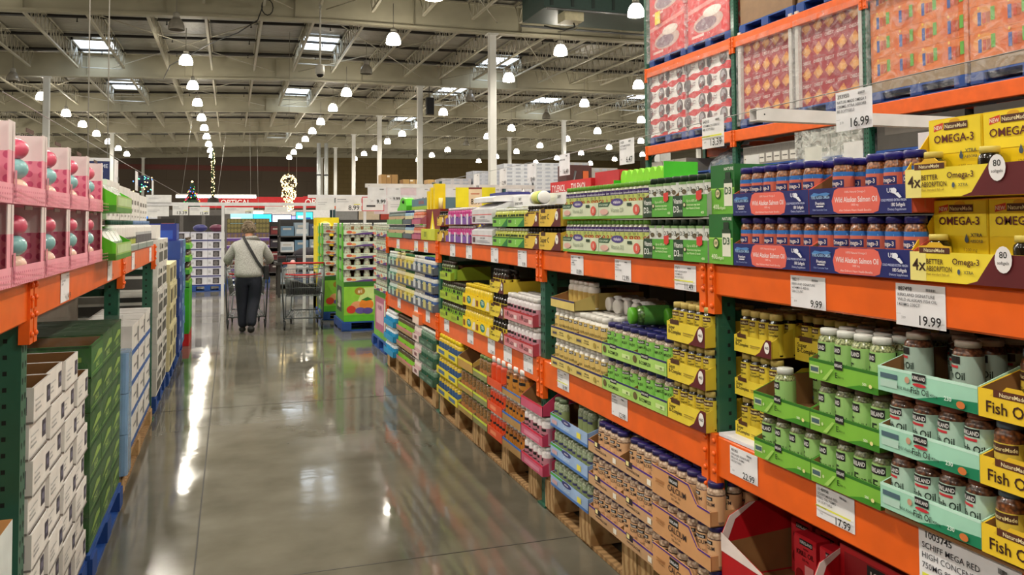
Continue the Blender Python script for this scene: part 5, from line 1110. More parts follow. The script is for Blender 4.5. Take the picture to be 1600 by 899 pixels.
dk = simple_box(.38, .40, .2, '173A22', [('p', [(.3, .35), (.5, .55), (.8, .5), (.8, .4), (.5, .4)], '9AA878'), ('t', 'GG', .3, .15, .14, 'C8C87A', 'c', 1, .3)], [('r', .3, .8, .4, .6, '7A8A5A')], topcol='12301A')
for k in range(4):
    for q in range(2):
        px, py = frame_pt(XL - .42, 3.3 + .03, RZL, .385 * k, .405 * q)
        place(dk, (px, py, 1.098 if k < 1 else 1.094 + .0), RZL, 'dark green glossy carton, %s from the near end, %s row, just below the beam' % (ORD[k], ('front', 'back')[q]), 'glossy carton', 'dark green cartons') if False else None
dkp = simple_box(.38, .40, .177, '173A22', [('p', [(.3, .35), (.5, .6), (.8, .5), (.8, .4), (.5, .4)], '9AA878'), ('t', 'GG', .3, .15, .14, 'C8C87A', 'c', 1, .3)], [('r', .3, .8, .4, .6, '7A8A5A')], topcol='12301A')
for k in range(5):
    px, py = frame_pt(XL - .40, 3.12, RZL, .39 * k, .385)
    for l in range(6 if k else 5):
        if k > 2: continue
        place(dkp, (px, py, .15 + .179 * l), RZL, 'dark green glossy carton behind the open white ones, %s along, layer %d' % (ORD[k], l + 1), 'glossy carton', 'dark green cartons')
fm = MB(); fm.box(-.006, 1.105, -.008, .81, .16, 1.11, M('F0F6F0', .12, 'film', al=.045))
tag(obj('stretch_wrap', fm.mesh('stretch_wrap')), 'clear stretch wrap around the stack of green snack cartons', 'stretch wrap'); bpy.data.objects['stretch_wrap'].location = (XL + .02, 4.24, 0); bpy.data.objects['stretch_wrap'].rotation_euler = (0, 0, RZL)
# bay three: grey cabinet-like cartons at the back, white cartons with blue bands in front
place(simple_box(2.1, .5, .62, '8A8378', [('r', .0, 1, .0, .03, '4A463E')]), (XL - .55, 5.45, .55), RZL, 'large plain grey-brown carton at the back of the third bay, upper', 'carton')
place(simple_box(2.1, .5, .40, '7E776C', [('r', .30, .36, .5, .58, '2A2824'), ('r', .0, 1, .97, 1, '4A463E')]), (XL - .55, 5.45, .148), RZL, 'large plain grey-brown carton at the back of the third bay, lower, with a hand hole', 'carton')
place(simple_box(2.0, .5, .10, 'D8C4A4'), (XL - .5, 3.2, 1.16), RZL, 'pale flat carton behind the dark green ones, below the beam', 'carton') if False else None
wb = simple_box(.42, .36, .20, 'E4E2E0', [('r', 0, 1, 0, .18, '2A5AA8'), ('r', .3, .7, .55, .62, '6A6A70'), ('r', .8, .95, .3, .8, '7A7A80')], [('r', .25, .75, .4, .5, '4A4A50'), ('r', 0, 1, 0, .12, '2A5AA8')])
for t_ in range(4):
    for k in range(4):
        if t_ == 3 and k in (0,): continue
        px, py = frame_pt(XL + .0, 5.66, RZL, .46 * k, 0)
        place(wb, (px, py, .145 + .203 * t_), RZL, 'white carton with a blue bottom band, %s from the near post, layer %d' % (ORD[k], t_ + 1), 'carton', 'white and blue cartons')
bp_ = MB(); bp_.rbox(0, .22, 0, .2, 0, .24, M('7FA6D0', .25, coat=.6), .03); bpp = bp_.P('shrink_wrapped_pack')
for k in range(2):
    for t_ in range(3): place(bpp, (XL + .05 - .22 * k, 5.45, .145 + .243 * t_), RZL, 'pale blue shrink-wrapped pack beside the second post, layer %d, %s' % (t_ + 1, ('front', 'behind')[k]), 'shrink pack', 'pale blue packs')
# white trays edge strip
# nearest corner carton
nb_ = simple_box(.36, .4, .30, 'DCE4E4', [('r', 0, 1, 0, .3, '6AB0B8'), ('r', .1, .5, .5, .6, '8A9A9A')], [('r', 0, 1, 0, .3, '6AB0B8')], topcol='B8824A')
for k in range(4):
    for t_ in range(2): place(nb_, (XL + .0, 1.42 + .375 * k, .145 + .302 * t_), RZL, 'pale carton with a teal foot at the lower left corner, %s along, layer %d' % (ORD[k], t_ + 1), 'carton', 'pale teal-footed cartons')

# ------------------------------------------------------------------ floor stacks beyond the left rack
def tower(x, y, w, d, n, h, specs, col, lab, group, z0=.145, side=None, topcol=None, name='carton'):
    p = simple_box(w, d, h, col, specs, side or specs, topcol=topcol, name=name)
    for t_ in range(n): place(p, (x + (.008 if t_ % 2 else 0), y, z0 + (h + .002) * t_), RZL, lab % (t_ + 1), 'carton', group)
put_pallet(-.60, 7.85, .002, RZL, 'blue pallet under the white and black cartons past the left rack', w=1.1, blue=True)
put_pallet(-.58, 9.1, .002, RZL, 'blue pallet under the cream cartons', w=1.1, blue=True)
put_pallet(-.58, 10.35, .002, RZL, 'blue pallet under the blue towers', w=1.3, blue=True)
bw = [('r', .1, .9, .1, .5, '4A4846'), ('r', .2, .5, .6, .85, '8A8884'), ('r', .6, .9, .62, .8, '2A2A2A')]
for k, y in enumerate((7.86, 8.42)):
    tower(-.60, y, .54, .8, 6, .225, bw, 'D4D2CE', 'white carton with black print past the left rack, %s column, layer %%d' % ('near', 'far')[k], 'white and black cartons')
tower(-.62, 7.86, .54, .8, 1, .12, [], 'E8E6E4', 'plain white carton topping the white and black cartons, layer %d', 'white top carton', z0=.145 + 6 * .228)
cr = [('r', .15, .5, .15, .8, '4A4030'), ('r', .6, .85, .2, .8, '8A7A50')]
for k, y in enumerate((9.12, 9.68)):
    tower(-.58, y, .54, .8, 5, .215, cr, 'D8CFA4', 'cream carton with dark windows, %s column, layer %%d' % ('near', 'far')[k], 'cream cartons')
for k, y in enumerate((10.4, 11.05)):
    tower(-.56, y, .60, .8, 6, .215, [('r', .1, .9, .2, .8, ('1E3E8A', '2A6AA0')[k]), ('r', .2, .5, .3, .6, '9AB4D8')], ('23408C', '4A7AA0')[k], 'blue carton, %s column, layer %%d' % ('near', 'far')[k], 'blue cartons')
tower(-.6, 10.5, .5, .4, 1, .2, [('r', .1, .9, .1, .6, '2A50B0')], '1A2E8A', 'dark blue carton on top of the blue towers, layer %d', 'top blue carton', z0=.145 + 6 * .217)
tower(-.52, 12.0, .9, .7, 1, .16, [], 'C81E20', 'red base board of the green display, layer %d', 'red base', z0=.002)
tower(-.52, 12.0, .9, .7, 1, .62, [], '3AA020', 'bright green display base past the blue towers, layer %d', 'green base', z0=.164)
for l in range(4):
    sb_ = MB(); sb_.box(0, .9, 0, .7, 0, .02, M('3AA020')); 
    place(tray(.9, .6, .06, .1, [('r', 0, 1, 0, 1, '6AC03A')], side='4A9A3A'), (-.52, 12.0, .79 + .17 * l), RZL, 'green tray on the green display, tier %d' % (l + 1), 'tray', 'green tower trays')
    for k in range(8): place(lgb, (-.56, 12.06 + .11 * k, .794 + .17 * l), RZL, '%s brown and lime bottle on tier %d of the green display' % (ORD[k], l + 1), 'bottle', 'bottles on the green display')

# ------------------------------------------------------------------ tall storage rack goods (X = 6.4)
def bpallet(y, z, lab, w=1.12, blue=True): put_pallet(XB + .02, y, z, RZR, lab, w=w, d=1.05, h=.13, blue=blue)
red = MB()
def soda_case():
    w, h, d = .552, .262, .40
    sp = [('r', 0, 1, 0, 1, 'EDE8E8'), ('p', [(0, .0), (.25, .12), (.5, .05), (.8, .25), (1, .2), (1, 0)], 'D4303A'), ('p', [(0, .85), (.3, .72), (.6, .9), (1, .78), (1, 1), (0, 1)], 'D4303A'), ('e', .66, .5, .17, .40, '6E6468'), ('e', .64, .54, .11, .26, 'A8A2AA'), ('e', .70, .40, .06, .16, '5A2A34'), ('e', .60, .34, .05, .12, '8A3A40'), ('e', .02, .5, .12, .34, '6E6468'), ('r', .2, .36, .55, .62, 'B8A8AC'), ('r', .2, .34, .42, .48, 'B8A8AC'), ('t', 'KS', .16, .35, .16, '9A4A54', 'c', 1, .2)]
    return simple_box(w, d, h, 'EDE8E8', sp, sp)
sc_ = soda_case()
for k, y in enumerate((11.92, 10.74)):
    bpallet(y, 2.862, '%s blue pallet under the red and white cases on the tall rack' % ('left', 'right')[k])
    for l in range(4):
        for c in range(2):
            px, py = frame_pt(XB + .03, y, RZR, .005 + .556 * c, 0)
            place(sc_, (px, py, 2.994 + .264 * l), RZR, 'red and white case with a round window, %s stack, column %s, layer %d' % (('left', 'right')[k], ORD[c], l + 1), 'case', 'red and white cases')
rb = [('r', 0, 1, 0, 1, 'D42C34'), ('e', .5, .38, .36, .22, 'C8A8A0'), ('e', .45, .36, .26, .15, '8A6A7A'), ('p', [(0, .7), (1, .85), (1, .95), (0, .8)], 'E88A86'), ('r', .1, .4, .1, .16, 'F0C8C4'), ('e', .6, .6, .22, .12, 'E8D8D0')]
rbx = simple_box(1.08, 1.0, .62, 'C8242C', rb, rb)
for k, y in enumerate((11.92, 10.74)):
    bpallet(y, 4.122, '%s blue pallet under the red wrapped bins on the upper level' % ('left', 'right')[k])
    for l in range(2): place(rbx, (XB + .03, y - .01, 4.254 + .622 * l), RZR, 'red wrapped bin on the upper level, %s pallet, layer %d' % (('left', 'right')[k], l + 1), 'bin', 'red wrapped bins')
m = MB(); m.box(0, .16, -.004, 0, 0, .2, M('F0DC28', .5)); tag(obj('yellow_notice', m.mesh('yellow_notice')), 'yellow paper notice on the upper left red bin', 'notice').location = (XB + .01, 11.7, 4.78); bpy.data.objects['yellow_notice'].rotation_euler = (0, 0, RZR)
# cracker cases
def cracker():
    w, h, d = 1.0, .275, .95
    sp = [('r', 0, 1, 0, 1, 'A8303C')]
    for i in range(5):
        x = .1 + .2 * i
        sp += [('p', [(x - .085, .36), (x - .01, .06), (x + .085, .30), (x + .02, .66)], 'D98A48'), ('p', [(x - .04, .5), (x + .05, .42), (x + .06, .2), (x - .02, .2)], 'E8A860'), ('t', 'CHEEZ-IT', x, .78, .13, 'F2DCD8', 'c', 1, .15)]
    return simple_box(w, d, h, 'A8303C', sp, sp)
ck = cracker()
for k, y in enumerate((9.42, 8.24)):
    bpallet(y, 2.862, '%s blue pallet under the dark red cracker cases' % ('left', 'right')[k])
    for l in range(4): place(ck, (XB + .05, y - .04, 2.995 + .277 * l), RZR, 'dark red cracker case with orange squares, %s pallet, layer %d' % (('left', 'right')[k], l + 1), 'case', 'cracker cases')
    for q, (yy) in enumerate((y, y - 1.05)):
        m = MB(); m.box(0, .06, -.02, .04, 0, 1.16, M('CFCBC8', .6)); tag(obj('corner_board', m.mesh('corner_board')), 'pale grey corner board at the %s edge of the %s cracker stack' % (('left', 'right')[q], ('left', 'right')[k]), 'corner board')
        o = [x for x in bpy.data.objects if x.name.startswith('corner_board')][-1]; 
        o.location = (XB + .02, yy + (.0 if q else .01), 2.995); o.rotation_euler = (0, 0, RZR)
# orange snack cases
osp = [('r', 0, 1, 0, 1, 'E07A3A'), ('e', .25, .6, .2, .35, 'E89A50'), ('e', .75, .4, .25, .35, 'D86A30')]
for i in range(2):
    b = .14 + .5 * i
    osp += [('r', b, b + .06, .25, .75, '3A5AA8'), ('r', b + .08, b + .14, .3, .7, 'C84A2A'), ('r', b + .15, b + .21, .3, .7, 'B85A30'), ('r', b + .22, b + .29, .35, .85, '6AB04A'), ('e', b + .02, .9, .02, .06, 'F0C040')]
oc = simple_box(.62, 1.0, .245, 'D87038', osp, osp); 
for k, y in enumerate((7.04, 5.80, 4.56, 3.35)):
    bpallet(y, 2.862, '%s blue pallet under the orange snack cases' % ORD[k], w=1.2)
    place(simple_box(1.2, 1.0, .10, '9A8468'), (XB + .03, y, 2.994), RZR, 'brown cardboard base under the %s orange snack stack' % ORD[k], 'cardboard base')
    for l in range(4):
        for c in range(2):
            if k > 2 and c: continue
            place(oc, (XB + .03, y - .0 - .605 * c * .99, 3.096 + .247 * l), RZR, 'orange snack case with little packets printed on it, %s pallet, %s column, layer %d' % (ORD[k], ('left', 'right')[c], l + 1), 'case', 'orange snack cases')
# brown wrapped goods on the upper level above the crackers, only pallet bottoms show
for k, y in enumerate((9.42, 8.24, 7.04, 5.8)):
    bpallet(y, 4.122, '%s dark blue pallet on the upper level right of the red bins' % ORD[k])
    place(simple_box(1.08, 1.0, .7, '8A6A4A'), (XB + .03, y - .02, 4.254), RZR, '%s brown wrapped load on the upper level right of the red bins' % ORD[k], 'load')
for k, y in enumerate((11.92, 10.74, 9.42, 8.24, 7.04, 5.80)):
    f = MB(); z0, hh = 2.9, 1.14
    f.box(-.012, 1.13, -.03, 1.04, z0, z0 + hh, M('F4F4F8', .10, 'film', al=.13))
    o = obj('stretch_wrap', f.mesh('stretch_wrap')); o.location = (XB + .01, y + .01, 0); o.rotation_euler = (0, 0, RZR)
    tag(o, 'clear glossy stretch wrap around the %s load from the left on the tall rack' % ORD[k], 'stretch wrap')
for k, y in enumerate((11.92, 10.74)):
    f = MB(); f.box(-.012, 1.13, -.03, 1.04, 4.2, 5.52, M('F4F4F8', .10, 'film', al=.16)); o = obj('stretch_wrap', f.mesh('stretch_wrap')); o.location = (XB + .01, y + .01, 0); o.rotation_euler = (0, 0, RZR)
    tag(o, 'clear glossy stretch wrap around the %s red bin' % ('left', 'right')[k], 'stretch wrap')
# grey and white packs below, on the 2.24 level
can = simple_box(.155, .34, .24, '8E8A86', [('r', .12, .88, .1, .55, 'D8D6D0'), ('r', .2, .8, .3, .36, '5A5856'), ('r', 0, 1, .62, .95, '6A6662')], [])
bpallet(9.40, 2.242, 'blue pallet under the grey bottle packs'); bpallet(8.26, 2.242, 'blue pallet under the wrapped white jugs')
for c in range(7):
    place(can, (XB + .03, 9.38 - .158 * c, 2.374), RZR, '%s grey pack of white bottles from the left, under the cracker cases' % ORD[c], 'pack', 'grey bottle packs')
jug = MB(); jug.rbox(0, .15, 0, .3, 0, .15, M('D6D6D0', .3, coat=.5), .02); jug.decor([('r', .2, .8, .4, .7, '8A9088')], (0, -.001, 0), (1, 0, 0), (0, 0, 1), .15, .15); jp = jug.P('jug_pack')
for c in range(6):
    for l in range(2): place(jp, (XB + .05, 8.22 - .165 * c, 2.374 + .152 * l), RZR, '%s white wrapped jug pack from the left, layer %d, right of the grey packs' % (ORD[c], l + 1), 'jug pack', 'white jug packs')
f = MB(); f.box(-.02, 1.1, -.03, .4, 2.24, 2.70, M('F4F8F4', .08, 'film', al=.28)); o = obj('stretch_wrap', f.mesh('stretch_wrap')); o.location = (XB + .02, 8.25, 0); o.rotation_euler = (0, 0, RZR); tag(o, 'shiny clear wrap over the white jug packs', 'stretch wrap')
bpallet(11.92, 2.242, 'blue pallet under pale cartons, left bay'); bpallet(10.7, 2.242, 'blue pallet under the domed wrapped load')
for c in range(3): place(simple_box(.34, .5, .22, 'B8B4AC', [('r', .1, .9, .3, .5, '8A8680')]), (XB + .03, 11.9 - .36 * c, 2.374), RZR, '%s pale grey carton from the left at the end of the tall rack' % ORD[c], 'carton', 'pale end cartons')
dm = MB(); dm.lathe([(.55, 0), (.5, .12), (.36, .24), (.18, .33), (.001, .36)], 18, M('C8CCD4', .2, 'film', al=.8)); tag(obj('wrapped_mound', dm.mesh('wrapped_mound')), 'domed clear-wrapped mound with a red and blue tint, left of the green post', 'wrapped load').location = (XB + .6, 10.15, 2.374)
dm = MB(); dm.lathe([(.5, 0), (.45, .10), (.32, .2), (.15, .28), (.001, .3)], 18, M('8AB4D0', .5)); tag(obj('blue_bag_heap', dm.mesh('blue_bag_heap')), 'pale blue heap inside the domed wrap', 'heap').location = (XB + .6, 10.15, 2.374)
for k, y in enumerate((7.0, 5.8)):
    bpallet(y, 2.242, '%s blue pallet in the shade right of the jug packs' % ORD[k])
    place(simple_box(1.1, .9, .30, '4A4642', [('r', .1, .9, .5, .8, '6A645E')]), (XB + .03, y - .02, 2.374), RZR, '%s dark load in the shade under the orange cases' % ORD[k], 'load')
# white box pair above omega display (on the shelf of own rack behind)
for k in range(2):
    place(simple_box(.5, .4, .2, 'D4D4D0', [('r', .1, .3, .5, .9, 'A8A8A0'), ('e', .6, .4, .2, .3, 'C0C4C0')]), (XB + .03, 4.6 - .52 * k, 2.374 + .21 * 1), RZR, '%s wrapped pale carton at the far right edge above the omega cards' % ('left', 'right')[k], 'carton') if False else None
# white blank cards clipped behind the salmon oil
for k, y in enumerate((3.55, 3.1, 2.85, 2.45, 1.95, 1.62)):
    m = MB(); m.box(0, .11, -.002, 0, 0, .085, M(('E8E8EC', 'E4E6E0', 'EEE', 'ECE8EE', 'E6D0DC', 'E4E4EE')[k] if k != 2 else 'EAEAEA', .5)); m.tube([(.055, 0, -.12), (.055, 0, 0)], .002, STEEL, 5)
    place(m.P('blank_card_holder'), (2.45, y, ZT + .40), RZR, 'blank pale card on a stalk behind the salmon oil, %s from the left' % ORD[k], 'card')
place(simple_box(2.2, .02, .36, '4A4A48'), (2.46, 3.75, ZT), RZR, 'low dark divider board along the back of the top shelf', 'divider')

# ------------------------------------------------------------------ floor displays at the far end of the right rack
def gummy_display(x, y, w, d, rz, base_specs, side_specs, who, tiers=5, nb=7, basecol='55A82C', z0=.145):
    put_pallet(*frame_pt(x, y, rz, -.03, -.03), .002, rz, 'blue pallet under the ' + who, w=w + .06, d=d + .06, blue=True)
    m = MB(); m.box(0, w, 0, d, 0, .60, M(basecol, .5))
    fr = MB(); fr.decor(base_specs, (0, 0, 0), (1, 0, 0), (0, 0, 1), w, .6)
    sd = MB(); sd.decor(side_specs, (0, d, 0), (0, -1, 0), (0, 0, 1), d, .6)
    place(m.P('cardboard_plinth', [fr.P('front_print', label='printed fruit picture front'), sd.P('side_print')]), (x, y, z0), rz, 'green printed cardboard base of the ' + who, 'plinth')
    jar = bottle(.05, .175, spk('C4C4B4', '9A9A88', 60), M('F0F2EC', .4), [(.3, .62, 'C8D4BC'), (.3, .42, '9A6AA0')], [('e', .5, .55, .3, .2, 'C86A5A')], capr=.75, caph=.2, lod=2, n=12, name='gummy_jar')
    ts = [('r', 0, 1, 0, 1, 'D0DCC8'), ('p', [(0, 0), (.3, .1), (.6, .42), (1, .5), (1, 0)], '5A3A80'), ('e', .16, .5, .09, .3, 'D8604A'), ('e', .30, .4, .07, .25, 'E8A060'), ('t', 'vitafusion', .62, .55, .28, '4A3A70', 'c', 1, .4), ('r', .88, .98, .1, .5, 'D84A3A')]
    tr = tray(w / 2 - .003, d, .075, .12, ts, side='8ABF6A')
    trs = tray(w, d, .10, .12, ts, side='8ABF6A')
    for t_ in range(tiers):
        zz = z0 + .602 + .18 * t_
        for k in range(2):
            px, py = frame_pt(x, y, rz, k * w / 2, 0)
            place(tr, (px, py, zz), rz, '%s tray on tier %d of the %s' % (('left', 'right')[k], t_ + 1, who), 'tray', 'trays of the ' + who)
        for q in range(nb):
            px, py = frame_pt(x, y, rz, .065 + (w - .13) * q / (nb - 1), .065)
            place(jar, (px, py, zz + .004), rz, '%s gummy jar from the left, tier %d of the %s' % (ORD[q], t_ + 1, who), 'gummy jar', 'gummy jars of the ' + who)
        for q in range(int(d / .13) - 1):
            px, py = frame_pt(x, y, rz, .07, .2 + .125 * q)
            place(jar, (px, py, zz + .004), rz, 'gummy jar on the left side, %s back, tier %d of the %s' % (ORD[q], t_ + 1, who), 'gummy jar', 'side gummy jars of the ' + who)
    cs_ = MB(); cs_.box(-.012, 0, d * .12, d * .22, 0, .18 * tiers, M('5CB82A', .4))
    cs_.box(-.012, 0, d * .62, d * .72, 0, .18 * tiers, M('5CB82A', .4))
    place(cs_.P('side_strap'), (x, y, z0 + .602), rz, 'bright green uprights holding the side of the ' + who, 'support strip')
fruit = [('r', 0, 1, 0, 1, '8CC83A'), ('r', 0, 1, .88, 1, '2E6A1E'), ('p', [(.15, .3), (.3, .85), (1, .85), (1, .3)], 'C8E08A'), ('e', .24, .76, .08, .1, 'A8802A'), ('t', '#1', .24, .72, .08, 'F0E8C8', 'c', 1, .1), ('e', .2, .38, .10, .13, 'E8A070'), ('e', .34, .42, .11, .15, 'F08A2A'), ('p', [(.26, .54), (.36, .61), (.44, .54), (.34, .51)], '2A7A2A'), ('e', .11, .3, .07, .1, 'D8402A'), ('e', .25, .27, .08, .08, '6A5AA8'), ('e', .36, .26, .08, .08, '5A4A98'), ('e', .58, .8, .08, .07, '8A1A2A'), ('e', .84, .8, .08, .07, 'C83A3A'), ('t', 'Multi', .48, .56, .19, '2A3A1E', 'l', 0, .5), ('t', 'GUMMY', .52, .46, .07, '2A3A1E', 'l', 1, .3),
         ('p', [(.6, .36), (.8, .4), (1, .4), (1, .18), (.75, .18)], '4A2A7A'), ('r', 0, 1, 0, .16, '5CB82A'), ('t', 'No added sugars', .8, .91, .05, 'E0F0C0', 'c', 1, .4)]
gsd = [('r', 0, 1, 0, 1, '5CA82C'), ('r', .15, .75, .2, .85, '3A4A3A'), ('e', .45, .55, .2, .2, 'B8C0A8'), ('r', .25, .6, .3, .38, 'D8D8C8')]
gummy_display(1.64, 12.78, 1.0, 1.0, 0, fruit, gsd, 'near gummy display')
gummy_display(1.50, 14.35, 1.0, 1.0, 0, fruit, [('r', 0, 1, 0, 1, '4E9A2C'), ('r', .1, .9, .1, .8, '4A5A4E'), ('e', .5, .5, .3, .25, 'B0B8C0')], 'far gummy display')
pinks = [('r', 0, 1, 0, 1, '7AB844'), ('r', .1, .95, .14, .88, 'B86A88'), ('r', .2, .75, .3, .75, 'E0B0C0'), ('t', 'WOMEN', .47, .6, .1, '7A2A4A', 'c', 1, .5), ('r', .8, .88, .15, .85, 'D8E0C8'), ('r', 0, 1, .9, 1, '3A7A26')]
gummy_display(1.86, 11.32, .98, .95, RZR, pinks, pinks, 'pink gummy display')
# tall yellow display
m = MB(); m.box(0, .42, 0, .6, 0, .7, M('E8D028', .5)); m.box(0, .07, -.02, 0, 0, 1.6, M('F0DC1E', .5)); m.box(.0, .42, 0, .02, 1.55, 1.75, M('F0DC1E', .5)); m.box(0, .42, .58, .6, .7, 1.75, M('D8C020', .5)); m.box(0, .012, 0, .6, 0, 1.6, M('F0DC1E', .5))
m.T = Matrix.Translation((.15, -.03, 1.55)) @ Matrix.Rotation(PI / 2, 4, 'X'); m.lathe([(.13, 0), (.13, .01)], 16, M('F8E468', .5)); m.T = None
m.decor([('t', '#1', .5, .3, .4, '8A6A14', 'c', 1, .8)], (.05, -.042, 1.48), (1, 0, 0), (0, 0, 1), .2, .16)
yd = m.P('yellow_display_stand'); place(yd, (1.56, 16.2, .002), 0, 'tall yellow display stand with a round crest behind the gummy displays', 'display stand')
for t_ in range(4):
    for k in range(4): place(nm_bm, (1.56 + .10 + .085 * k, 16.35, .703 + .19 * t_), 0, '%s brown bottle on tier %d of the yellow display stand' % (ORD[k], t_ + 1), 'bottle', 'bottles on the yellow stand')
    if t_: 
        s_ = MB(); s_.box(.02, .40, .03, .5, 0, .012, M('E8D028')); place(s_.P('display_shelf'), (1.56, 16.2, .689 + .19 * t_), 0, 'shelf %d of the yellow display stand' % t_, 'shelf')
# far pallet of white boxes with dark windows, straight ahead on the left
put_pallet(-.92, 21.5, .002, 0, 'blue pallet under the white jar boxes ahead', w=.80, blue=True, d=.8)
jb = simple_box(.385, .4, .215, 'DADAE4', [('r', 0, 1, .0, .12, '2A2E78'), ('r', 0, 1, .88, 1, 'B8B8D0'), ('r', .32, .7, .2, .86, '3E3A40'), ('e', .5, .5, .14, .26, '6E6A6C'), ('r', .05, .2, .4, .7, 'B8B8C0')])
for l in range(6):
    for c in range(2):
        place(jb, (-.91 + .39 * c, 21.52, .145 + .217 * l), 0, 'white box with a dark window and navy rim, %s column, layer %d' % (('left', 'right')[c], l + 1), 'box', 'white windowed boxes')
for l in range(6): place(jb, (-1.32, 21.55, .145 + .217 * l), 0, 'white box with a dark window, outermost left column, layer %d' % (l + 1), 'box', 'outer white windowed boxes')
for c, col in enumerate(('2A2A66', '5A1E3A')):
    m = MB(); m.ball((0, 0, .09), .17, M(col, .5), 12, 7, .55); place(m.P('shrink_bag'), (-.70 + .38 * c, 21.7, 1.449), 0, '%s round bag on top of the white windowed boxes' % ('navy', 'maroon')[c], 'bag')
# jar stack behind the person
put_pallet(-.10, 24.0, .002, 0, 'blue pallet under the dark jar stack', w=1.15, blue=True)
js = simple_box(.37, .4, .205, '5A4A66', [('r', 0, 1, 0, .3, '5A3A8A'), ('r', 0, 1, .3, .38, 'D8D4E0')] + [('e', .14 + .24 * i, .66, .1, .26, ('7A6048', '6A5640')[i % 2]) for i in range(4)])
jt = simple_box(.37, .4, .13, '5A5230', [('e', .14 + .24 * i, .5, .1, .4, '7A7040') for i in range(4)])
for c in range(3):
    for l in range(6): place(js, (-.09 + .375 * c, 24.0, .145 + .207 * l), 0, 'purple rimmed tray of brown jars behind the shopper, column %s, tier %d' % (ORD[c], l + 1), 'tray', 'purple rimmed jar trays')
    for l in range(3 if c < 3 else 2): place(jt, (-.09 + .375 * c, 24.0, 1.389 + .132 * l), 0, 'olive tray of dark jars at the top of the stack, column %s, tier %d' % (ORD[c], l + 1), 'tray', 'olive jar trays')

# ------------------------------------------------------------------ shopping carts
def cart(loc, rz, label):
    root = obj('shopping_cart', None); root.location = loc; root.rotation_euler = (0, 0, rz); tag(root, label, 'shopping cart')
    W = .62; L = .95; zb = .52; zt = 1.0; wire = M('8A8E90', .35, metal=.6); dark = M('54585A', .4, metal=.5); RED = M('C42A26', .4)
    b = MB()
    def rect(y0, x0, y1, x1, z): return [(-x0, y0, z), (x0, y0, z), (x1, y1, z), (-x1, y1, z)]
    B0, T0 = (.06, .25, .86, .18), (0.0, .31, .98, .25)
    cor = lambda f: [(-(B0[1] + (T0[1] - B0[1]) * f), B0[0] + (T0[0] - B0[0]) * f, zb + (zt - .06 - zb) * f), ((B0[1] + (T0[1] - B0[1]) * f), B0[0] + (T0[0] - B0[0]) * f, zb + (zt - .06 - zb) * f),
                    ((B0[3] + (T0[3] - B0[3]) * f), B0[2] + (T0[2] - B0[2]) * f, zb + (zt - .06 - zb) * f), (-(B0[3] + (T0[3] - B0[3]) * f), B0[2] + (T0[2] - B0[2]) * f, zb + (zt - .06 - zb) * f)]
    for f in (0, .3, .6, 1):
        b.tube(cor(f), .007 if f in (0, 1) else .0035, wire, 5, closed=True)
    c0, c1 = cor(0), cor(1)
    for s in range(4):
        n = 16 if s % 2 == 0 else 24
        for i in range(n):
            t = i / n; p = Vector(c0[s]).lerp(Vector(c0[(s + 1) % 4]), t); q = Vector(c1[s]).lerp(Vector(c1[(s + 1) % 4]), t)
            b.tube([p, q], .0028, wire, 4)
    for i in range(1, 12):
        t = i / 12; b.tube([Vector(c0[0]).lerp(Vector(c0[3]), t), Vector(c0[1]).lerp(Vector(c0[2]), t)], .0028, wire, 4)
    for i in range(1, 8):
        t = i / 8; b.tube([Vector(c0[0]).lerp(Vector(c0[1]), t), Vector(c0[3]).lerp(Vector(c0[2]), t)], .0028, wire, 4)
    obj('basket', b.mesh('basket'), root)
    fr = MB()
    for s in (-1, 1):
        fr.tube([(s * .31, .0, 1.0), (s * .31, .01, .62), (s * .29, .03, .2), (s * .29, .06, .13)], .012, dark, 6)
        fr.tube([(s * .29, .03, .16), (s * .24, .8, .18), (s * .22, .92, .22), (s * .2, .86, .5)], .012, dark, 6)
        fr.tube([(s * .27, .3, .52), (s * .27, .12, .18)], .009, dark, 6)
    fr.tube([(-.29, .04, .18), (.29, .04, .18)], .01, dark, 6); fr.tube([(-.22, .92, .22), (.22, .92, .22)], .01, dark, 6)
    obj('frame', fr.mesh('frame'), root)
    lt_ = MB()
    for i in range(1, 7): lt_.tube([(-.28 + .08 * i, .05, .185), (-.22 + .063 * i, .9, .215)], .004, wire, 4)
    for i in range(1, 6): lt_.tube([(-.28, .05 + .15 * i, .19), (.28, .05 + .15 * i, .19)], .004, wire, 4)
    obj('lower_tray', lt_.mesh('lower_tray'), root)
    h = MB(); h.tube([(-.31, -.03, 1.03), (.31, -.03, 1.03)], .016, RED, 8); 
    for s in (-1, 1): h.tube([(s * .31, -.03, 1.03), (s * .31, .0, .99)], .014, dark, 6)
    o = obj('handle', h.mesh('handle'), root); o['label'] = 'red push handle'
    st = MB(); st.tube([(-.27, .03, .86), (-.1, .02, .845), (.1, .02, .845), (.27, .03, .86)], .014, RED, 8)
    for i in range(13): st.tube([(-.26 + .0433 * i, .03, .86), (-.25 + .0417 * i, .12, .6)], .003, wire, 4)
    o = obj('child_seat', st.mesh('child_seat'), root); o['label'] = 'child seat with a red bar'
    rim = MB(); rim.tube([(-.29, .2, .80), (.29, .2, .80)], .006, RED, 5)
    obj('divider_bar', rim.mesh('divider_bar'), root)
    for s, y in ((-1, .06), (1, .06), (-1, .88), (1, .88)):
        x = s * (.28 if y < .5 else .21)
        c = MB(); c.box(x - .022, x + .022, y - .02, y + .03, .07, .14, dark)
        o = obj('caster', c.mesh('caster'), root)
        w_ = MB(); w_.T = Matrix.Translation((x - .015, y, .062)) @ Matrix.Rotation(PI / 2, 4, 'Y'); w_.lathe([(.02, 0), (.058, .002), (.062, .01), (.062, .02), (.058, .028), (.02, .03)], 16, M('1A1A1C', .6)); w_.T = None
        obj('wheel', w_.mesh('wheel'), o)
    return root
cart((.25, 13.66, 0.001), 0, 'grey wire shopping cart pushed by the shopper in the pale jacket')
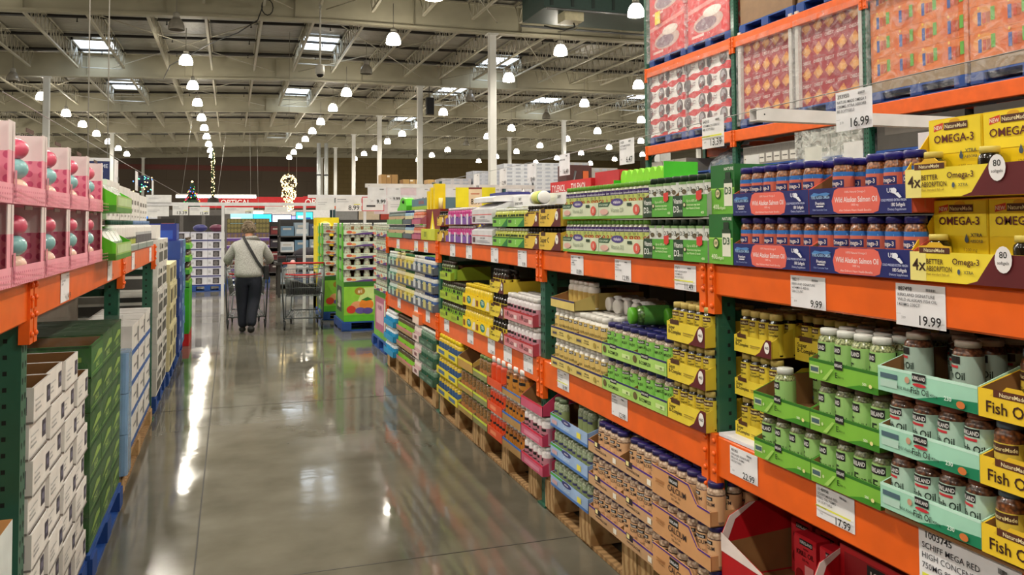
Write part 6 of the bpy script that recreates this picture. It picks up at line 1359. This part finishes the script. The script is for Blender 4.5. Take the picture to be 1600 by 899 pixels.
cart((1.07, 13.15, 0.001), -.10, 'empty wire shopping cart with a red handle parked right of the shopper')
m = MB(); m.prism([(0, 0), (.52, 0), (.44, .03), (.30, .12), (.12, .20), (.03, .2)], 0, .34, M('17171A', .6), axis='y')
tag(obj('folded_bag', m.mesh('folded_bag')), 'black folded bag lying in the parked shopping cart', 'bag').location = (.88, 13.38, .535)
m = MB(); m.rbox(0, .12, 0, .1, 0, .17, M('D8D0CC', .5), .01); m.ball((.08, .05, .17), .04, M('E0B0B0', .5), 8, 5)
tag(obj('small_package', m.mesh('small_package')), 'small white package standing in the child seat of the parked cart', 'package').location = (.84, 13.22, .87)

# ------------------------------------------------------------------ the shopper
def skin(name, chains, mat, root_v=None, sub=2, parent=None, smooth=True):
    """chains: list of [(x, y, z, rx, ry)...]; first vertex of a later chain may be ('join', index)"""
    vs = []; es = []; rs = []
    for ch in chains:
        prev = None
        for p in ch:
            if p[0] == 'j': prev = p[1]; continue
            vs.append(p[:3]); rs.append((p[3], p[4] if len(p) > 4 else p[3]))
            if prev is not None: es.append((prev, len(vs) - 1))
            prev = len(vs) - 1
    me = bpy.data.meshes.new(name); me.from_pydata(vs, es, []); me.update()
    o = bpy.data.objects.new(name + '_tmp', me); COL.objects.link(o)
    sk = o.modifiers.new('s', 'SKIN'); sk.use_smooth_shade = True
    for i, (a, b) in enumerate(rs): me.skin_vertices[0].data[i].radius = (a, b)
    me.skin_vertices[0].data[0].use_root = True
    sb = o.modifiers.new('d', 'SUBSURF'); sb.levels = sub
    dg = bpy.context.evaluated_depsgraph_get(); dg.update()
    nm = bpy.data.meshes.new_from_object(o.evaluated_get(dg)); nm.name = name
    nm.materials.clear(); nm.materials.append(mat)
    for p in nm.polygons: p.use_smooth = smooth; p.material_index = 0
    bpy.data.objects.remove(o)
    return nm
SKINM = M('C98F72', .55); JK = M('B9B8B4', .85, 'knit', col2='8E8D89', sc=90.0); JEAN = M('12182A', .8, 'knit', col2='0B0F1C', sc=120.0)
P0 = Vector((.27, 13.12, 0))
# body joints (local): faces +Y; weight on the left foot, right foot trailing
hipL, hipR = (-.10, .02, .86), (.10, .02, .86)
body = obj('person', skin('person', [
    [(0, .0, .88, .10, .08), (0, .05, 1.05, .10, .08), (0, .13, 1.22, .12, .08), (0, .20, 1.33, .09, .07), (0, .235, 1.39, .05, .05), (0, .265, 1.455, .055, .06), (0, .29, 1.53, .074, .088), (0, .295, 1.595, .066, .082), (0, .29, 1.625, .04, .05)],
    [('j', 3), (-.15, .20, 1.29, .05), (-.25, .22, 1.15, .042), (-.29, .30, 1.06, .040), (-.25, .43, 1.045, .032), (-.235, .48, 1.045, .028, .018)],
    [('j', 3), (.15, .20, 1.29, .05), (.27, .22, 1.15, .042), (.30, .31, 1.06, .042), (.25, .43, 1.045, .032), (.235, .48, 1.045, .028, .018)],
    [('j', 0), (-.09, .01, .80, .07), (-.09, .07, .47, .055), (-.085, .06, .30, .045), (-.085, .04, .11, .032), (-.087, .12, .04, .026, .018)],
    [('j', 0), (.09, .0, .80, .07), (.075, .03, .47, .055), (.045, -.06, .30, .045), (.03, -.18, .14, .03), (.03, -.14, .06, .026, .018)]], SKINM))
body.location = P0
tag(body, 'person seen from behind in pale grey jacket and dark trousers, leaning on a cart', 'person')
jk = obj('jacket', skin('jacket', [
    [(0, -.02, .80, .235, .18), (0, .0, .90, .225, .17), (0, .08, 1.14, .225, .155), (0, .165, 1.29, .215, .135), (0, .21, 1.375, .14, .11), (0, .24, 1.44, .088, .085)],
    [('j', 3), (-.20, .19, 1.27, .09), (-.28, .21, 1.15, .080), (-.315, .29, 1.07, .070), (-.25, .43, 1.05, .052)],
    [('j', 3), (.20, .19, 1.27, .09), (.29, .21, 1.15, .080), (.32, .30, 1.07, .070), (.25, .43, 1.05, .052)]], JK), body)
for v_ in jk.data.vertices: v_.co.z = max(v_.co.z, .795 + .01 * math.sin(9 * v_.co.x))
tr_ = obj('trousers', skin('trousers', [
    [(0, .03, 1.02, .12, .10), (0, .0, .92, .165, .14), (-.09, .01, .78, .13), (-.09, .075, .50, .10), (-.085, .07, .30, .085), (-.08, .055, .07, .076)],
    [('j', 1), (.09, .0, .78, .13), (.075, .03, .50, .10), (.045, -.06, .32, .085), (.03, -.185, .11, .078)]], JEAN), body)
SH = M('1C1A1A', .6)
s1 = obj('shoe', skin('shoe', [[(-.087, .02, .06, .058, .06), (-.087, .12, .045, .056, .043), (-.087, .22, .036, .048, .032)]], SH), body)
s2 = obj('shoe', skin('shoe', [[(.03, -.235, .115, .056, .056), (.03, -.16, .06, .058, .05), (.03, -.08, .032, .05, .03)]], SH), body)
hr = MB(); hm = M('8A7A66', .9, 'knit', col2='5E5140', sc=60.0)
hr.ball((0, .285, 1.572), .102, hm, 20, 14, 1.08)
for i in range(70):
    a = R_.uniform(0, 2 * PI); b_ = R_.uniform(-.5, 1.3); r0 = .094
    c = Vector((math.cos(a) * math.cos(b_) * r0, .285 + math.sin(a) * math.cos(b_) * r0 - .008, 1.575 + math.sin(b_) * r0 * 1.08)); hr.ball(c, R_.uniform(.014, .024), hm, 6, 4)
hr.v = [(x, min(y, .345 + .1 * (z - 1.55)), z) for x, y, z in hr.v]
obj('hair', hr.mesh('hair'), body)
for s in (-1, 1):
    e = MB(); e.ball((s * .088, .30, 1.54), .022, SKINM, 8, 6, 1.4); obj('ear', e.mesh('ear'), body)
fc = MB(); fc.tube([(0, .375, 1.565), (0, .398, 1.535), (0, .378, 1.525)], [.008, .014, .01], SKINM, 6)
fc.tube([(-.025, .368, 1.495), (0, .374, 1.493), (.025, .368, 1.495)], .006, M('9A5A4E'), 5)
for s in (-1, 1): fc.ball((s * .03, .362, 1.56), .011, M('2A2420'), 8, 5)
obj('face', fc.mesh('face'), body)
for s in (-1, 1):
    hd = MB(); hx = s * .235
    hd.rbox(hx - .042, hx + .042, .455, .50, 1.035, 1.062, SKINM, .012)
    for k in range(4):
        fx = hx - .031 + .0207 * k; ln = (.0, .006, .004, -.006)[k if s < 0 else 3 - k]
        hd.tube([(fx, .49, 1.052), (fx, .518 + ln, 1.05), (fx, .528 + ln, 1.03), (fx, .515, 1.008)], [.0095, .009, .0085, .007], SKINM, 6)
    hd.tube([(hx - s * .036, .462, 1.045), (hx - s * .055, .485, 1.03), (hx - s * .05, .505, 1.015)], [.011, .010, .008], SKINM, 6)
    obj('hand', hd.mesh('hand'), body)
st = MB(); BK = M('101014', .7)
path = [(-.085, .155, 1.45), (-.04, .03, 1.36), (.03, -.06, 1.23), (.11, -.11, 1.08), (.18, -.12, .98), (.235, -.06, .92)]
for a, b_ in zip(path[:-1], path[1:]):
    a, b_ = Vector(a), Vector(b_); t_ = (b_ - a).normalized(); sd = t_.cross(Vector((0, -1, .35)).normalized()).normalized() * .02; up_ = Vector((0, -.008, .002))
    st.add([a + sd + up_, a - sd + up_, b_ - sd + up_, b_ + sd + up_, a + sd - up_, a - sd - up_, b_ - sd - up_, b_ + sd - up_], [(0, 1, 2, 3), (4, 7, 6, 5), (0, 3, 7, 4), (1, 5, 6, 2)], BK)
bg = MB(); bg.rbox(.21, .29, -.09, .12, .80, 1.0, BK, .03)
r_ = bg.P('shoulder_bag', [st.P('shoulder_strap')]); place(r_, P0, 0, 'black shoulder bag with a strap across the back of the shopper', 'bag')

# ------------------------------------------------------------------ mid and far background
def sign(x0, x1, y, z0, z1, col, specs, label, t=.05, name='hanging_sign', cat='sign', wires=True):
    w, h = x1 - x0, z1 - z0
    m = MB(); m.box(0, w, 0, t, 0, h, M(col, .5) if isinstance(col, str) else col)
    p = MB(); p.decor(specs, (0, 0, 0), (1, 0, 0), (0, 0, 1), w, h, off0=.004, step=.002)
    kids = [p.P('sign_face')] if specs else []
    if wires:
        q = MB()
        for xx in (.1 * w, .9 * w): q.tube([(xx, t / 2, h), (xx, t / 2, roof_z(x0) - z0)], .012, M('A8A49C'), 4)
        kids.append(q.P('hanger_wire'))
    return place(m.P(name, kids), (x0, y, z0), 0, label, cat)
# optical shop front
sign(-2.9, 5.2, 60, 2.72, 3.5, 'B8141C', [('t', 'OPTICAL', .40, .30, .44, 'F4F0F0', 'c', 1, .24), ('t', 'SUNGLASSES', .72, .28, .22, 'F0DCDC', 'c', 1, .24)], 'long red shop sign with white lettering under the back wall', name='shop_sign')
m = MB(); m.box(0, 16, 0, 5, 0, 2.6, M('D8D8DA', .5)); m.decor([('r', .02, .98, .62, .8, 'C8CCD8')] + [('r', .03 + .06 * i, .07 + .06 * i, .25, .55, ('5A5E70', '9AA0B8', '8A5A5A')[i % 3]) for i in range(16)], (0, 0, 0), (1, 0, 0), (0, 0, 1), 16, 2.6)
place(m.P('shop_counter'), (-7, 60.2, .001), 0, 'white walled optical shop block under the red sign', 'shop')
place(simple_box(4.9, .05, .75, 'B8141C', [('t', 'OPTICAL', .24, .18, .6, 'F4F0F0', 'c', 1, .44)], name='shop_sign'), (4.45, 55, 2.65), 0, 'smaller red shop sign right of the glowing balls', 'sign')
tl = M('FFFDF6', .5, 'glow', em=9)
for i, (x, y, z, L) in enumerate(((-2.9, 50, 3.18, 4.3), (-1.2, 56, 2.35, 3.2))):
    m = MB(); m.tube([(0, 0, 0), (L, 0, 0)], .07, tl, 8); h = MB(); h.box(0, L, -.06, .06, .08, .16, WHITE)
    for xx in (.3, L - .3): h.tube([(xx, 0, .16), (xx + (.6 if xx < 1 else -.1), 0, 5.2)], .012, M('A8A49C'), 4)
    place(m.P('tube_lamp', [h.P('lamp_housing')]), (x, y, z), 0, ('long glowing tube lamp above the red shop sign', 'glowing tube lamp below the red shop sign')[i], 'tube lamp')
# TVs on display
TV = [(-.55, 46, 1.78, 1.1, '3AA8E8'), (-.1, 44, 1.55, 1.2, '8AD8F0'), (1.0, 45, 1.56, 1.05, '38B8F0'), (2.05, 45, 1.55, 1.0, 'B8C8F8'), (3.25, 45, 1.75, .9, '40D0D8'), (3.0, 47, 1.5, 1.0, '9A9AF0'), (-2.9, 44, 1.65, .8, '2A60E0'), (-4.6, 44, 1.72, .8, '3A80E8'), (-1.7, 48, 1.7, .8, '6ABAF0')]
for i, (x, y, z, w_, c) in enumerate(TV):
    m = MB(); m.box(0, w_, 0, .05, 0, w_ * .57, BLACK)
    s_ = MB(); s_.box(.03, w_ - .03, -.004, 0, .03, w_ * .57 - .03, M(c, .4, 'glow', em=1.5)); 
    s_.decor([('r', .1, .5, .3, .6, M('E8F6FF', .4, 'glow', em=1.6)), ('r', .6, .9, .2, .4, M('2048A0', .4, 'glow', em=.6))], (0.03, -.004, .03), (1, 0, 0), (0, 0, 1), w_ - .06, w_ * .5)
    g = MB(); g.box(w_ * .3, w_ * .7, -.1, .2, -z + .001, -z + .9, M('2A2A2E', .6)); g.box(w_ * .45, w_ * .55, 0, .05, -z + .9, 0, BLACK)
    place(m.P('television', [s_.P('screen', label='glowing blue screen'), g.P('stand')]), (x, y, z), 0, 'glowing television on display beyond the shopper, %s from the left' % ORD[[0, 1, 2, 3, 4, 5, 6, 7, 8][sorted(range(9), key=lambda k: TV[k][0]).index(i)]], 'television')
# glowing wire balls
wg = M('FFE2A0', .5, 'glow', em=6.0)
for i, (z, r) in enumerate(((3.10, .27), (2.66, .25), (2.26, .18))):
    m = MB()
    for k in range(130):
        a = R_.uniform(0, 2 * PI); b_ = math.asin(R_.uniform(-1, 1)); m.ball((math.cos(a) * math.cos(b_) * r, math.sin(a) * math.cos(b_) * r, math.sin(b_) * r), .017, wg, 5, 4)
    w_ = MB()
    for k in range(5):
        t_ = PI * k / 5; w_.tube([(r * math.cos(a) * math.cos(t_), r * math.cos(a) * math.sin(t_), r * math.sin(a)) for a in [2 * PI * j / 16 for j in range(16)]], .008, M('6A5A3A'), 4, closed=True)
    if i == 0: w_.tube([(0, 0, r), (0, 0, 5.3)], .01, M('8A8478'), 4)
    place(w_.P('lighted_ball', [m.P('string_lights', label='tiny warm bulbs')]), (1.93, 30, z), 0, '%s glowing wire ball hanging beyond the carts' % ('topmost', 'middle', 'lowest')[i], 'light ball')
m = MB(); m.tube([(0, 0, 0), (.02, 0, .5), (-.02, 0, 1), (.02, 0, 1.5), (0, 0, 2.0)], .06, M('24381E', .9), 6); l_ = MB()
for k in range(60): l_.ball((R_.uniform(-.07, .07), -.06, R_.uniform(0, 2)), .014, wg, 5, 4)
place(m.P('garland', [l_.P('string_lights')]), (-.67, 35, 2.6), 0, 'vertical green garland with tiny warm lights hanging left of the shopper', 'garland')
m = MB(); tg = M('16301E', .9)
for k in range(5): m.lathe([(.34 - .06 * k, .1 + .17 * k), (.05, .36 + .17 * k)], 12, tg, smooth=False)
m.lathe([(.04, -.0), (.04, .1)], 8, M('3A2818')); l_ = MB()
for k in range(90):
    h_ = R_.random(); a = R_.uniform(0, 2 * PI); r = .33 * (1 - h_) + .02; l_.ball((r * math.cos(a), r * math.sin(a), .12 + .88 * h_), .018, M(R_.choice(['3A60FF', 'FF3A3A', '40E070', 'FFC040']), .4, 'glow', em=3), 5, 4)
l_.ball((0, 0, 1.06), .04, wg, 6, 5)
place(m.P('christmas_tree', [l_.P('string_lights', label='coloured lights')]), (-1.40, 34, 2.2), 0, 'small lit artificial tree with coloured lights on a high shelf', 'artificial tree')
place(simple_box(2.6, .5, 2.18, '6A6664', [('r', .05 + .3 * i, .3 + .3 * i, .1, .9, '3A3634') for i in range(3)], name='display_shelf'), (-2.6, 33.8, .001), 0, 'tall dim shelf block carrying the small lit tree', 'shelf')
m = MB(); m.lathe([(.30, 0), (.30, .03), (.2, .05), (.17, .22), (.1, .27), (.001, .28)], 14, M('2A1E16', .8)); place(m.P('hat_decoration'), (-.56, 30, 2.28), 0, 'brown hat shaped decoration left of the shopper head', 'decoration')
m = MB(); m.tube([(0, 0, 0), (0, 0, .35)], .2, M('121640', .6), 8); l_ = MB()
for k in range(26): l_.ball((R_.uniform(-.3, .3), -.21, R_.uniform(-.25, .35)), .02, M(R_.choice(['60A0FF', 'FFE0A0', '60E0A0']), .4, 'glow', em=3), 5, 4)
place(m.P('lighted_top_hat', [l_.P('string_lights')]), (-2.75, 30, 2.9), 0, 'dark blue lit decoration above the left white sign frame', 'decoration')
# blue banner at left
sign(-2.10, -1.76, 14, 2.02, 2.66, '1E2A60', [('r', 0, 1, .92, 1, 'D8D8DC'), ('t', 'BIG TIME', .5, .76, .09, 'D0D8F0', 'c', 1, .86), ('t', 'SAVINGS', .5, .66, .05, '8A98C8', 'c', 0, .5), ('r', .35, .85, .35, .5, 'A8B0CC'), ('r', .35, .85, .15, .3, '7A86B0')], 'dark blue banner reading BIG TIME at upper left', name='banner', cat='banner', t=.02)
m = MB(); m.tube([(-.78, 3.4, 2.12), (-.74, 7, 2.09), (-.66, 12, 2.05)], .002, M('9A9A9A'), 4)
tag(obj('hanging_wire', m.mesh('hanging_wire')), 'thin wire over the left rack sloping towards the back with hanging cards', 'wire')
for i, y in enumerate((6.1, 7.4, 8.9)):
    place(card_proto([], '9.99', w=.2, h=.16), (-.74, y, 1.92), RZL, 'card hanging on the left wire, %s from the near end' % ORD[i], 'price card')
# white sign frames
fw = M('DCDCE0', .45)
def frame(x0, x1, y, z, label, posts=(), h=.06):
    m = MB(); m.box(x0, x1, y, y + .05, z, z + h, fw); k = []
    for px in posts: q = MB(); q.box(px - .025, px + .025, y, y + .05, 0.001, z, fw); k.append(q.P('post'))
    place(m.P('sign_rail', k), (0, 0, 0), 0, label, 'sign frame')
frame(-1.5, 2.5, 16.0, 1.97, 'white sign rail across the aisle beyond the carts', posts=(-.13, 1.32, 2.45))
frame(1.2, 3.3, 13.9, 2.06, 'white sign rail above the gummy displays', posts=(3.2,), h=.05)
for i, (x, y, z, w_, h_, pr, red_) in enumerate(((-1.42, 15.98, 2.03, .42, .13, '', 0), (-1.42, 15.98, 1.78, .38, .18, '', 0), (-.98, 15.98, 1.80, .26, .19, '13.39', 0), (-.70, 15.98, 1.80, .34, .15, '12.49', 0), (-.1, 15.98, 1.82, .5, .12, '17.99', 0), (.6, 15.98, 1.86, .4, .1, '', 0), (1.64, 13.86, 1.84, .42, .25, '8.99', 0), (2.07, 13.86, 1.84, .37, .24, '', 1), (1.32, 13.86, 1.86, .30, .2, '', 0), (2.5, 13.86, 1.80, .45, .24, '', 0), (2.98, 13.86, 1.82, .4, .2, '', 0))):
    sp = [('t', pr, .92, .08, .3, '1A1A1E', 'r', 1, .7)] if pr else [('r', .1, .6, .6, .64, 'B0B0B8'), ('r', .1, .5, .45, .5, 'B8B8C0')]
    if pr: sp += [('r', .06, .4, .75, .8, '9A9AA2'), ('r', .06, .5, .6, .64, 'B0B0B8'), ('r', .7, .95, .42, .47, 'E0E048')]
    if red_: sp = [('r', 0, 1, 0, .05, 'D04A5A'), ('r', 0, 1, .95, 1, 'D04A5A'), ('r', 0, .03, 0, 1, 'D04A5A'), ('r', .97, 1, 0, 1, 'D04A5A'), ('r', .2, .6, .3, .42, '3A3A40'), ('r', .4, .56, .8, .86, 'D04A5A')]
    place(simple_box(w_, .008, h_, 'E6E6E8', sp, name='price_sign'), (x, y - .02, z), 0, ('white price sign hung from the far frame, %s from the left' if y > 15 else 'price sign over the gummy displays, %s of that run') % ORD[i if y > 15 else i - 6] + (', with a red border' if red_ else ''), 'price sign')
# pale pink board panel above gummy displays
place(simple_box(1.0, .03, .5, 'D8C4CC'), (2.4, 14.6, 1.80 - .0), 0, 'pale pink board behind the signs over the gummy displays', 'board')
# dim merchandise between 18 and 42 m: tables, racks, shelves
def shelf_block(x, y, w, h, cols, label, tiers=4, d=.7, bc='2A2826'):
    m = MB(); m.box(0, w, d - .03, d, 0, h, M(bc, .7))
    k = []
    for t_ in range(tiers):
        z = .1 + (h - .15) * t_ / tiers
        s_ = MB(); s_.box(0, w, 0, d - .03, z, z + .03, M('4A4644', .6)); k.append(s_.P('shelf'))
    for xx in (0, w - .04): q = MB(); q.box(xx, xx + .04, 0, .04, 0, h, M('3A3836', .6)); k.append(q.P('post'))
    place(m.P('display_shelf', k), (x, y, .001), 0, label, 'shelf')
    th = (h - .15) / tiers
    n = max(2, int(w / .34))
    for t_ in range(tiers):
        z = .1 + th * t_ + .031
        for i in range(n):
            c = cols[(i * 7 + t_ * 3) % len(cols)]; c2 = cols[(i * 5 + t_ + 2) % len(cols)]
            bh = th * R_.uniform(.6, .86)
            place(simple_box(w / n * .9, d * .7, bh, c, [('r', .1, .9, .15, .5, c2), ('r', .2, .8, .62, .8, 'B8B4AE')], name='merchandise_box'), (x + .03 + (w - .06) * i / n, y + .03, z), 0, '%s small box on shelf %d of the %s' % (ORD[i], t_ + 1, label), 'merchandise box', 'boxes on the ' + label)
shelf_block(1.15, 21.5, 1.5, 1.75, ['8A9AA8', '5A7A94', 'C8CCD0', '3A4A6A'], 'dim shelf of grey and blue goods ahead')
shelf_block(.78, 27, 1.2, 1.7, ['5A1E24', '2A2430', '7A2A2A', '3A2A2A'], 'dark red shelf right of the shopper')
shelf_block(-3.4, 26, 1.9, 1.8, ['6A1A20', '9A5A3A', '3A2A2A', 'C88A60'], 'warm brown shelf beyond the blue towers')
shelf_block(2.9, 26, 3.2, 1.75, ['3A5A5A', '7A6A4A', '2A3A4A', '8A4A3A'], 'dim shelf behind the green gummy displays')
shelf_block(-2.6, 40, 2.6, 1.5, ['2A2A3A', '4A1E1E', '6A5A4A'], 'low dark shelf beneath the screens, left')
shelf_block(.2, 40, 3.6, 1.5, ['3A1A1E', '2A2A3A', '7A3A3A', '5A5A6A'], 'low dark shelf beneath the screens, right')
m = MB(); m.box(0, 1.7, 0, .9, .72, .78, M('2A2826', .6)); k = []
for a in ((.05, .05), (1.6, .05), (.05, .8), (1.6, .8)): q = MB(); q.box(a[0], a[0] + .06, a[1], a[1] + .06, 0, .72, M('2A2826')); k.append(q.P('table_leg'))
place(m.P('display_table', k), (.95, 19.0, .001), 0, 'dark display table of folded clothes beyond the parked cart', 'table')
for i in range(8):
    for l in range(3):
        m = MB(); m.rbox(0, .18, 0, .3, 0, .045, M(R_.choice(['1E1C1E', '2A2A30', '3A1A1C', 'B8B0A8', '4A4A50']), .9), .02)
        place(m.P('folded_garment'), (1.0 + .2 * i, 19.05, .781 + .046 * l), 0, 'folded garment on the dark table, pile %s from the left, layer %d' % (ORD[i], l + 1), 'garment', 'folded garments')
m = MB(); m.ball((0, 0, 0), .35, M('26222A', .9), 10, 6, .5); place(m.P('clothes_heap'), (1.7, 19.6, .92), 0, 'dark heap of clothes at the back of the display table', 'clothes')
# red display with a figure silhouette near the second red sign
# far right racks and loads
def far_load(x, y, z, w, h, col, specs, label, group, cat='load', d=1.0): place(simple_box(w, d, h, col, specs), (x, y, z), 0, label, cat, group)
def far_rack(x0, x1, y, levels, label, post=2.5, top=None):
    m = MB(); n = int(round((x1 - x0) / post)); k = []
    for i in range(n + 1):
        px = x0 + (x1 - x0) * i / n; q = MB(); q.box(px - .05, px + .05, y, y + .1, 0.001, top or levels[-1] + .4, M('2A4A50', .5)); q.box(px - .05, px + .05, y + 1.1, y + 1.2, 0.001, top or levels[-1] + .4, M('2A4A50', .5)); k.append(q.P('upright'))
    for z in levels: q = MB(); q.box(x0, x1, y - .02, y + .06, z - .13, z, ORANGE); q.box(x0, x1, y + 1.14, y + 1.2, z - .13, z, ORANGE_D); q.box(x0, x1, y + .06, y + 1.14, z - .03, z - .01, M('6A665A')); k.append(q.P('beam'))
    root = ('pallet_rack', None, k, None); return place(root, (0, 0, 0), 0, label, 'rack')
far_rack(7.6, 17.6, 45, [1.6, 3.3], 'far orange rack carrying brown cartons near the back wall')
for i, (x, w_, h_) in enumerate(((7.8, .9, 1.0), (9.0, 1.1, .75), (10.4, 1.1, .75), (12.0, 1.1, .8), (13.4, 1.1, .9), (15, 1.0, .7))):
    far_load(x, 45.1, 3.303, w_, h_, ('A8824E', 'B8935A', 'C09A60')[i % 3], [('r', .3, .34, 0, 1, '7A5A34'), ('r', .6, .64, 0, 1, '7A5A34'), ('r', .35, .5, .85, .95, 'E8E0D0')], 'brown carton load on the far orange rack, %s from the left' % ORD[i], 'brown carton loads', 'carton')
for i in range(8): far_load(7.8 + 1.2 * i, 45.1, 1.603, 1.05, 1.2, ('6A5A44', '4A5A6A', '7A2A2A', '8A8A8A')[i % 4], [], 'dim load on the lower level of the far orange rack, %s from the left' % ORD[i], 'lower dim loads')
far_rack(7.4, 19.9, 30, [1.6, 2.75], 'middle distance orange rack with wrapped white cases on top', top=3.2)
wsp2 = [('r', .12 + .3 * i, .3 + .3 * i, .15 + .5 * j, .4 + .5 * j, 'A0A4B0') for i in range(3) for j in range(2)]
for i, (h_, c) in enumerate(((.55, 'B8B4B8'), (.85, 'B0B2BC'), (1.15, 'C8CAD0'), (1.20, 'C0C2C8'), (1.25, 'A8A6A4'), (1.05, 'A09A94'), (.8, 'C8A878'), (.75, 'A87C4C'), (.7, '3A2E28'), (.8, '4A3A34'))):
    L = max(2, int(h_ / .28)); 
    for l in range(L): far_load(7.45 + 1.22 * i - .0, 30.05, 2.753 + h_ / L * l, 1.14, h_ / L - .004, c, wsp2 if i < 6 else [('r', .3, .34, 0, 1, '7A5A34')], 'pale wrapped case on the middle distance rack, stack %s, layer %d' % (ORD[i], l + 1), 'wrapped cases on the middle rack', 'case')
for i in range(10): far_load(7.5 + 1.22 * i, 30.05, 1.603, 1.1, .9, ('C8B8A0', '6A2A2A', 'E0D890', '4A6A8A')[i % 4], [], 'dim load below the wrapped cases, %s from the left' % ORD[i], 'loads under the wrapped cases')
# blue table cartons + red umbrella/grill stand + blue box
far_load(5.6, 20, 1.55, 1.7, .55, 'E2E2E6', [('r', .02, .98, .0, .1, 'C8C8D0')], 'white carton block above the blue boxes in the middle distance', None, 'carton')
for i in range(3): far_load(5.2 + 1.15 * i, 18.2, 1.35, 1.1, .45, '1C3E80', [('t', 'LAL', .2, .2, .4, 'E0C840', 'c', 1, .3), ('p', [(.6, 0), (.7, 1), (.8, 1), (.7, 0)], '4A90C0')], '%s blue carton with yellow letters in the middle distance' % ORD[i], 'blue lettered cartons', 'carton')
far_load(5.2, 18.25, 0.001, 3.5, 1.345, '5A6A7A', [], 'pallet stack under the blue lettered cartons', None, 'load', .9)
far_load(5.6, 20.05, 0.001, 1.7, 1.545, '7A7A7A', [], 'stack under the white carton block', None, 'load', .9)
place(simple_box(1.6, .05, .42, '1C4AA0', [('t', 'Shop Price', .5, .45, .35, 'E8F0F8', 'c', 1, .8)], name='price_sign'), (7.5, 20, 1.95), 0, 'blue sign board with white lettering behind the white bar', 'sign')
m = MB(); m.tube([(-.6, 0, 0), (0, 0, 1.3), (.15, 0, 2.0)], .03, STEEL, 6); m.tube([(.7, 0, 0), (.3, 0, .9), (0, 0, 1.3)], .03, STEEL, 6); m.tube([(-.2, .3, 0), (-.15, .3, 1.6)], .03, STEEL, 6); k_ = MB()
k_.prism([(-.3, .9), (1.3, .8), (1.0, 1.5), (.0, 1.7)], 0, .08, M('3A2A28', .6), axis='y'); k_.box(-.1, .6, 0, .6, 1.72, 2.15, M('4A2420', .6)); k_.box(.35, .5, -.02, 0, 1.78, 2.0, M('D0602A'))
place(m.P('canopy_display', [k_.P('canopy_cloth', label='dark cloth with red top')]), (8.2, 19.5, .95), 0, 'dark canopy on crossed steel legs above the far shelves', 'canopy')
far_load(7.6, 19.4, .001, 2.4, .94, '5A5652', [], 'load supporting the canopy display', None, 'load', .9)
m = MB(); m.lathe([(.3, 0), (.25, .06), (.05, .1), (.001, .1)], 12, M('D8642A', .5)); place(m.P('orange_bowl'), (8.9, 17.8, 2.45), 0, 'orange-brown rounded item before the dark canopy', 'bowl'); far_load(8.5, 17.6, .001, .9, 2.448, '4A4A4A', [], 'grey stack under the orange-brown rounded item', None, 'load', .6)
# wrapped grey stacks behind the right rack (middle right)
far_rack(10.2, 20.2, 22, [1.6], 'orange rack with wrapped dark cases right of the canopy', top=1.9)
for i in range(7):
    for l in range(4): far_load(10.2 + .95 * i, 22.05, 1.603 + .33 * l, .9, .326, ('8E92A8', '7A7E90', '6A6C74', '8A8A8C')[(i + l) % 4], [('r', .1 + .22 * q, .26 + .22 * q, .2, .8, ('C8CCD8', '3A3E54')[q % 2]) for q in range(4)], 'wrapped grey-blue case right of the canopy, stack %s, layer %d' % (ORD[i], l + 1), 'wrapped grey-blue cases', 'case')
# white post at the end of the tall rack
m = MB(); m.rbox(-.11, .11, -.11, .11, 0, 2.95, M('E4E4E2', .4), .02); place(m.P('short_white_column'), (7.35, 13.2, .001), 0, 'white square post just left of the tall storage rack, under its beam', 'post')
# shelves between the right rack and the tall rack
rows_ = [(3.5, 9.0), (3.5, 5.0)]
# background right-hand low racks behind the vitamin rack
far_rack(4.2, 7.2, 36, [1.6, 2.4], 'small orange rack in the middle distance right of the gummy displays')
for i in range(3): far_load(4.3 + .95 * i, 36.05, 1.603, .9, .6, ('8A8A8A', 'C8B8A0', 'A83A2A')[i], [], 'load on the small orange rack, %s from the left' % ORD[i], 'small rack loads')
